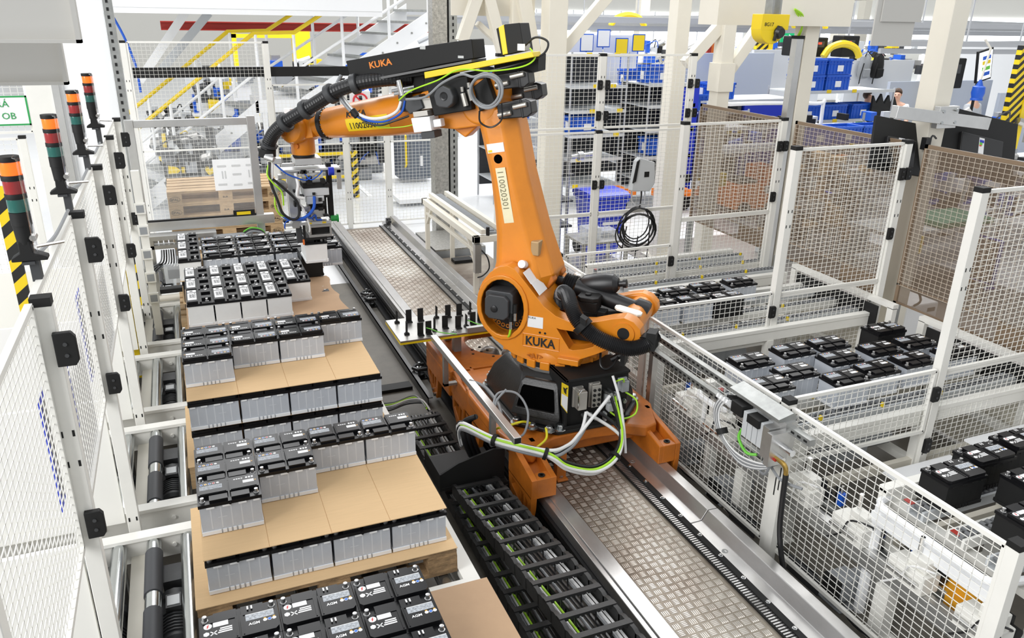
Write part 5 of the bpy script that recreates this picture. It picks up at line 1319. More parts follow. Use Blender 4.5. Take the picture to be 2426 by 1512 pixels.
# tinted guards on the aisle side
TINT = mat('tinted_polycarbonate', (.20, .145, .10), .08, alpha=.50, spec=.4)
BRZ = mat('bronze_frame', (.22, .155, .10), .4)
for i, (a, b) in enumerate(((6.30, 7.68), (4.80, 6.12), (3.22, 4.62), (1.6, 3.04))):
    t = thing('tinted_guard', 'brown tinted plastic guard panel with wire mesh on the aisle side, %s from the far end' % ordw[i], 'guard', (5.5, (a + b) / 2, 0), group='tinted guards along the aisle')
    m = MB(); m.box(5.495, a, .87, 5.50, b, 2.19); part('tinted_pane', m, TINT, t)
    m = MB(); m.box(5.488, a, 2.17, 5.507, b, 2.20); m.box(5.488, a, 1.02, 5.507, b, 1.035); m.box(5.488, a, .86, 5.507, b, .875); m.box(5.488, a, .86, 5.507, a + .03, 2.2); m.box(5.488, b - .03, .86, 5.507, b, 2.2); part('pane_frame', m, BRZ, t)
    m = MB(); m.box(5.484, a, .875, 5.494, a + .45, 1.02); part('dark_strip', m, BRZ, t)
    m = MB(); mesh_wires(m, (5.47, a + .03, 1.03), (0, 1, 0), (0, 0, 1), b - a - .06, 1.14, .05, .036, .0018); part('wire_mesh', m, mat('beige_wire', (.62, .55, .46), .5), t, kind='stuff', ang=0)
    m = MB(); m.box(5.46, a, 0, 5.52, a + .06, .86); m.box(5.46, b - .06, 0, 5.52, b, .86); part('guard_feet', m, GALV, t)
# conveyors
def conveyor(y0, y1, x0, x1, lanes, label, plain=False):
    t = thing('chain_conveyor', label, 'conveyor', ((x0 + x1) / 2, (y0 + y1) / 2, 0), group='battery conveyors of the cell')
    z = .755
    for y in (y0, y1):
        m = MB(); m.box(x0, y - .025, z - .10, x1, y + .025, z); m.box(x0, y - .03, z - .02, x1, y + .03, z + .012); part('side_beam', m, WHITE, t, bev=.003)
    for k, y in enumerate(lanes):
        m = MB(); m.box(x0 + .02, y - .05, z - .05, x1, y - .035, z); m.box(x0 + .02, y + .035, z - .05, x1, y + .05, z); m.box(x0 + .02, y - .05, z - .06, x1, y + .05, z - .05)
        part('roller_track', m, WHITE if k % 2 else LGREY, t)
        m = MB(); n = int((x1 - x0) / .042)
        for i in range(n):
            x = x0 + .04 + i * .042; m.cyl((x, y - .032, z - .008), (x, y - .003, z - .008), .019, n=8); m.cyl((x + .021, y + .003, z - .008), (x + .021, y + .032, z - .008), .019, n=8)
        part('skate_wheels', m, mat('skate_wheel', (.16, .165, .17), .4), t, kind='stuff')
        m = MB()
        for i in range(3): xx = x0 + .35 + i * .52 + .17 * k; m.box(xx, y - .055, z, xx + .015, y - .035, z + .03)
        part('yellow_clips', m, YEL, t, kind='stuff')
    for x in (x0 + .1, (x0 + x1) / 2, x1 - .1):
        for y in (y0, y1): 
            m = MB(); m.box(x - .03, y - .03, 0, x + .03, y + .03, z - .1); m.box(x - .05, y - .05, 0, x + .05, y + .05, .012); part('leg', m, WHITE, t)
        m = MB(); m.box(x - .03, y0, .33, x + .03, y1, .38); m.box(x - .025, y0, z - .13, x + .025, y1, z - .09); part('cross_bar', m, WHITE, t)
    for y in (y0, y1):
        m = MB(); m.box(x0 + .1, y - .02, .33, x1 - .1, y + .02, .39); part('lower_rail', m, CREAM, t)
    m = MB(); m.box(x0 + .5, y0 + .1, .40, x0 + .8, y0 + .3, .56); m.cyl((x0 + .8, y0 + .2, .48), (x0 + 1.05, y0 + .2, .48), .07, n=16); part('drive_motor', m, GREYP, t)
    m = MB()
    for k in range(3): m.box(x0 + .02, y0 + .12 + k * (y1 - y0) / 3, z, x0 + .05, y0 + .17 + k * (y1 - y0) / 3, z + .004)
    part('red_marks', m, RED, t, kind='stuff')
    return t
conveyor(5.86, 6.72, 3.62, 5.40, (6.03, 6.30, 6.56), 'empty white conveyor with three lines of skate wheels, farthest from the camera')
conveyor(4.70, 5.52, 3.12, 5.40, (4.84, 5.10, 5.38), 'white conveyor carrying mixed batteries behind the second cross fence')
conveyor(3.20, 4.02, 3.16, 5.40, (3.36, 3.62, 3.88), 'white conveyor carrying two staggered rows of batteries in the middle')
conveyor(1.72, 2.58, 3.28, 5.40, (1.92, 2.14, 2.38), 'white conveyor carrying large black batteries at the lower right')
# end stops of the conveyors: black rubber plate under a white bar
for i, y in enumerate((2.15, 3.6, 5.1)):
    t = thing('conveyor_gate', 'black rubber end plate under a white bar at the aisle end of a conveyor, %s from camera' % ordw[i], 'gate', (5.36, y, 0), group='conveyor end gates')
    m = MB(); m.box(5.34, y - .62, .855, 5.40, y + .62, .895); m.box(5.34, y - .62, 0, 5.39, y - .56, .86); m.box(5.34, y + .56, 0, 5.39, y + .62, .86); part('gate_frame', m, WHITE, t)
    m = MB(); m.box(5.30, y - .50, .62, 5.312, y + .50, .85); part('rubber_plate', m, BLACKM, t)
    m = MB(); m.box(5.405, y - .62, .02, 5.41, y + .62, .60); part('kick_sheet', m, CREAM, t)
ZC = .767
NB = 'batteries on the right conveyors'
def nb(kind, x, y, lab, z=ZC, rz=0): battery(kind, x + .139, y + .0875, z, rz, lab, NB)
for i, (x, k) in enumerate(((3.27, 'clear'), (3.58, 'clear'), (3.91, 'clear'), (4.27, 'clear'))): nb(k, x, 5.19 + .02 * i, 'battery in the back row of the second conveyor, %s from left' % ordw[i])
for i, (x, k) in enumerate(((3.30, 'clear'), (3.62, 'clear'), (3.93, 'agm'))): nb(k, x, 4.985, 'battery in the front row of the second conveyor, %s from left' % ordw[i])
for i, (x, y) in enumerate(((3.27, 3.815), (3.67, 3.86), (4.0, 3.87))): nb('clear', x, y, 'clear-cased battery in the back row of the middle conveyor, %s from left' % ordw[i])
for i, (x, y) in enumerate(((2.97 + .18, 3.47), (3.44, 3.53 + .04))): nb('clear', x, y, 'clear-cased battery near the left end of the middle conveyor, %s one' % ordw[i])
for i, (x, y) in enumerate(((3.89, 3.64), (4.28, 3.665), (4.62, 3.67))): nb('clear', x, y, 'clear-cased battery in the middle row of the middle conveyor, %s from left' % ordw[i])
for i, (x, y) in enumerate(((3.68, 3.37), (3.99, 3.415), (4.35, 3.44), (4.75, 3.44))): nb('clear', x, y, 'clear-cased battery in the front row of the middle conveyor, %s from left' % ordw[i])
nb('agm', 4.56, 3.90, 'tall black battery standing behind the clear ones on the middle conveyor', z=ZC + .03)
for i, (x, y) in enumerate(((3.37, 2.285), (3.69, 2.36), (3.72, 2.10), (3.40, 1.88), (4.02, 2.40), (3.72, 1.85))): nb('agm', x, y, 'black battery with white labels on the lower right conveyor, %s counted from the left' % ordw[i])
# valve terminal on the fence with its rails
vt = thing('valve_terminal', 'pneumatic valve terminal with bundled grey cables hanging on the long fence', 'valve unit', (2.93, 3.1, .9))
for k, (z, a, b) in enumerate(((1.005, 3.40, 4.42), (.875, 3.48, 4.44), (.985, 2.80, 3.0))):
    m = MB(); m.box(2.925, a, z - .02, 2.965, b, z + .02); m.mi = 1
    for q in range(int((b - a) / .05)): m.box(2.923, a + .02 + q * .05, z - .006, 2.926, a + .045 + q * .05, z + .006)
    part('perforated_rail', m, [GALV, BLACKM], vt)
m = MB(); m.box(2.86, 2.98, 1.03, 2.985, 3.42, 1.05); m.prism([(2.985, 1.05), (2.975, 1.06), (2.96, 1.075), (2.86, 1.05)], lambda x, z, d: (x, d, z), 3.42, 2.98); part('cover_sheet', m, GALV, vt)
m = MB(); m.box(2.90, 2.96, .86, 2.975, 3.38, 1.03); part('mounting_plate', m, ALU, vt)
for k in range(4):
    m = MB(); m.box(2.83, 3.06 + k * .045, .83, 2.90, 3.10 + k * .045, .99); part('valve_slice', m, LGREY, vt, bev=.003)
m = MB(); m.box(2.82, 3.24, .94, 2.90, 3.34, 1.01); m.box(2.81, 3.08, .95, 2.88, 3.18, 1.0)
for k in range(7): m.cyl((2.90, 3.30 + k * .016, .99), (2.84, 3.31 + k * .016, 1.0), .009, n=8)
part('valve_coils', m, BLACKM, vt)
m = MB(); m.box(2.80, 2.95, .78, 2.93, 2.99, .98); m.box(2.82, 3.0, .80, 2.90, 3.05, .99); part('end_block', m, ALU, vt)
m = MB(); m.cyl((2.88, 2.98, .90), (2.88, 2.86, .90), .02, n=14); m.cyl((2.86, 2.98, .84), (2.86, 2.90, .84), .014, n=12); part('silencers', m, CHROME, vt)
m = MB(); m.tube(smooth_path([(2.85, 2.98, .83), (2.85, 2.90, .83), (2.855, 2.87, .81), (2.86, 2.865, .76)], 4), .014, 10); part('brass_elbow', m, mat('brass', (.55, .36, .10), .3, .9), vt)
m = MB(); m.box(2.83, 2.96, .79, 2.85, 2.99, .81); part('blue_fitting', m, BLUE, vt)
m = MB(); m.box(2.83, 2.93, .82, 2.845, 2.97, .835); part('red_fitting', m, RED, vt)
for k in range(8):
    o = k * .007
    m = MB(); m.tube(smooth_path([(2.88, 3.30 + .012 * k, .99 - o * .3), (2.83, 3.40 + o, .97), (2.82, 3.44 + o, .86), (2.82, 3.36 + o, .74), (2.83, 3.22, .70 - o), (2.85, 3.06, .73 - o * .8), (2.90, 2.98, .76)], 5), .0055, 6); part('grey_cable', m, WIREG if k % 3 else WIREW, vt)
    if k < 4: 
        m = MB(); m.obox((2.83, 3.35 + .03 * k, .965), (.006, 0, .01), (0, .006, 0), (-.03, .01, .03)); part('cable_tag', m, LABELW, vt)
m = MB(); m.cyl((2.82, 3.40, .79), (2.82, 3.38, .76), .035, n=12); part('cable_tie', m, BLACKM, vt)
m = MB(); m.tube(smooth_path([(2.86, 3.24, .88), (2.84, 3.26, .80), (2.84, 3.18, .74), (2.87, 3.12, .75)], 5), .009, 8); part('green_cable', m, GREENW, vt)
for k in range(2):
    m = MB(); m.tube(smooth_path([(2.86, 2.98, .95), (2.83, 2.96, .80), (2.84, 3.0, .70), (2.86, 3.06, .68), (2.87, 3.04, .76), (2.88, 2.92, .70), (2.93, 2.80, .70)], 5), .007 + .002 * k, 6); part('loop_cable', m, WIREG, vt)
m = MB(); m.tube(smooth_path([(2.86, 2.865, .77), (2.862, 2.86, .60), (2.87, 2.85, .40), (2.885, 2.80, .20), (2.90, 2.72, .03), (2.91, 2.66, .02)], 8), .016, 10)
single('air_hose', m, WIREB, 'thick black air hose hanging from the valve terminal to the floor', 'hose', loc=(2.87, 2.85, .4))
# pusher axis behind the fence: long profile with slides, sensors, plates
pa = thing('pusher_axis', 'long aluminium linear axis with white slides behind the low fence', 'machine', (3.2, 3.2, 0))
m = MB(); m.box(3.14, 1.5, .36, 3.20, 4.5, .44); m.box(3.15, 1.5, .33, 3.19, 4.5, .36); part('axis_profile', m, ALU, pa)
m = MB(); m.box(3.34, 1.6, .30, 3.40, 4.5, .36); part('rear_profile', m, GALV, pa)
for k, y in enumerate((1.72, 2.12, 2.52, 2.92, 3.72, 4.1)):
    m = MB(); m.box(3.12, y, .44, 3.24, y + .22, .55); m.box(3.15, y + .02, .55, 3.22, y + .13, .62); s_ = part('slide', m, WHITE, pa, bev=.006)
    m = MB(); m.box(3.24, y + .05, .42, 3.30, y + .16, .56); m.cyl((3.27, y, .5), (3.27, y + .05, .5), .03, n=12); part('slide_clamp', m, BLACKM, s_)
    m = MB(); m.cyl((3.18, y + .1, .62), (3.18, y + .1, .72), .012, n=8); m.cyl((3.10, y + .02, .50), (3.10, y + .20, .50), .015, n=10); part('cylinder_rod', m, CHROME, s_)
    m = MB(); m.tube(smooth_path([(3.2, y, .55), (3.12, y - .04, .62), (3.08, y + .06, .60), (3.1, y + .12, .48), (3.08, y + .2, .40)], 5), .006, 6); part('slide_hose', m, WIREW if k % 2 else WIREB, s_)
for k, y in enumerate((2.3, 3.5, 4.3)):
    m = MB(); m.box(3.13, y, 0, 3.21, y + .08, .33); m.box(3.10, y - .03, 0, 3.24, y + .11, .012); part('axis_foot', m, WHITE, pa)
for k, y in enumerate((2.36, 2.58, 2.90, 4.2, 4.48)):
    t = thing('sensor_post', 'blue light sensor on a steel rod behind the low fence, %s along it' % ordw[k], 'sensor', (3.35, y, 0), group='blue sensors along the pusher axis')
    m = MB(); m.cyl((3.35, y, .30), (3.35, y, .56), .008, n=8); m.cyl((3.35, y, .36), (3.35, y, .39), .018, n=10); part('rod', m, STEEL, t)
    m = MB(); m.box(3.335, y - .02, .43, 3.375, y + .02, .51); part('sensor_body', m, BLUE, t, bev=.003)
    m = MB(); m.box(3.355, y + .02, .42, 3.385, y + .05, .53); part('sensor_bracket', m, BLACKM, t)
for k, (y, z) in enumerate(((4.25, .06), (3.72, .06), (2.62, .10))):
    t = thing('servo_motor', 'grey servo motor on the floor behind the low fence, %s from far end' % ordw[k], 'motor', (3.15, y, 0), group='servo motors behind the fence')
    m = MB(); m.box(3.10, y - .06, z - .05, 3.24, y + .06, z + .09); m.box(3.24, y - .045, z - .03, 3.40, y + .045, z + .07); m.box(3.09, y - .09, 0, 3.30, y + .09, .012); part('motor_body', m, GREYP, t, bev=.006)
    m = MB(); m.box(3.08, y - .06, z - .05, 3.10, y + .06, z + .09); part('motor_flange', m, BLACKM, t)
    m = MB(); m.tube(smooth_path([(3.12, y - .06, .06), (3.08, y - .2, .03), (3.14, y - .5, .02), (3.2, y - .9, .02)], 5), .009, 6); part('motor_cable', m, WIREB, t)
for k, (y0, y1) in enumerate(((3.25, 3.50), (2.68, 2.94))):
    m = MB(); m.box(3.06, y0, .02, 3.07, y1, .13)
    single('connector_plate', m, DGREY, 'dark plate with connectors standing on the floor behind the fence, %s one' % ('farther' if k == 0 else 'nearer'), 'plate', loc=(3.06, (y0 + y1) / 2, 0))
m = MB(); m.prism([(0, 0), (.28, -.03), (.29, .08), (0, .10)], lambda a, c, d: (3.32 + d, 2.22 - a, .42 + c), .012, 0); m.box(3.27, 2.02, .33, 3.335, 2.10, .44)
single('orange_bracket', m, mat('amber_bracket', (.70, .33, .02), .45), 'orange yellow plate bracket behind the fence at the lower right', 'bracket', loc=(3.3, 2.1, .42), bev=.004)
m = MB(); m.tube([(3.20, 4.12, .66), (3.04, 4.08, .66), (3.0, 4.03, .66), (3.0, 3.84, .66), (3.03, 3.79, .66), (3.25, 3.86, .66)], .022, 10); m.cyl((3.1, 4.09, .36), (3.1, 4.09, .66), .018, n=8); m.cyl((3.1, 3.81, .36), (3.1, 3.81, .66), .018, n=8)
for p in m.v[:0]: pass
single('tube_guard', MB().add([(x + .12, y, z) for x, y, z in m.v], m.f), BRIGHT, 'white bent tube guard around the far end of the middle conveyor', 'guard rail', loc=(3.2, 4, .4))
m = MB(); m.tube([(3.5, 2.62, .70), (3.24, 2.55, .70), (3.2, 2.50, .70), (3.2, 1.9, .70), (3.24, 1.85, .70), (3.5, 1.8, .70)], .022, 10); m.cyl((3.22, 2.52, 0), (3.22, 2.52, .70), .03, n=8); m.box(3.19, 1.8, .60, 3.24, 2.55, .66)
single('tube_guard', m, BRIGHT, 'white bent tube guard around the end of the lower right conveyor', 'guard rail', loc=(3.2, 2.2, 0))
m = MB(); m.box(3.9, 2.75, .40, 4.5, 3.1, .415); m.box(4.1, 2.85, .415, 4.2, 2.95, .48)
single('drip_tray', m, BRIGHT, 'white sheet metal tray with orange fitting between the two nearest conveyors', 'tray', loc=(4.2, 2.9, .4))
m = MB(); m.box(4.6, 3.10 - .35, .5, 5.2, 3.1, .515); m.prism([(4.6, .3), (5.0, .5), (4.6, .5)], lambda x, z, d: (x, d, z), 2.78, 2.77)
single('drip_tray', m, BRIGHT, 'slanted white sheet between the nearest conveyors by the aisle', 'tray', loc=(4.9, 2.9, .4))
m = MB(); m.box(4.45, 4.25, .40, 5.1, 4.6, .415); m.mi = 1; m.box(4.7, 4.45, .415, 4.8, 4.5, .47)
single('drip_tray', m, [BRIGHT, YEL], 'white sheet metal tray between the middle conveyors', 'tray', loc=(4.8, 4.4, .4))
# ------------------------------------------------------------------ structure around the cell
def column(x, y, w_, label, zt=4.6, d=None, mt=CREAM):
    d = d or w_
    t = thing('steel_column', label, 'column', (x, y, 0), group='cream columns of the overhead frame')
    m = MB(); m.box(x - w_ / 2, y - d / 2, 0, x + w_ / 2, y + d / 2, zt); part('shaft', m, mt, t, bev=.008)
    m = MB(); m.box(x - w_ * .9, y - d * .9, 0, x + w_ * .9, y + d * .9, .02); part('base_plate', m, mt, t)
    return t
c1 = column(4.22, 8.95, .24, 'broad cream steel column standing behind the robot arm')
c2 = column(5.95, 8.95, .20, 'cream steel column behind the far mesh fence')
c3 = column(5.95, 7.98, .17, 'cream steel column with a joint plate and two diagonal braces', d=.17)
c4 = column(5.90, 6.60, .17, 'white steel column with an aluminium profile beside it')
c5 = column(5.95, 5.02, .19, 'cream steel column that carries the two black monitors')
def brace(c, p, q, w_=.13, d=.11, nm='diagonal_brace'):
    m = MB(); m.bar(p, q, w_, d, (0, 1, 0)); part(nm, m, CREAM, c, bev=.006)
brace(c1, (3.12, 9.1, 2.80), (3.45, 9.1, 3.65)); brace(c1, (3.44, 9.1, 3.3), (3.75, 9.1, 2.30)); brace(c1, (3.84, 9.1, 3.45), (4.12, 9.1, 2.30), .16)
brace(c1, (3.83, 9.2, 3.5), (3.83, 9.2, 2.2), .12, .12, 'vertical_member'); brace(c1, (4.30, 9.0, 2.65), (5.1, 9.0, 3.5)); brace(c1, (3.35, 9.2, 3.0), (3.72, 9.2, 2.70), .06)
m = MB(); m.box(3.05, 9.25, 3.08, 4.1, 9.27, 3.6); part('cover_panel', m, CREAM, c1)
brace(c3, (5.45, 8.0, 2.60), (6.35, 8.0, 3.5)); brace(c3, (6.02, 7.98, 2.50), (6.75, 7.98, 3.45)); 
m = MB(); m.box(5.845, 7.87, 2.30, 6.06, 8.09, 2.62); part('joint_plate', m, CREAM, c3, bev=.004)
m = MB(); m.box(5.72, 6.52, 0, 5.80, 6.60, 2.95); m.mi = 1; m.box(5.715, 6.515, 2.93, 5.805, 6.605, 2.96); part('profile', m, [ALU, BLACKM], c4)
m = MB(); m.box(4.7, 6.45, 3.05, 6.3, 6.75, 3.30); m.box(5.2, 6.5, 3.3, 6.6, 6.7, 3.5)
part('cross_beam', m, CREAM, c4)
m = MB()
for k in range(3): m.tube(smooth_path([(5.75 + .01 * k, 6.56, 2.95), (5.74, 6.5, 3.05), (5.68 - .03 * k, 6.45, 3.15), (5.55, 6.42, 3.2)], 4), .009, 6)
part('cables_from_profile', m, YELG, c4, kind='stuff')
# yellow lamp housing marked 8G17
bg_ = thing('beam_lamp', 'yellow housing with a black lens hanging under the cream beam', 'lamp', (4.98, 6.02, 3.0))
o = [(-.15, .13), (-.15, .0)] + [(-.02 + .13 * cos(radians(a)), .0 + .12 * sin(radians(a)) - .0) for a in range(180, 361, 20)] + [(.15, .0), (.15, .13)]
m = MB(); m.prism(o, lambda x, z, d: (4.98 + x, d, 3.02 + z), 6.12, 5.98); part('housing', m, YEL, bg_, bev=.006)
m = MB(); m.lathe([(.05, 0), (.055, .02), (.04, .05)], (5.02, 5.985, 3.0), (.1, -1, -.1), 20); m.tube([(4.98, 5.97, 2.93), (4.985, 5.96, 3.0), (5.01, 5.965, 3.05)], .016, 8); part('lens', m, BLACK, bg_)
letters('lamp_mark', '8G17', .045, INK, bg_, (-.12, -.042, .05), (pi / 2, 0, 0))
m = MB(); m.box(5.0, 6.0, 3.10, 5.03, 6.04, 3.14); m.box(4.94, 6.0, 3.12, 4.96, 6.1, 3.3); m.box(5.02, 6.0, 3.12, 5.04, 6.1, 3.3); part('hanger', m, GALV, bg_)
m = MB(); m.box(4.12, 4.02, 2.965, 4.46, 4.03, 3.5); m.box(4.16, 4.01, 3.11, 4.5, 4.018, 3.5)
single('hanging_board', m, SHEET, 'grey white sheet hanging in front of the tall column with monitors', 'board', 'hanging boards above the lanes', loc=(4.3, 4, 3.0))
# monitors on column five
mo = thing('monitor_bracket', 'aluminium cross arm clamped to the cream column', 'bracket', (5.95, 4.9, 2.3))
m = MB(); m.bar((5.35, 4.86, 2.43), (6.45, 4.86, 2.30), .07, .10, (0, 0, 1)); m.box(5.84, 4.84, 2.28, 6.06, 4.90, 2.46); part('arm', m, ALU, mo, bev=.004)
m = MB(); m.bar((6.40, 4.87, 2.31), (6.53, 4.95, 2.29), .07, .10); part('arm_end', m, DGREY, mo)
m = MB()
for (x, z) in ((5.87, 2.42), (6.02, 2.43), (5.87, 2.33), (6.02, 2.33)): m.cyl((x, 4.84, z), (x, 4.82, z), .014, n=8)
part('clamp_bolts', m, ZINC, mo)
def monitor(c, ux, uz, w_, h_, label):
    t = thing('monitor', label, 'monitor', c, group='black monitors on the column')
    ux, uz = V(ux).normalized(), V(uz).normalized(); n_ = ux.cross(uz)      # n_ towards the camera = back side
    c = V(c)
    m = MB(); m.obox(c, ux * w_ / 2, -n_ * .012, uz * h_ / 2); part('back_shell', m, BLACKM, t, bev=.006)
    m = MB(); m.obox(c + n_ * .025 - uz * h_ * .12, ux * w_ * .28, -n_ * .018, uz * h_ * .26); m.obox(c + n_ * .04 - uz * h_ * .30, ux * w_ * .16, -n_ * .01, uz * h_ * .09); part('electronics_bulge', m, BLACK, t, bev=.01)
    m = MB(); m.obox(c + n_ * .045 - uz * h_ * .02 - ux * w_ * .02, ux * .035, -n_ * .001, uz * .07); lb = part('energy_label', m, LABELW, t, label='white label with coloured bars')
    m = MB(); m.obox(c + n_ * .047 + uz * h_ * .05 - ux * w_ * .02, ux * .028, -n_ * .001, uz * .012); m.mi = 1; m.obox(c + n_ * .047 + uz * h_ * .01 - ux * w_ * .03, ux * .018, -n_ * .001, uz * .012); m.mi = 2; m.obox(c + n_ * .047 - uz * h_ * .02 - ux * w_ * .035, ux * .014, -n_ * .001, uz * .006)
    part('label_print', m, [BLUED, GREENW, mat('label_red', (.7, .05, .02), .5)], lb)
    m = MB(); m.obox(c + n_ * .03 - uz * h_ * .38, ux * w_ * .15, -n_ * .012, uz * h_ * .05); part('rating_plate', m, DGREY, t)
monitor((6.62, 5.02, 2.08), (.90, .0, -.18), (.22, .3, .93), 1.02, .56, 'large black monitor seen from behind, right of the cream column')
monitor((5.62, 5.00, 2.12), (.93, .0, -.16), (.32, .35, .88), .62, .46, 'black monitor seen from behind, left of the cream column')
m = MB(); m.tube(smooth_path([(5.86, 4.84, 2.2), (5.78, 4.82, 2.22), (5.76, 4.82, 2.05), (5.84, 4.84, 1.98)], 5), .008, 6); m.box(5.80, 4.88, 2.1, 5.86, 4.93, 2.2); part('monitor_cable', m, WIREB, mo)
# far mesh fence behind the conveyors
ff = thing('safety_fence', 'tall two-storey white mesh fence behind the robot and the empty conveyor', 'fence', (4.2, 7.72, 0))
for x in (3.05, 4.22, 5.36): 
    post(ff, x, 7.72, 0, 1.94, w_=.07, d=.06); post(ff, x, 7.72, 1.95, 2.74, w_=.07, d=.06)
    for z in (2.42, 2.1, 1.35): latch(ff, x - .03, 7.72, z, .0, -.035); latch(ff, x + .06, 7.72, z, .0, -.035)
for a, b in ((3.09, 4.18), (4.26, 5.32)): 
    panel(ff, (a, 7.72), (b, 7.72), .08, 1.0, pu=.055, pv=.042); panel(ff, (a, 7.72), (b, 7.72), 1.02, 1.92, pu=.055, pv=.042); panel(ff, (a, 7.72), (b, 7.72), 1.97, 2.72, pu=.055, pv=.042)
# back fence of the cell
bf = thing('safety_fence', 'tall white mesh fence closing the far end of the robot cell', 'fence', (1.4, 11.8, 0))
for x in (-.55, 1.22, 2.24, 2.86, 3.62): post(bf, x, 11.8, 0, 2.70 if x < 2 else 2.2, w_=.07)
for a, b, zt in ((-.5, 1.18, 2.68), (1.26, 2.20, 2.12), (2.28, 2.82, 2.12), (2.90, 3.58, 2.12)): panel(bf, (a, 11.8), (b, 11.8), .06, zt, pu=.055, pv=.05, mid=1.28)
m = MB(); m.box(-.48, 11.86, 2.23, 2.45, 11.89, 2.36); part('black_beam', m, BLACKM, bf, label='black cable duct across the fence')
single('no_entry_sign', MB().box(2.32, 11.74, 1.75, 2.62, 11.76, 2.02), LABELW, 'white sign with a red no touching symbol on the far fence', 'sign', loc=(2.47, 11.75, 1.88))
m = MB(); m.tube([(2.47 + .10 * cos(a * pi / 12), 11.735, 1.89 + .10 * sin(a * pi / 12)) for a in range(24)], .014, 6, closed=True); m.bar((2.40, 11.735, 1.96), (2.54, 11.735, 1.82), .02, .006, (0, 1, 0))
sg = bpy.data.objects['no_entry_sign']; part('red_ring', m, mat('sign_red', (.7, .02, .03), .5), sg)
m = MB(); m.box(2.45, 11.735, 1.83, 2.50, 11.74, 1.93)
for k in range(4): m.box(2.452 + k * .012, 11.735, 1.92, 2.46 + k * .012, 11.74, 1.96)
part('hand_symbol', m, INK, sg)
# framed sliding window in front of the pallet stack
wd = thing('window_frame', 'aluminium framed clear guard window in front of the empty pallets', 'window', (.12, 8.0, 1.1))
m = MB(); m.box(-.46, 7.97, .1, -.385, 8.03, 2.16); m.box(.59, 7.97, .1, .665, 8.03, 2.17); m.box(-.385, 7.975, 2.09, .59, 8.025, 2.155); m.box(-.42, 7.96, 1.13, .76, 8.04, 1.22); part('profiles', m, ALU, wd, bev=.004)
m = MB(); m.box(-.385, 7.995, 1.22, .59, 8.0, 2.09); part('pane', m, mat('clear_pane', (.95, .97, .97), .03, alpha=.10, spec=.6), wd)
m = MB(); m.box(.38, 7.955, 1.225, .58, 7.97, 1.28); m.mi = 1; m.box(.41, 7.953, 1.235, .54, 7.956, 1.265); part('pane_handle', m, [BLACKM, YEL], wd)
m = MB(); m.box(-.385, 7.96, 1.22, .59, 7.99, 1.235); part('seal_strip', m, BLACKM, wd)
# machine under the window: rails, motor box, cables
gm = thing('lift_gantry', 'aluminium cross rail with cables and motor box behind the far pallets', 'machine', (.15, 7.95, .9))
m = MB(); m.box(-.42, 7.85, .985, .64, 7.93, 1.02); m.box(-.42, 7.80, 1.08, .20, 7.95, 1.12); m.box(-.42, 7.85, .52, -.36, 7.95, 1.1); m.box(.62, 7.85, .52, .69, 7.95, 1.05); part('rails', m, ALU, gm)
m = MB(); m.box(.17, 7.72, .985, .53, 7.86, 1.085); mm = part('motor_box', m, GREYP, gm, bev=.004)
m = MB(); m.box(.53, 7.74, .98, .58, 7.88, 1.06); m.box(.12, 7.72, .98, .17, 7.86, 1.07); part('box_ends', m, BLACKM, mm)
m = MB()
for k in range(12): m.box(-.36 + k * .045, 7.90, 1.03, -.325 + k * .045, 7.96, 1.10)
part('chain_links', m, STEEL, gm, kind='stuff')
for k in range(10):
    m = MB(); m.tube(smooth_path([(-.30 + .02 * k, 7.84, .98), (-.32 + .02 * k, 7.80, .88 - .01 * k), (-.40 + .01 * k, 7.76, .84), (-.46, 7.70, .80 - .012 * k)], 5), .008, 6); part('cable', m, WIREB if k % 3 else WIREG, gm)
for k in range(3):
    m = MB(); m.tube(smooth_path([(.45, 7.85, 1.09), (.52, 7.82, 1.13), (.62, 7.82, 1.10), (.66, 7.84, 1.0)], 5), .010 + .001 * k, 6); m.v = [(x, y - .02 * k, z - .012 * k) for x, y, z in m.v]; part('cable', m, (GREENW, WIREB, WIREG)[k], gm)
m = MB(); m.box(-.30, 7.66, .70, -.05, 7.70, .88); part('clear_cover', m, mat('clear_cover', (.85, .88, .9), .1, alpha=.35), gm)
m = MB(); m.box(-.27, 7.70, .73, -.12, 7.80, .82); m.box(-.36, 7.68, .60, .0, 7.78, .64); part('switch_block', m, BLACKM, gm)
m = MB(); m.cyl((-.43, 7.66, .56), (-.02, 7.66, .57), .03, n=14); m.cyl((-.05, 7.66, .57), (-.0, 7.66, .57), .038, n=14); part('white_pipe', m, CREAM, gm)
lc = thing('light_curtain_post', 'white post with square grey sensors beside the fifth lane', 'sensor post', (-.375, 6.9, .5))
m = MB(); m.box(-.405, 6.88, .50, -.345, 6.93, 1.9); part('post', m, WHITE, lc)
for z in (1.60, 1.42, 1.30 - .08, 1.02, .84):
    m = MB(); m.box(-.415, 6.855, z - .045, -.335, 6.88, z + .045); f_ = part('sensor_frame', m, WHITE, lc, bev=.003)
    m = MB(); m.box(-.402, 6.853, z - .03, -.348, 6.857, z + .03); part('sensor_face', m, GREYP, f_)
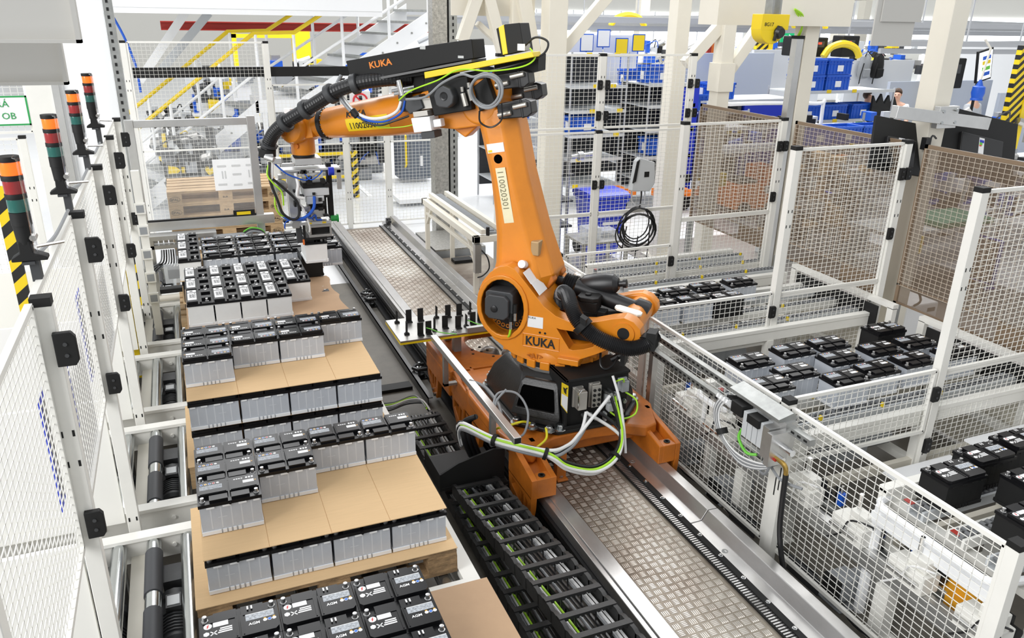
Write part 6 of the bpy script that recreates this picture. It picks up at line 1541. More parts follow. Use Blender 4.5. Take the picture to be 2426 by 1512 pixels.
# printed white board leaning on the pallets
m = MB(); m.obox((.52, 9.20, 1.40), (.24, 0, 0), (0, .004, 0), (0, .05, .16)); wb = single('printed_board', m, LABELW, 'white printed carton sheet standing on the empty pallet stack', 'sheet', loc=(.52, 9.2, 1.3))
m = MB()
for (x, z) in ((-.15, .09), (0, .09), (.15, .09), (-.16, -.10), (0, -.11), (.15, -.10), (0, 0)): m.obox((.52 + x, 9.193 + z * .31, 1.40 + z), (.045, 0, 0), (0, .001, 0), (0, .003, .010))
for x in (-.15, -.12, .13, .16): m.obox((.52 + x, 9.193, 1.40), (.006, 0, 0), (0, .001, 0), (0, .012, .04))
part('faint_print', m, mat('faint_grey_print', (.5, .5, .5), .6), wb)
# door track and white sheet wall on the left, behind the fence
m = MB(); m.box(-.52, 8.66, 0, -.44, 8.74, 3.6)
dt = single('door_track', m, GALV, 'punched galvanised door track behind the left fence', 'track', loc=(-.48, 8.7, 0))
m = MB()
for k in range(46): m.box(-.495, 8.655, .2 + k * .07, -.475, 8.661, .23 + k * .07)
part('slots', m, BLACKM, dt, kind='stuff')
m = MB(); m.box(-.98, 8.72, .4, -.53, 8.75, 3.9); m.box(-1.0, 8.70, .4, -.97, 8.75, 3.9)
single('roller_door', m, BRIGHT, 'plain white door sheet behind the signal lights', 'door', loc=(-.75, 8.73, .4))
m = MB(); m.box(-1.28, 8.70, 0, -1.0, 8.78, 3.4); m.mi = 1; m.box(-1.06, 8.66, 0, -1.0, 8.70, 3.4)
single('door_jamb', m, [WHITE, ALU], 'white jamb with aluminium strip left of the white door sheet', 'jamb', loc=(-1.14, 8.72, 0))
of = thing('outer_fence', 'white mesh fence with green lettered sign at the far left', 'fence', (-1.75, 8.8, 0))
post(of, -1.40, 8.8, 0, 1.95); panel(of, (-2.6, 8.8), (-1.44, 8.8), .1, 1.92, pu=.06, pv=.05); panel(of, (-2.6, 8.8), (-1.30, 8.8), 1.98, 2.75, pu=.06, pv=.05)
sg2 = thing('wall_sign', 'white sign with green border and green lettering on the outer fence', 'sign', (-1.55, 8.74, 2.2))
m = MB(); m.box(-1.62, 8.74, 2.05, -1.29, 8.75, 2.32); part('board', m, LABELW, sg2); m = MB()
for (a, b, c, d) in ((-1.62, 2.05, -1.29, 2.065), (-1.62, 2.305, -1.29, 2.32), (-1.62, 2.05, -1.605, 2.32), (-1.305, 2.05, -1.29, 2.32)): m.box(a, 8.737, b, c, 8.74, d)
SG = mat('sign_green', (.02, .32, .08), .5); part('border', m, SG, sg2)
letters('sign_lettering', 'PRÁ', .085, SG, sg2, (-.045, -.004, .02), (pi / 2, 0, 0)); letters('sign_lettering', 'OB', .085, SG, sg2, (.03, -.004, -.09), (pi / 2, 0, 0))
# galvanised portal column and stand by the track end
gcol = thing('portal_post', 'tread plate clad galvanised post behind the track end', 'post', (3.35, 10.6, 0))
m = MB(); m.box(3.22, 10.55, 0, 3.42, 10.75, 3.8); part('tread_cladding', m, mat('tread_cladding', (.50, .49, .46), .35, .8, var=.4, vscale=30, bump=.4, bscale=90), gcol)
m = MB(); m.box(3.42, 10.6, 0, 3.45, 10.7, 3.8); m.mi = 1; m.box(3.45, 10.56, 0, 3.56, 10.72, 3.8); m.mi = 0
for k in range(40): m.box(3.495, 10.555, .3 + k * .08, 3.515, 10.56, .34 + k * .08)
part('slotted_channel', m, [BLACKM, GALV], gcol)
m = MB(); m.box(3.40, 10.53, 2.62, 3.47, 10.56, 2.68); m.cyl((3.42, 10.55, 2.55), (3.44, 10.5, 2.55), .02, n=8); part('latch', m, BLACKM, gcol)
st = thing('roller_stand', 'cream welded stand with a roller track beside the rail end', 'stand', (2.9, 8.5, 0))
def leg_(x, y, z): m = MB(); m.box(x - .025, y - .025, .0, x + .025, y + .025, z); part('leg', m, CREAM, st)
for (x, y) in ((2.74, 9.35), (3.10, 9.45), (2.74, 7.55), (3.08, 7.75)): leg_(x, y, .86)
m = MB(); m.box(2.70, 7.5, .86, 2.77, 9.45, .93); m.box(3.06, 7.65, .86, 3.13, 9.5, .93); m.box(2.70, 7.5, .86, 3.13, 7.56, .93); m.box(2.70, 9.4, .86, 3.13, 9.46, .93); m.box(2.72, 7.5, .74, 2.76, 9.4, .78); part('frame', m, CREAM, st, bev=.004)
for (a, b) in (((2.74, 9.35, .62), (2.74, 9.15, .86)), ((3.10, 9.45, .6), (3.10, 9.2, .86)), ((2.74, 7.55, .6), (2.74, 7.8, .86))): m = MB(); m.bar(a, b, .035, .035); part('strut', m, CREAM, st)
m = MB(); m.box(2.86, 7.55, .93, 2.97, 9.45, .955)
for k in range(60): m.cyl((2.87, 7.6 + k * .031, .962), (2.96, 7.6 + k * .031, .962), .010, n=6)
part('roller_track', m, GREYP, st, kind='stuff')
m = MB(); m.box(2.78, 7.5, .95, 2.83, 9.4, 1.0); m.box(3.0, 7.55, .95, 3.05, 9.45, 1.0); part('side_guides', m, CREAM, st)
m = MB(); m.box(2.69, 7.44, .55, 2.76, 7.5, .86); part('connector_strip', m, STEEL, st)
m = MB(); m.tube(smooth_path([(2.76, 7.45, .8), (2.82, 7.42, .72), (2.84, 7.42, .6), (2.78, 7.44, .52), (2.72, 7.45, .5)], 5), .008, 6); m.cyl((2.86, 7.52, .92), (2.86, 7.52, 1.02), .02, n=8); part('stand_cables', m, WIREB, st)
pf = thing('tread_step', 'stepped platform of tread plate beside the track end', 'platform', (3.2, 9.6, 0))
m = MB(); m.box(2.9, 9.55, 0, 3.6, 10.5, .20); part('upper_step', m, MT['tread_cladding'], pf); m = MB(); m.box(2.85, 8.2, 0, 3.6, 9.5, .10); part('lower_step', m, PLATE, pf)
m = MB(); m.box(2.9, 9.545, .02, 3.6, 9.55, .18); part('step_riser', m, GREYP, pf)
m = MB(); m.box(3.05, 9.2, .10, 3.3, 9.35, .14); part('rubber_foot', m, BLACKM, pf)
# ------------------------------------------------------------------ stairs and gallery at the back left
SY = 14.0
stt = thing('staircase', 'white steel stairs with yellow handrail rising to the right behind the far fence', 'stairs', (1.5, SY, 0))
def flight(x0, z0, x1, z1):
    sl = (z1 - z0) / (x1 - x0)
    for y in (SY, SY + .95):
        sh = -.33 if y > SY else 0
        m = MB(); m.prism([(x0, z0 - .30), (x1, z1 - .30), (x1, z1 + .02), (x0, z0 + .02)], lambda x, z, d: (x + sh, d, z), y + .02, y - .02); m.mi = 0
        s_ = part('stringer', m, BRIGHT, stt)
        if y == SY:
            m = MB()
            for k in range(int((x1 - x0) / .26)): 
                x = x0 + .12 + k * .26; z = z0 + sl * (x - x0) - .14; m.cyl((x, y - .02, z), (x, y - .032, z), .018, n=8)
            part('stringer_bolts', m, GALV, s_, kind='stuff')
    n = int((z1 - z0) / .19)
    for k in range(n):
        z = z0 + (k + .6) * (z1 - z0) / n; x = x0 + (k + .6) * (x1 - x0) / n
        m = MB(); m.prism([(x - .13, SY + .02), (x + .13, SY + .02), (x - .20, SY + .93), (x - .46, SY + .93)], lambda a, b, d: (a, b, d), z - .04, z); part('tread', m, GALV, stt)
flight(-.9, .05, 1.25, 1.68); flight(1.95, 1.70, 4.4, 3.22)
m = MB(); m.box(1.2, SY - .02, 1.50, 2.2, SY + .97, 1.70); part('landing', m, BRIGHT, stt)
m = MB(); m.box(1.3, SY + .0, 0, 1.38, SY + .08, 1.5); m.box(2.1, SY, 0, 2.18, SY + .08, 1.5); part('landing_posts', m, BRIGHT, stt)
def rail(y, dz, r, mt, nm):
    sh = -.33 if y > SY else 0
    m = MB(); m.tube([(-.9 + sh, y, .05 + dz), (1.28 + sh, y, 1.70 + dz), (1.92 + sh, y, 1.72 + dz), (4.4 + sh, y, 3.24 + dz)], r, 8); part(nm, m, mt, stt)
for y in (SY, SY + .95):
    rail(y, 1.04, .032, YEL, 'yellow_handrail'); rail(y, .45, .024, BRIGHT, 'middle_rail')
    for x in (-.1, .7, 1.3, 1.9, 2.7, 3.5, 4.2):
        zb = .05 + (x + .9) * .757 if x < 1.28 else (1.70 if x < 1.93 else 1.72 + (x - 1.92) * .613)
        sh = -.33 if y > SY else 0; m = MB(); m.cyl((x + sh, y, zb - .05), (x + sh, y, zb + 1.02), .026, n=8); part('baluster', m, BRIGHT, stt)
m = MB(); m.box(-.9, 13.2, 3.02, 3.2, 16.5, 3.10); m.box(-.9, 13.18, 3.10, 3.2, 13.24, 3.9)
single('gallery', m, BRIGHT, 'white gallery deck edge above the stairs', 'gallery', loc=(1.2, 14, 3.0))
m = MB(); m.box(-.1, 17.0, 2.70, 5.2, 17.2, 2.72); m.box(-.1, 17.08, 2.72, 5.2, 17.12, 2.84); m.box(-.1, 17.0, 2.84, 5.2, 17.2, 2.86)
single('crane_beam', m, RED, 'long red steel beam crossing behind the stairs', 'beam', loc=(2.5, 17.1, 2.78))
for k, (p, q) in enumerate((((-.55, 15.6, 1.9), (.35, 15.6, 3.05)), ((-.3, 16.4, 1.9), (.75, 16.4, 3.02)))):
    m = MB(); m.bar(p, q, .14, .10, (0, 1, 0)); single('gallery_brace', m, BRIGHT if k == 0 else LGREY, 'slanted %s brace under the gallery' % ('white' if k == 0 else 'grey'), 'brace', loc=p)
m = MB(); m.box(-.95, 13.6, 0, -.75, 13.8, 3.2); m.mi = 1; m.tube(smooth_path([(-.72, 13.6, 3.0), (-.6, 13.55, 2.7), (-.5, 13.55, 2.3), (-.48, 13.5, 1.9)], 4), .02, 6)
single('cable_column', m, [BRIGHT, BLUE], 'white column with a blue hose behind the far fence', 'column', loc=(-.85, 13.7, 0))
# yellow hazard barrier and machines behind the far fence
hb = thing('hazard_barrier', 'yellow rails with a black and yellow striped post behind the far fence', 'barrier', (2.5, 13.9, 0))
m = MB(); m.box(2.72, 13.86, 0, 2.82, 13.94, .82); part('striped_post', m, HAZ, hb)
m = MB(); m.cyl((1.4, 13.9, .78), (2.72, 13.9, .78), .03, n=10); m.cyl((1.4, 13.9, .38), (2.72, 13.9, .38), .03, n=10); part('rails', m, YEL, hb)
m = MB(); m.box(1.38, 13.86, 0, 1.46, 13.94, .82); part('end_post', m, YEL, hb)
def clutter(name, label, cat, x0, y0, z0, x1, y1, z1, n, mats, group=None, s=(.05, .25), base=None):
    t = thing(name, label, cat, ((x0 + x1) / 2, (y0 + y1) / 2, 0), group=group)
    B_ = {}
    for k in range(n):
        mt = rnd.choice(mats); m = B_.setdefault(mt.name, (mt, MB()))[1]
        cx_, cy_, cz_ = rnd.uniform(x0, x1), rnd.uniform(y0, y1), rnd.uniform(z0, z1)
        a, b, c = (rnd.uniform(*s) / 2 for _ in range(3))
        if k % 3 == 0: m.cyl((cx_ - a, cy_, cz_), (cx_ + a, cy_ + rnd.uniform(-.1, .1), cz_ + rnd.uniform(-.1, .1)), min(b, .07), n=8)
        elif k % 7 == 1: m.tube(smooth_path([(cx_ - a * 2, cy_, cz_), (cx_ - a, cy_ - b, cz_ + c), (cx_ + a, cy_ - b, cz_ + c * 1.6), (cx_ + a * 2, cy_, cz_)], 4), .012, 6)
        else: m.obox((cx_, cy_, cz_), V((a, rnd.uniform(-.2, .2) * a, 0)), V((0, b, 0)), V((0, 0, c)))
    for k, (mt, m) in B_.items(): part('machine_parts', m, mt, t, kind='stuff')
    if base: m = MB(); m.box(x0, y0, 0, x1, y1, z0); part('carrier', m, base, t)
    return t
DM = [BLACKM, DGREY, GREYP, STEEL, MOTOR, LGREY]
clutter('engine', 'assembled dark engine on a grey carrier seen through the window frame', 'engine', -.25, 13.0, .45, .45, 13.6, 1.25, 150, DM + [BLACKM, YEL], base=GREYP)
clutter('engine', 'assembled dark engine behind the far fence, left of the window', 'engine', -.5, 16, .5, .2, 17, 1.3, 60, DM, base=LGREY)
for k, (x, y, zt, lab) in enumerate(((1.6, 15.5, 1.1, 'left of the grey cabinet'), (2.8, 15.8, 1.0, 'behind the striped post'), (3.2, 16.5, .9, 'right behind the grey cabinet'), (.9, 18.5, 1.9, 'under the red beam at left'), (2.6, 19.5, 2.0, 'under the red beam in the middle'), (4.2, 20, 2.0, 'under the red beam at right'))):
    clutter('machine', 'grey machine unit with dark pipework %s' % lab, 'machine', x - .6, y - .4, .2, x + .6, y + .4, zt, 90, DM + [BLUE, LGREY, BRIGHT, YEL][:(4 if k > 2 else 2)], 'machines behind the far fence', base=GREYP, s=(.06, .4))
gc_ = thing('tool_cabinet', 'slate grey cabinet with a yellow handle behind the far fence', 'cabinet', (4.15, 15, 0))
m = MB(); m.box(3.85, 14.9, .05, 4.5, 15.4, 1.0); part('body', m, mat('slate_grey', (.13, .15, .18), .45), gc_, bev=.02)
m = MB(); m.tube([(3.95, 14.9, .95), (3.95, 14.82, .9), (3.95, 14.82, .35), (3.95, 14.9, .3)], .02, 8); part('yellow_handle', m, YEL, gc_)
m = MB(); m.box(3.9, 14.95, 1.0, 4.2, 15.3, 1.03); m.box(4.25, 14.895, .3, 4.3, 14.9, .5); part('cabinet_label', m, LABELW, gc_)
m = MB(); m.box(3.3, 12.9, .05, 4.3, 13.4, .12); single('white_bench', m, BRIGHT, 'low white bench behind the far fence near the portal post', 'bench', loc=(3.8, 13.1, .0))
yc = thing('yellow_frame', 'yellow machine frame under the red beam, left of the stairs top', 'frame', (2.1, 21, 0))
m = MB(); m.box(1.6, 23.9, 0, 1.72, 24.1, 2.6); m.box(3.2, 23.9, 0, 3.7, 24.1, 2.75); m.box(1.6, 23.9, 2.35, 3.2, 24.1, 2.45); part('frame_bars', m, YEL, yc)
# ------------------------------------------------------------------ hall beyond the cell
WIN = mat('daylight_window', (.9, .95, 1.0), .3, emit=((.92, .97, 1.0), 1.6))
n_w = 0
for x in range(20, 44, 6):
    n_w += 1
    m = MB(); m.box(x, 47.9, 1.3, x + 5.2, 47.98, 3.3)
    o = single('window_%d' % n_w, m, WIN, 'bright daylight window in the far wall', kind='structure', loc=(x + 2.6, 47.94, 2.3))
    m = MB()
    for k in range(5): m.box(x + k * 1.28, 47.84, 1.25, x + k * 1.28 + .08, 47.9, 3.35)
    m.box(x, 47.84, 2.2, x + 5.2, 47.9, 2.28); part('window_bars', m, BRIGHT, o)
for y in range(14, 46, 6):
    n_w += 1
    m = MB(); m.box(44.6, y, 1.3, 44.68, y + 5.2, 3.3)
    single('window_%d' % n_w, m, WIN, 'bright daylight window in the right wall', kind='structure', loc=(44.64, y + 2.6, 2.3))
# bins --------------------------------------------------------------------------
def make_bin():
    t = thing('plastic_bin', 'b', 'bin')
    m = MB(); a, b, h = .30, .20, .28
    m.box(-a + .02, -b + .02, 0, a - .02, b - .02, .02)
    for (x0, y0, x1, y1) in ((-a + .015, -b + .015, a - .015, -b + .03), (-a + .015, b - .03, a - .015, b - .015), (-a + .015, -b + .015, -a + .03, b - .015), (a - .03, -b + .015, a - .015, b - .015)): m.box(x0, y0, .0, x1, y1, h)
    part('bin_body', m, BLUE, t, local=True)
    m = MB()
    for (x0, y0, x1, y1) in ((-a, -b, a, -b + .02), (-a, b - .02, a, b), (-a, -b, -a + .02, b), (a - .02, -b, a, b)): m.box(x0, y0, h - .035, x1, y1, h); m.box(x0, y0, h - .085, x1, y1, h - .075)
    for k in range(7): x = -a + .06 + k * .08; m.box(x, -b + .005, .02, x + .012, b - .005, h - .04)
    for k in range(4): y = -b + .07 + k * .085; m.box(-a + .005, y, .02, a - .005, y + .012, h - .04)
    part('rim_and_ribs', m, BLUE, t, local=True)
    m = MB(); m.box(-.07, -b - .002, .06, .07, -b + .012, .17); m.box(-a - .002, -.05, .06, -a + .012, .05, .19); part('paper_label', m, LABELW, t, local=True)
    m = MB(); m.box(-a + .03, -b + .03, .02, a - .03, b - .03, .18); part('contents', m, DGREY, t, local=True)
    return t
binp = []
def bin_(x, y, z, lab, rz=0):
    if not binp:
        b = make_bin(); binp.append(b); b.location = (x, y, z); b.rotation_euler = (0, 0, rz); b['label'] = lab; b['group'] = 'blue plastic bins'; return b
    return copy_tree(binp[0], (x, y, z), rz, lab, 'blue plastic bins')
TUBE = mat('grey_tube', (.50, .51, .53), .35, .6)
DARKSH = mat('dark_shelf_back', (.03, .032, .036), .6)
def rack(x, y, w_, d, zs, label, back=True, mt=TUBE, side=None):
    t = thing('flow_rack', label, 'rack', (x + w_ / 2, y + d / 2, 0), group='racks in the hall')
    for (a, b) in ((x, y), (x + w_, y), (x, y + d), (x + w_, y + d)):
        m = MB(); m.cyl((a, b, 0), (a, b, zs[-1] + .05), .018, n=8); part('upright', m, mt, t)
    for z in zs:
        m = MB(); m.box(x, y, z - .02, x + w_, y + d, z); m.box(x - .01, y - .02, z - .03, x + w_ + .01, y, z + .025); part('shelf', m, LGREY, t)
    if back: m = MB(); m.box(x + .02, y + d - .02, .2, x + w_ - .02, y + d, zs[-1]); part('dark_back', m, DARKSH, t)
    if side: m = MB(); m.box(x + w_ - .01, y - .01, .15, x + w_ + .02, y + d, zs[-1] - .05); m.box(x + w_ * .55, y - .03, .15, x + w_ + .02, y - .01, zs[-1] - .05); part('blue_side_panel', m, side, t)
    m = MB()
    for k in range(len(zs) * 2): 
        z = zs[k % len(zs)]; m.box(x + .1 + (k * .37) % (w_ - .2), y - .03, z - .02, x + .2 + (k * .37) % (w_ - .2), y - .02, z + .04)
    part('shelf_cards', m, [YEL], t, kind='stuff')
    return t
rack(6.0, 12.0, 1.05, .9, (.35, .8, 1.2, 1.6, 2.0, 2.5), 'tall dark shelf rack behind the broad cream column')
rack(7.25, 11.6, .95, .9, (.45, .85, 1.3, 1.7, 2.05), 'shelf rack with a deep blue side panel behind the far mesh fence', side=BLUED)
rack(8.35, 11.7, 1.05, .9, (.4, .8, 1.2, 1.55), 'dark shelf rack behind the second cream column')
rack(4.9, 12.6, .95, .8, (.4, .9, 1.4, 1.9, 2.3), 'rack of blue bins left of the tall dark shelf')
for k, (x, y, z, lab) in enumerate(((7.6, 11.95, 2.06, 'blue bin with papers on top of the rack with the blue side'), (5.3, 12.9, 1.42, 'blue bin in the left rack, upper shelf'), (5.3, 12.9, .92, 'blue bin in the left rack, lower shelf'), (5.3, 12.9, 1.92, 'blue bin in the left rack under the top'), (6.4, 12.3, 1.22, 'blue bin with clear bag inside the dark rack'), (7.7, 11.9, .87, 'blue bin low inside the rack with the blue side'),
      (8.7, 12.1, 1.57, 'blue bin on the rack behind the second column'), (8.8, 12.1, .82, 'blue bin inside the rack behind the second column'), (8.0, 13.3, 1.9, 'blue bin high behind the racks, near the cables'))):
    bin_(x, y, z, lab)
rack(7.6, 13.0, 1.0, .8, (.5, 1.0, 1.5, 1.9), 'far rack standing behind the rack with the blue side')
# work table with a blue bin on it
wt = thing('work_table', 'table with dark blue cabinet below and a blue bin on top', 'table', (9.3, 12.3, 0))
m = MB(); m.box(8.5, 11.9, 1.70, 10.6, 12.7, 1.74); part('table_top', m, LGREY, wt); m = MB(); m.box(9.5, 11.95, .1, 10.4, 12.6, 1.70); part('cabinet', m, BLUED, wt)
m = MB(); m.box(10.45, 11.95, .1, 10.55, 12.6, 1.7); m.box(9.35, 11.95, 0, 9.43, 12.6, 1.7); part('table_legs', m, DGREY, wt)
bin_(9.0, 12.2, 1.745, 'blue bin on the work table behind the third cream column')
# stacked bins and the roller rack that carries them
rack(10.7, 11.9, 2.3, .9, (.5, 1.0, 1.30, 1.84), 'tube rack that carries the four stacked blue bins', back=False)
for i, x in enumerate((11.02, 11.64)):
    for k in range(2): bin_(x + .06, 12.25, 1.85 + .285 * k, 'blue bin of the four stacked on the tube rack, %s %s' % (('left', 'right')[i], ('lower', 'upper')[k]))
for i, x in enumerate((11.05, 11.7, 12.4)): bin_(x, 12.2, 1.31, 'blue bin under the stacked ones in the tube rack, %s from left' % ordw[i])
rack(9.3, 10.0, 2.4, .8, (.4, .85, 1.18), 'low tube rack with a row of blue bins beyond the tinted guard', back=False)
for i in range(4): bin_(9.62 + .6 * i, 10.3, 1.19, 'blue bin in the front row beyond the tinted guard, %s from left' % ordw[i])
wf = thing('white_trolley', 'white tube framed trolley beyond the fourth column', 'trolley', (9.0, 10.6, 0))
m = MB(); m.tube(smooth_path([(7.9, 10.4, .3), (7.9, 10.4, 1.75), (8.0, 10.4, 1.85), (9.7, 10.4, 1.82), (9.85, 10.4, 1.74), (9.85, 10.4, .3)], 5), .03, 8); part('tube_frame', m, BRIGHT, wf)
m = MB(); m.box(7.95, 10.35, 1.45, 9.8, 10.9, 1.50); m.box(7.95, 10.35, 1.1, 9.8, 10.9, 1.14); part('trolley_deck', m, BRIGHT, wf)
m = MB(); m.box(8.4, 10.35, 1.50, 9.7, 10.8, 1.58)
for k in range(7): m.box(8.45 + k * .18, 10.36, 1.58, 8.55 + k * .18, 10.46, 1.64)
part('black_tray', m, BLACKM, wf)
# partitions and cabinets
def panel_wall(x0, x1, y, z0, z1, label, mt=None):
    m = MB(); m.box(x0, y, z0, x1, y + .08, z1); m.box(x0 + .05, y - .01, 0, x0 + .12, y + .09, z0); m.box(x1 - .12, y - .01, 0, x1 - .05, y + .09, z0)
    return single('partition_panel', m, mt or LGREY, label, 'partition', 'partition panels in the hall', loc=((x0 + x1) / 2, y, 0))
PGREY = mat('panel_blue_grey', (.42, .46, .54), .45); PLIGHT = mat('panel_light', (.72, .74, .77), .45)
panel_wall(9.7, 11.9, 14.2, .2, 2.42, 'blue grey partition panel behind the work table', PGREY)
panel_wall(12.0, 14.0, 15.0, .2, 2.45, 'pale partition panel behind the stacked blue bins', PLIGHT)
panel_wall(14.2, 16.2, 14.4, .2, 2.25, 'pale partition with two backpacks hanging on it', PLIGHT)
panel_wall(14.6, 17.8, 13.5, .2, 1.85, 'blue grey partition behind the two workers', PGREY)
panel_wall(5.8, 8.6, 14.3, .3, 2.75, 'pale panel above the dark racks', PLIGHT)
panel_wall(17.5, 21.0, 13.0, .2, 1.6, 'blue grey partition at the far right', PGREY)
panel_wall(20, 25, 17.5, .2, 2.6, 'white locker wall at the far right', BRIGHT)
for k, (x, y, w_, h_, lab) in enumerate(((9.6, 18, 1.5, 2.7, 'left of the bright windows'), (11.4, 18.5, 1.2, 2.4, 'with a small screen, behind the blue grey panel'), (13.2, 19, 1.4, 2.5, 'under the cable trays'), (7.4, 17.5, 1.5, 2.4, 'behind the pale panel'), (16.5, 20, 2.0, 2.3, 'behind the workers'), (19.5, 21, 1.8, 2.4, 'beyond the far right monitors'), (6, 20, 1.6, 2.6, 'behind the broad column'))):
    t = thing('machine_cabinet', 'white machine cabinet %s' % lab, 'cabinet', (x, y, 0), group='white machine cabinets in the hall')
    m = MB(); m.box(x - w_ / 2, y, .05, x + w_ / 2, y + .8, h_); part('body', m, BRIGHT, t, bev=.03)
    m = MB(); m.box(x - w_ / 2 + .1, y - .01, 1.0, x - .05, y, h_ - .3); m.box(x + .05, y - .01, 1.0, x + w_ / 2 - .1, y, h_ - .3); part('door', m, PLIGHT, t)
    m = MB(); m.box(x + .15, y - .03, h_ - .8, x + .5, y - .01, h_ - .5); part('screen', m, DGREY, t)
    m = MB(); m.box(x - w_ / 2 + .05, y - .05, .05, x + w_ / 2 - .05, y - .01, .6); m.cyl((x - .3, y - .1, h_ - .2), (x + .4, y - .1, h_ + .1), .05, n=8); part('pipes', m, [GREYP, LGREY, STEEL][k % 3], t)
for k in range(9):
    x = 8.4 + k * 1.35; y = 16.5 + (k % 3) * .8
    clutter('workstation', 'far workstation with cables and small boxes under the trays, %s from left' % (ordw + ['seventh', 'eighth', 'ninth'])[k], 'workstation', x, y, .9, x + 1.1, y + .4, 2.5, 42, [BLUE, DGREY, BRIGHT, LGREY, BLACKM, STEEL, YEL, BLUE], 'workstations in the hall', s=(.05, .3), base=LGREY)
clutter('workstation', 'workbench with blue boxes and tools behind the workers', 'workstation', 15.2, 15.0, 1.0, 18, 15.5, 2.4, 60, [BLUE, DGREY, BRIGHT, STEEL, RED, BLACKM], 'workstations in the hall', base=LGREY)
clutter('assembly_line', 'line of small parts and fixtures beyond the tinted guard, under the bins', 'workstation', 8.6, 11.0, .4, 13, 11.5, 1.5, 110, [STEEL, LGREY, BLACKM, BRIGHT, DGREY, BLUE, GREYP], base=LGREY)
clutter('assembly_line', 'line of small parts and fixtures at the right behind the large monitor', 'workstation', 12.2, 9.8, .5, 16, 10.4, 1.6, 80, [STEEL, LGREY, BLACKM, BRIGHT, DGREY, BLUE, GREYP], base=BRIGHT)
# cable trays under the roof
for k, (x0, y0, x1, y1, z) in enumerate(((5.5, 15.5, 30, 13.0, 2.98), (6.5, 20, 34, 17.5, 3.02), (7, 26, 40, 24, 3.02), (14, 13.4, 26, 12.2, 2.62))):
    t = thing('cable_tray', 'long galvanised cable tray under the roof, %s from the camera' % ('second', 'third', 'fourth', 'first')[k], 'cable tray', ((x0 + x1) / 2, (y0 + y1) / 2, z), group='cable trays in the hall')
    m = MB(); m.bar((x0, y0, z), (x1, y1, z), .5, .03); m.bar((x0, y0 - .25, z + .04), (x1, y1 - .25, z + .04), .02, .11); m.bar((x0, y0, z - .12), (x1, y1, z - .12), .08, .10); part('tray', m, TUBE, t)
    m = MB()
    for i in range(8): f = (i + .5) / 8; x = x0 + (x1 - x0) * f; y = y0 + (y1 - y0) * f; m.cyl((x, y, z), (x, y, 5.5), .02, n=6)
    part('hangers', m, TUBE, t)
    m = MB(); m.tube([(x0 + (x1 - x0) * i / 12, y0 + (y1 - y0) * i / 12 - .1, z + .06 + .02 * sin(i * 2)) for i in range(13)], .05, 6); part('cables', m, WIREG, t)
for k, (x, y, z) in enumerate(((9.9, 17, 3.0), (13.5, 16, 2.98), (15.8, 17.5, 3.0), (12.2, 12.6, 2.55))):
    m = MB(); m.tube(smooth_path([(x - .45, y, z - .12), (x - .3, y, z + .05), (x, y, z + .12), (x + .3, y, z + .05), (x + .45, y, z - .12)], 4), .07, 8)
    single('yellow_hood', m, YEL, 'yellow curved duct piece by the cable trays, %s from the left' % ordw[k], 'duct', 'yellow hoods in the hall', loc=(x, y, z))
for k, (x, y) in enumerate(((8.9, 22), (14.5, 24), (21, 22), (26, 26), (12, 30))):
    column(x, y, .35, 'cream hall column far behind the cell, %s from the left' % ordw[k], 5.5)
# hanging controllers, screens
for k, (x, y, z, w_, h_) in enumerate(((11.2, 12.7, 2.62, .30, .36), (11.75, 12.7, 2.60, .32, .36), (12.4, 12.6, 2.62, .42, .40), (12.5, 10.2, 2.28, .40, .50))):
    t = thing('nutrunner_controller', 'black controller box hanging above the bins, %s from left' % ordw[k], 'controller', (x, y, z), group='black controller boxes in the hall')
    m = MB(); m.box(x - w_ / 2, y, z - h_ / 2, x + w_ / 2, y + .3, z + h_ / 2); part('housing', m, BLACKM, t, bev=.02); m = MB(); m.box(x - w_ * .3, y - .012, z, x + w_ * .2, y, z + h_ * .3); m.mi = 1; m.box(x - w_ * .28, y - .014, z + h_ * .15, x - w_ * .02, y - .012, z + h_ * .25); part('display', m, [DGREY, emis('red_digits', (1, .05, .02), 1.0)], t)
    m = MB(); m.cyl((x, y + .1, z + h_ / 2), (x, y + .1, z + .8), .02, n=6); part('hanger', m, TUBE, t)
t = thing('status_screen', 'tilted tablet screen with coloured bars at the far right', 'screen', (13.0, 10.1, 2.4))
m = MB(); m.obox((13.0, 10.1, 2.42), (.17, 0, .04), (0, .02, 0), (-.05, 0, .26)); part('frame', m, BLACKM, t); m = MB(); m.obox((13.0, 10.075, 2.42), (.145, 0, .034), (0, .006, 0), (-.044, 0, .23)); part('display', m, emis('screen_white', (.85, .9, .95), .8), t)
m = MB()
for i, q in enumerate((-.14, -.05, .05, .13)): m.mi = i % 3; m.obox((13.0 - q * .2 + .02, 10.066, 2.42 + q), (.09, 0, .02), (0, .002, 0), (-.006, 0, .03))
part('bars', m, [BLUE, GREENW, YEL], t); m = MB(); m.cyl((13.0, 10.15, 1.2), (13.0, 10.15, 2.3), .025, n=8); part('stand', m, BLACKM, t)
m = MB(); m.lathe([(.02, .22), (.06, .12), (.10, .10), (.11, .0), (.09, -.08), (.10, -.1), (.10, -.12)], (12.75, 9.9, 1.98), (0, 0, 1), 14); m.mi = 1; m.tube([(12.75, 9.9, 2.18), (12.78, 9.9, 2.4), (12.82, 9.9, 2.7), (12.7, 9.95, 2.85)], .02, 6)
single('pendant_switch', m, [BLUE, CREAM], 'blue pendant handle hanging on a cream cable at the far right', 'pendant', loc=(12.75, 9.9, 2.0))
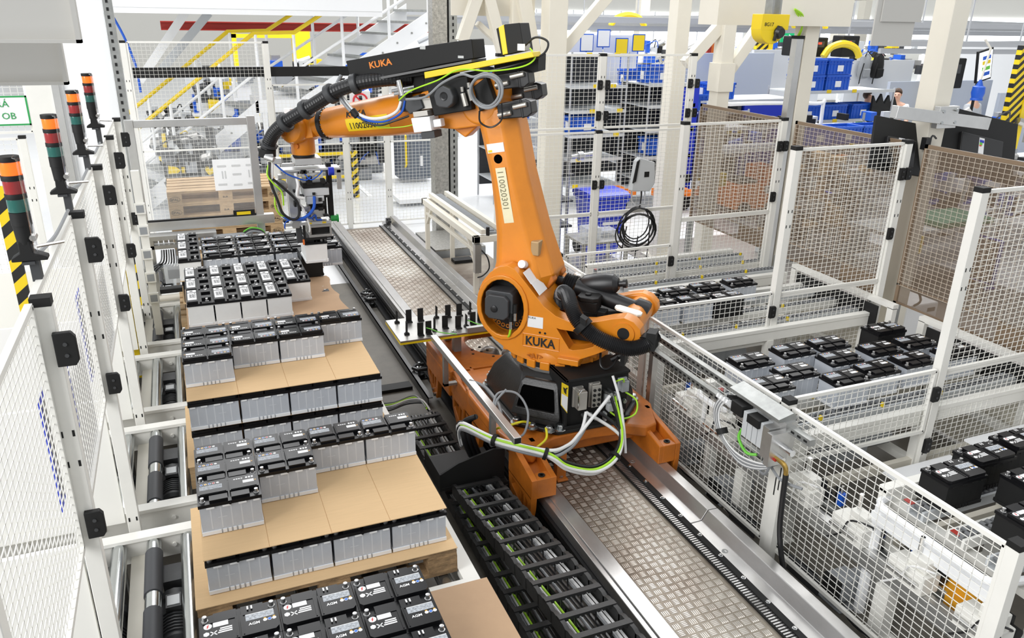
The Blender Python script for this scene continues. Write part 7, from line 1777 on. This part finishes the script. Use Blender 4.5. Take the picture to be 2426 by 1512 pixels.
for k, (x, y, z0, z1) in enumerate(((13.75, 9.9, 1.3, 2.75), (15.6, 13.2, 2.0, 2.6), (12.6, 15.5, 1.8, 2.7))):
    m = MB(); m.box(x - .15, y, z0, x + .18, y + .1, z1); m.mi = 1; m.box(x + .18, y - .02, 0, x + .30, y + .1, z1)
    single('hazard_board', m, [HAZ, YEL], 'yellow black striped post in the hall, %s one' % ('rightmost', 'middle', 'leftmost')[k], 'post', 'striped posts in the hall', loc=(x, y, 0))
m = MB(); m.box(13.45, 15.9, 2.58, 13.85, 15.93, 2.80); m.mi = 1; m.box(13.52, 15.89, 2.66, 13.62, 15.9, 2.73); m.prism([(13.68, 2.62), (13.80, 2.69), (13.68, 2.76)], lambda x, z, d: (x, d, z), 15.9, 15.89)
single('exit_sign', m, [mat('exit_green', (.0, .45, .16), .5), LABELW], 'green running man exit sign below the yellow lamp', 'sign', loc=(13.6, 15.9, 2.7))
m = MB(); m.box(10.9, 15.2, 1.4, 11.0, 15.3, 2.65); m.mi = 1; m.box(11.0, 15.2, 1.8, 11.1, 15.3, 2.6)
single('red_cabinet', m, [RED, mat('orange_plastic', (.75, .16, .02), .4)], 'narrow red and orange cabinet between the braces', 'cabinet', loc=(11, 15.2, 1.4))
for k, (x, lab, mt) in enumerate(((14.55, 'grey backpack hanging on the pale partition', GREYP), (14.95, 'black backpack hanging beside the grey one', BLACKM))):
    t = thing('backpack', lab, 'backpack', (x, 14.3, 1.95))
    m = MB(); m.lathe([(.06, .28), (.13, .22), (.16, .05), (.17, -.15), (.14, -.24), (.06, -.26)], (x, 14.28, 2.12), (0, 0, 1), 16); m.v = [(a, 14.28 + (b - 14.28) * .6, c) for a, b, c in m.v]; part('bag', m, mt, t)
    m = MB(); m.box(x - .10, 14.16, 1.90, x + .10, 14.20, 2.08); part('pocket', m, mt, t, bev=.02); m = MB(); m.tube([(x - .1, 14.2, 2.35), (x, 14.25, 2.46), (x + .1, 14.2, 2.35)], .012, 6); m.tube([(x - .12, 14.18, 2.2), (x - .2, 14.15, 1.95), (x - .18, 14.18, 1.75)], .012, 6); part('straps', m, BLACKM, t)
for k, (x, y, z, c) in enumerate(((8.0, 13.9, 2.55, YEL), (8.4, 13.95, 2.62, YEL), (7.6, 13.9, 2.70, LABELW), (7.25, 13.9, 2.62, LABELW), (10.3, 13.9, 2.4, LABELW))):
    m = MB(); m.box(x - .12, y, z - .14, x + .12, y + .01, z + .14); m.mi = 1; m.box(x - .14, y + .01, z - .16, x + .14, y + .015, z + .16); m.box(x - .01, y + .015, z - .5, x + .01, y + .03, z)
    single('info_card', m, [c, BLUE], '%s paper card in a holder above the racks, %s' % ('yellow' if c is YEL else 'white', ordw[k]), 'card', 'paper cards above the racks', loc=(x, y, z))
# vehicles and floor items
tg = thing('tugger', 'orange electric tugger with green plate parked beyond the tinted guard', 'vehicle', (10.7, 11.0, 0))
m = MB(); m.prism([(10.25, .12), (11.15, .12), (11.15, .78), (11.05, .85), (10.45, .80), (10.25, .55)], lambda x, z, d: (x, d, z), 11.4, 10.7); part('body', m, mat('vehicle_orange', (.85, .22, .02), .4), tg, bev=.03)
m = MB(); m.box(10.62, 10.69, .58, 10.98, 10.70, .66); m.mi = 1; m.box(10.70, 10.685, .20, 11.0, 10.70, .34); m.mi = 2; m.box(10.4, 10.69, .62, 10.52, 10.7, .72); part('plates', m, [GREYP, GREENW, RED], tg)
letters('number_mark', '90', .14, INK, tg, (-.02, -.315, .68), (pi / 2, 0, 0))
m = MB(); m.cyl((10.45, 10.72, .14), (10.45, 11.38, .14), .14, n=16); m.cyl((10.98, 10.72, .14), (10.98, 11.38, .14), .14, n=16); part('wheels', m, BLACKM, tg)
m = MB(); m.box(10.5, 11.0, .85, 11.1, 11.4, .95); part('dark_top', m, BLACKM, tg)
t2 = thing('tugger', 'orange tow vehicle partly hidden by the tall fence post', 'vehicle', (8.95, 10.7, 0))
m = MB(); m.box(8.35, 10.4, .12, 9.2, 11.0, .55); m.box(8.9, 10.4, .5, 9.2, 11.0, .80); part('body', m, MT['vehicle_orange'], t2, bev=.03); m = MB(); m.cyl((8.5, 10.38, .13), (8.5, 10.5, .13), .13, n=14); m.cyl((9.05, 10.38, .13), (9.05, 10.5, .13), .13, n=14); m.box(8.4, 10.5, .55, 8.8, 10.9, .6); part('wheels', m, BLACKM, t2)
for k, (x, y) in enumerate(((7.6, 11.2), (8.45, 11.1), (6.6, 11.6))):
    t = thing('tow_trolley', 'low orange tow coupling under the racks, %s from left' % (1 and ('second', 'third', 'first')[k]), 'trolley', (x, y, 0), group='orange tow trolleys under the racks')
    m = MB(); m.box(x - .35, y - .12, .28, x + .25, y + .1, .40); m.box(x + .25, y - .08, .24, x + .5, y + .06, .34); part('coupling', m, MT['vehicle_orange'], t, bev=.01); m = MB(); m.cyl((x - .2, y, .1), (x - .2, y + .1, .1), .1, n=12); m.cyl((x + .3, y, .1), (x + .3, y + .1, .1), .1, n=12); m.box(x - .3, y, .18, x + .4, y + .08, .28); part('castors', m, BLACKM, t)
for k, (x, y0, y1, z1) in enumerate(((9.15, 9.05, 9.5, .62), (9.12, 6.3, 6.75, .62))):
    t = thing('floor_board', 'grey board in a blue tube frame standing on the aisle line, %s one' % ('farther', 'nearer')[k], 'board', (x, (y0 + y1) / 2, 0))
    m = MB(); m.box(x, y0, .08, x + .01, y1, z1); part('board', m, mat('board_brown', (.35, .29, .25), .6), t); m = MB(); m.tube([(x, y0, .06), (x, y1, .06), (x, y1, z1), (x, y0, z1)], .022, 8, closed=True); m.box(x - .08, y0, 0, x + .08, y0 + .04, .03); m.box(x - .08, y1 - .04, 0, x + .08, y1, .03); part('blue_frame', m, BLUED, t)
t = thing('floor_unit', 'small white box with cables on the floor behind the nearest tall panel', 'box', (7.0, 6.4, 0)); m = MB(); m.box(6.5, 5.3, 0, 6.95, 5.75, .45); part('box_body', m, BRIGHT, t, bev=.02); m = MB(); m.tube(smooth_path([(6.6, 5.3, .45), (6.55, 5.2, .55), (6.5, 5.25, .7)], 4), .012, 6); m.box(6.8, 5.295, .36, 6.9, 5.3, .4); part('box_cable', m, WIREB, t)
for k, (x, y, z) in enumerate(((6.05, 5.10, 1.22), (6.08, 8.05, 1.25))):
    t = thing('emergency_switch', 'yellow switch box on the %s cream column beyond the guard' % ('nearest', 'third')[k], 'switch', (x, y, z)); m = MB(); m.box(x - .01, y - .15, z - .08, x + .06, y - .08, z + .08); part('switch_box', m, YEL, t, bev=.005); m = MB(); m.cyl((x + .06, y - .115, z), (x + .09, y - .115, z), .02, n=10); part('button', m, RED, t)
tr = thing('assembly_trolley', 'trolley with green tray, orange castors and a green lamp beyond the nearest tinted guard', 'trolley', (8.4, 6.9, 0))
m = MB(); m.box(7.6, 6.6, .72, 9.6, 7.3, .76); m.box(7.7, 6.65, .3, 9.5, 7.25, .34); part('decks', m, LGREY, tr)
m = MB(); m.box(8.4, 6.6, .77, 9.3, 7.2, .83); part('green_tray', m, mat('teal_green', (.02, .22, .12), .5), tr)
m = MB()
for (x, y) in ((7.7, 6.65), (9.5, 6.65), (7.7, 7.25), (9.5, 7.25)): m.cyl((x, y, .16), (x, y, 1.2), .02, n=8)
part('uprights', m, TUBE, tr)
for (x, y) in ((8.0, 6.62), (9.2, 6.62)): m = MB(); m.cyl((x, y, .12), (x, y + .06, .12), .12, n=16); m.box(x - .05, y, .12, x + .05, y + .06, .28); part('castor', m, mat('castor_orange', (.75, .36, .02), .4), tr)
m = MB(); m.cyl((7.75, 6.6, .9), (7.75, 6.6, 1.0), .05, n=12); part('green_lamp', m, emis('green_lit', (.05, .9, .2), 1.0), tr); m = MB(); m.cyl((7.75, 6.6, 1.1), (7.75, 6.6, 1.4), .05, n=12); part('red_lamp', m, REDL, tr); m = MB(); m.box(7.6, 6.55, .2, 7.85, 6.7, .8); part('lamp_base', m, BLACKM, tr)
m = MB(); m.cyl((6.7, 7.4, 0), (6.7, 7.4, 1.55), .045, n=12); m.mi = 1; m.cyl((6.7, 7.4, 1.55), (6.7, 7.4, 1.68), .048, n=12); m.mi = 2; m.cyl((6.7, 7.4, 1.68), (6.7, 7.4, 1.82), .048, n=12)
single('signal_column', m, [DGREY, REDL, AMB], 'signal light column with amber over red behind the guard', 'signal light', loc=(6.7, 7.4, 0))
clutter('fixture_cart', 'cart of brown boxes and dark fixtures beyond the second tinted guard', 'cart', 7.4, 8.2, .3, 9.0, 8.7, 1.35, 90, [CARD2, BLACKM, DGREY, LGREY, CARD, STEEL], base=LGREY, s=(.06, .3))
clutter('fixture_cart', 'cart of dark fixtures and hoses beyond the nearest tinted guard', 'cart', 9.2, 7.6, .3, 11.5, 8.1, 1.3, 90, [BLACKM, DGREY, LGREY, STEEL, BLUE, BRIGHT], base=LGREY, s=(.06, .3))
# wheeled bin, tube trolley, bench, hose coil, pendant
wb_ = thing('wheelie_bin', 'blue wheeled waste bin behind the far mesh fence', 'bin', (5.15, 9.25, 0))
vs = []; fs = []
for (z, a, b) in ((.06, .19, .20), (.78, .25, .27), (.80, .28, .29), (.84, .28, .29)): vs += [(5.15 - a, 9.25 - b, z), (5.15 + a, 9.25 - b, z), (5.15 + a, 9.25 + b, z), (5.15 - a, 9.25 + b, z)]
for i in range(3):
    for k in range(4): fs.append((i * 4 + k, i * 4 + (k + 1) % 4, i * 4 + 4 + (k + 1) % 4, i * 4 + 4 + k))
fs += [(3, 2, 1, 0), (12, 13, 14, 15)]
m = MB(); m.add(vs, fs); part('bin_body', m, BLUED, wb_, bev=.02)
m = MB(); m.prism([(-.30, 0), (.30, 0), (.29, .05), (.20, .08), (-.20, .08), (-.29, .05)], lambda y, z, d: (5.15 + d, 9.25 + y, .845 + z), .29, -.29); m.cyl((4.9, 9.56, .84), (5.4, 9.56, .84), .02, n=8); part('lid', m, BLUED, wb_, bev=.012)
m = MB(); m.cyl((4.93, 9.5, .1), (4.99, 9.5, .1), .1, n=14); m.cyl((5.31, 9.5, .1), (5.37, 9.5, .1), .1, n=14); part('wheels', m, BLACKM, wb_); m = MB(); m.box(4.95, 8.955, .62, 5.35, 8.985, .66); m.box(5.05, 8.965, .50, 5.3, 8.985, .54); part('white_tape', m, LABELW, wb_)
tt = thing('tube_trolley', 'grey tube trolley with hose reel standing behind the broad cream column', 'trolley', (4.9, 9.5, 0))
for x in (4.62, 4.72): m = MB(); m.cyl((x, 9.4, 0), (x, 9.4, 1.6), .022, n=8); part('upright', m, TUBE, tt)
m = MB()
for z in (.4, .75, 1.1): m.box(4.3, 9.38, z, 4.8, 9.85, z + .025)
m.box(4.35, 9.4, 1.12, 4.7, 9.7, 1.30); part('trays', m, DGREY, tt); m = MB(); m.tube(smooth_path([(4.62, 9.4, 1.6), (4.6, 9.4, 1.72), (4.5, 9.4, 1.76), (4.4, 9.4, 1.74)], 4), .022, 8); m.cyl((4.75, 9.4, 1.35), (5.1, 9.4, 1.38), .03, n=8); m.cyl((4.85, 9.4, 1.355), (4.92, 9.4, 1.36), .06, n=12); part('handle', m, TUBE, tt)
bn = thing('steel_bench', 'small stainless bench with clear boxes behind the far mesh fence', 'bench', (4.6, 8.4, 0))
m = MB(); m.box(4.3, 8.1, .52, 4.95, 8.6, .55); part('top', m, STEEL, bn); m = MB()
for (x, y) in ((4.33, 8.13), (4.92, 8.13), (4.33, 8.57), (4.92, 8.57)): m.box(x - .02, y - .02, 0, x + .02, y + .02, .52)
m.box(4.3, 8.1, .2, 4.95, 8.6, .22); part('legs', m, STEEL, bn)
m = MB(); m.box(4.4, 8.2, .55, 4.6, 8.4, .70); m.box(4.65, 8.25, .55, 4.85, 8.45, .64); part('clear_boxes', m, mat('clear_box', (.8, .83, .86), .15, alpha=.5), bn)
hc = thing('cable_coil', 'coil of black cable hanging on a hook at the far mesh fence', 'cable', (4.75, 7.66, .9))
m = MB()
for k in range(7):
    r = .17 + .012 * (k % 4); zc = .88 - .02 * k; m.tube([(4.75 + (r + .012 * k) * cos(a) + .01 * (k % 3), 7.66 - .012 * (k % 3), zc + (r * 1.12) * sin(a)) for a in [2 * pi * i / 22 for i in range(22)]], .0085, 5, closed=True)
part('coil', m, WIREB, hc); m = MB(); m.tube(smooth_path([(4.62, 7.65, .85), (4.58, 7.65, .6), (4.57, 7.65, .42)], 4), .008, 5); m.tube(smooth_path([(4.78, 7.65, .72), (4.76, 7.65, .5), (4.75, 7.65, .40)], 4), .008, 5); m.tube(smooth_path([(4.93, 7.65, .85), (4.93, 7.65, .6), (4.92, 7.65, .45)], 4), .008, 5); m.tube([(4.78, 7.66, 1.05), (4.79, 7.66, 1.2), (4.78, 7.66, 1.28)], .008, 5); part('loose_ends', m, WIREB, hc)
m = MB(); m.tube([(4.66, 7.68, 1.28), (4.67, 7.66, 1.14), (4.70, 7.63, 1.10), (4.82, 7.63, 1.10), (4.84, 7.66, 1.14), (4.84, 7.68, 1.28)], .008, 6); part('hook', m, TUBE, hc)
tp = thing('teach_pendant', 'grey white operator panel in a holder on the far mesh fence', 'panel', (4.78, 7.64, 1.4))
m = MB(); m.prism([(4.62, 1.27), (4.86, 1.25), (4.92, 1.34), (4.90, 1.58), (4.70, 1.64), (4.66, 1.60)], lambda x, z, d: (x, d, z), 7.68, 7.60); part('panel_body', m, LGREY, tp, bev=.01); m = MB(); m.box(4.77, 7.595, 1.42, 4.83, 7.60, 1.48); m.prism([(4.62, 1.36), (4.66, 1.38), (4.69, 1.62), (4.66, 1.6)], lambda x, z, d: (x, d, z), 7.60, 7.585); part('grip', m, BLACKM, tp)
# workers ------------------------------------------------------------------------
SKIN = mat('skin', (.62, .36, .26), .5); HAIR = mat('brown_hair', (.07, .04, .025), .6)
def skinned(name, verts, edges, radii, mt, parent, lv=2):
    me = bpy.data.meshes.new(name); me.from_pydata(verts, edges, []); o = bpy.data.objects.new(name, me); C.objects.link(o); o.parent = parent
    mo_ = o.modifiers.new('skin', 'SKIN'); mo_.use_smooth_shade = True
    for v, r in zip(me.skin_vertices[0].data, radii): v.radius = (r, r) if not isinstance(r, tuple) else r
    me.skin_vertices[0].data[0].use_root = True
    s_ = o.modifiers.new('sub', 'SUBSURF'); s_.levels = lv; s_.render_levels = lv
    me.materials.append(mt); return o
def worker(x, y, rz, label, shirt, bald=False):
    t = thing('person', label, 'person', (x, y, 0), rz)
    vs = [(0, 0, .98), (0, 0, 1.22), (0, .0, 1.42), (0, -.02, 1.52), (0, -.04, 1.62), (0, -.03, 1.72),
          (.20, 0, 1.42), (.27, -.03, 1.18), (.24, -.25, 1.04), (.22, -.34, 1.02), (-.20, 0, 1.42), (-.27, -.03, 1.18), (-.24, -.25, 1.04), (-.22, -.34, 1.02),
          (.10, 0, .92), (.11, -.02, .50), (.11, .02, .09), (.12, -.14, .04), (-.10, 0, .92), (-.11, .02, .50), (-.11, .04, .09), (-.12, -.12, .04)]
    es = [(0, 1), (1, 2), (2, 3), (3, 4), (4, 5), (2, 6), (6, 7), (7, 8), (8, 9), (2, 10), (10, 11), (11, 12), (12, 13), (0, 14), (14, 15), (15, 16), (16, 17), (0, 18), (18, 19), (19, 20), (20, 21)]
    rd = [.13, .13, .13, .06, .085, .075, .065, .048, .038, .03, .065, .048, .038, .03, .085, .06, .045, .035, .085, .06, .045, .035]
    skinned('body', vs, es, rd, SKIN, t)
    sv = [vs[i] for i in (0, 1, 2, 6, 7, 10, 11)]; skinned('shirt', sv, [(0, 1), (1, 2), (2, 3), (3, 4), (2, 5), (5, 6)], [.155, .155, .15, .085, .07, .085, .07], shirt, t)
    tv = [vs[i] for i in (0, 14, 15, 16, 18, 19, 20)]; skinned('trousers', tv, [(0, 1), (1, 2), (2, 3), (0, 4), (4, 5), (5, 6)], [.15, .10, .08, .065, .10, .08, .065], DGREY, t)
    m = MB(); m.ball((0, -.01, 1.70), .098, 16, 10, (.9, 1.0, .95)); m.v = [p for p in m.v]
    m.v = [(a, max(b, -.075) if c > 1.71 else max(b, -.0), max(c, 1.62)) for a, b, c in m.v]; part('hair', m, HAIR, t, local=True)
    for s in (-1, 1):
        m = MB(); m.ball((s * .032, -.118, 1.665), .010, 8, 6); part('eye', m, INK, t, local=True)
        m = MB(); m.ball((s * .083, -.03, 1.655), .022, 8, 6, (.4, .7, 1.2)); part('ear', m, SKIN, t, local=True)
        m = MB()
        for k in range(5):
            b0 = V((s * (.195 + .014 * k), -.36, 1.025 - .004 * k)) if k < 4 else V((s * .19, -.345, 1.02)); L_ = (.055, .065, .062, .05, .04)[k]
            d_ = V((0, -1, -.25)) if k < 4 else V((-s * .7, -.6, -.1)); m.tube([b0, b0 + d_.normalized() * L_ * .6, b0 + d_.normalized() * L_ + V((0, 0, -.012))], lambda i: (.0085, .008, .006)[i], 6)
        part('fingers', m, SKIN, t, local=True)
    m = MB(); m.tube([(0, -.115, 1.67), (0, -.138, 1.64), (0, -.12, 1.632)], lambda i: (.009, .014, .009)[i], 8); part('nose', m, SKIN, t, local=True)
    m = MB(); m.box(-.025, -.12, 1.600, .025, -.112, 1.606); part('mouth', m, mat('lips', (.4, .14, .12), .5), t, local=True)
    return t
worker(12.95, 12.5, .9, 'man in a green shirt and black vest bent over the bins', mat('green_shirt', (.18, .62, .05), .7))
worker(14.1, 12.8, -.9, 'man with short dark hair in a pale shirt working at the bench', mat('pale_shirt', (.74, .75, .78), .7))
worker(15.9, 12.4, .2, 'worker behind the large monitor with only the head showing', mat('grey_shirt', (.4, .42, .45), .7))
m = MB(); m.prism([(12.5, 1.10), (13.1, 1.10), (13.15, 1.55), (13.05, 1.72), (12.98, 1.56), (12.9, 1.75), (12.8, 1.58), (12.7, 1.78), (12.6, 1.6), (12.5, 1.75)], lambda x, z, d: (x, d, z), 11.95, 11.9)
m.box(12.5, 11.88, .0, 12.56, 11.94, 1.1); m.box(13.04, 11.88, 0, 13.1, 11.94, 1.1)
single('black_screen', m, BLACKM, 'black toothed holder plate standing in front of the man in green', 'holder', loc=(12.8, 11.9, 0))
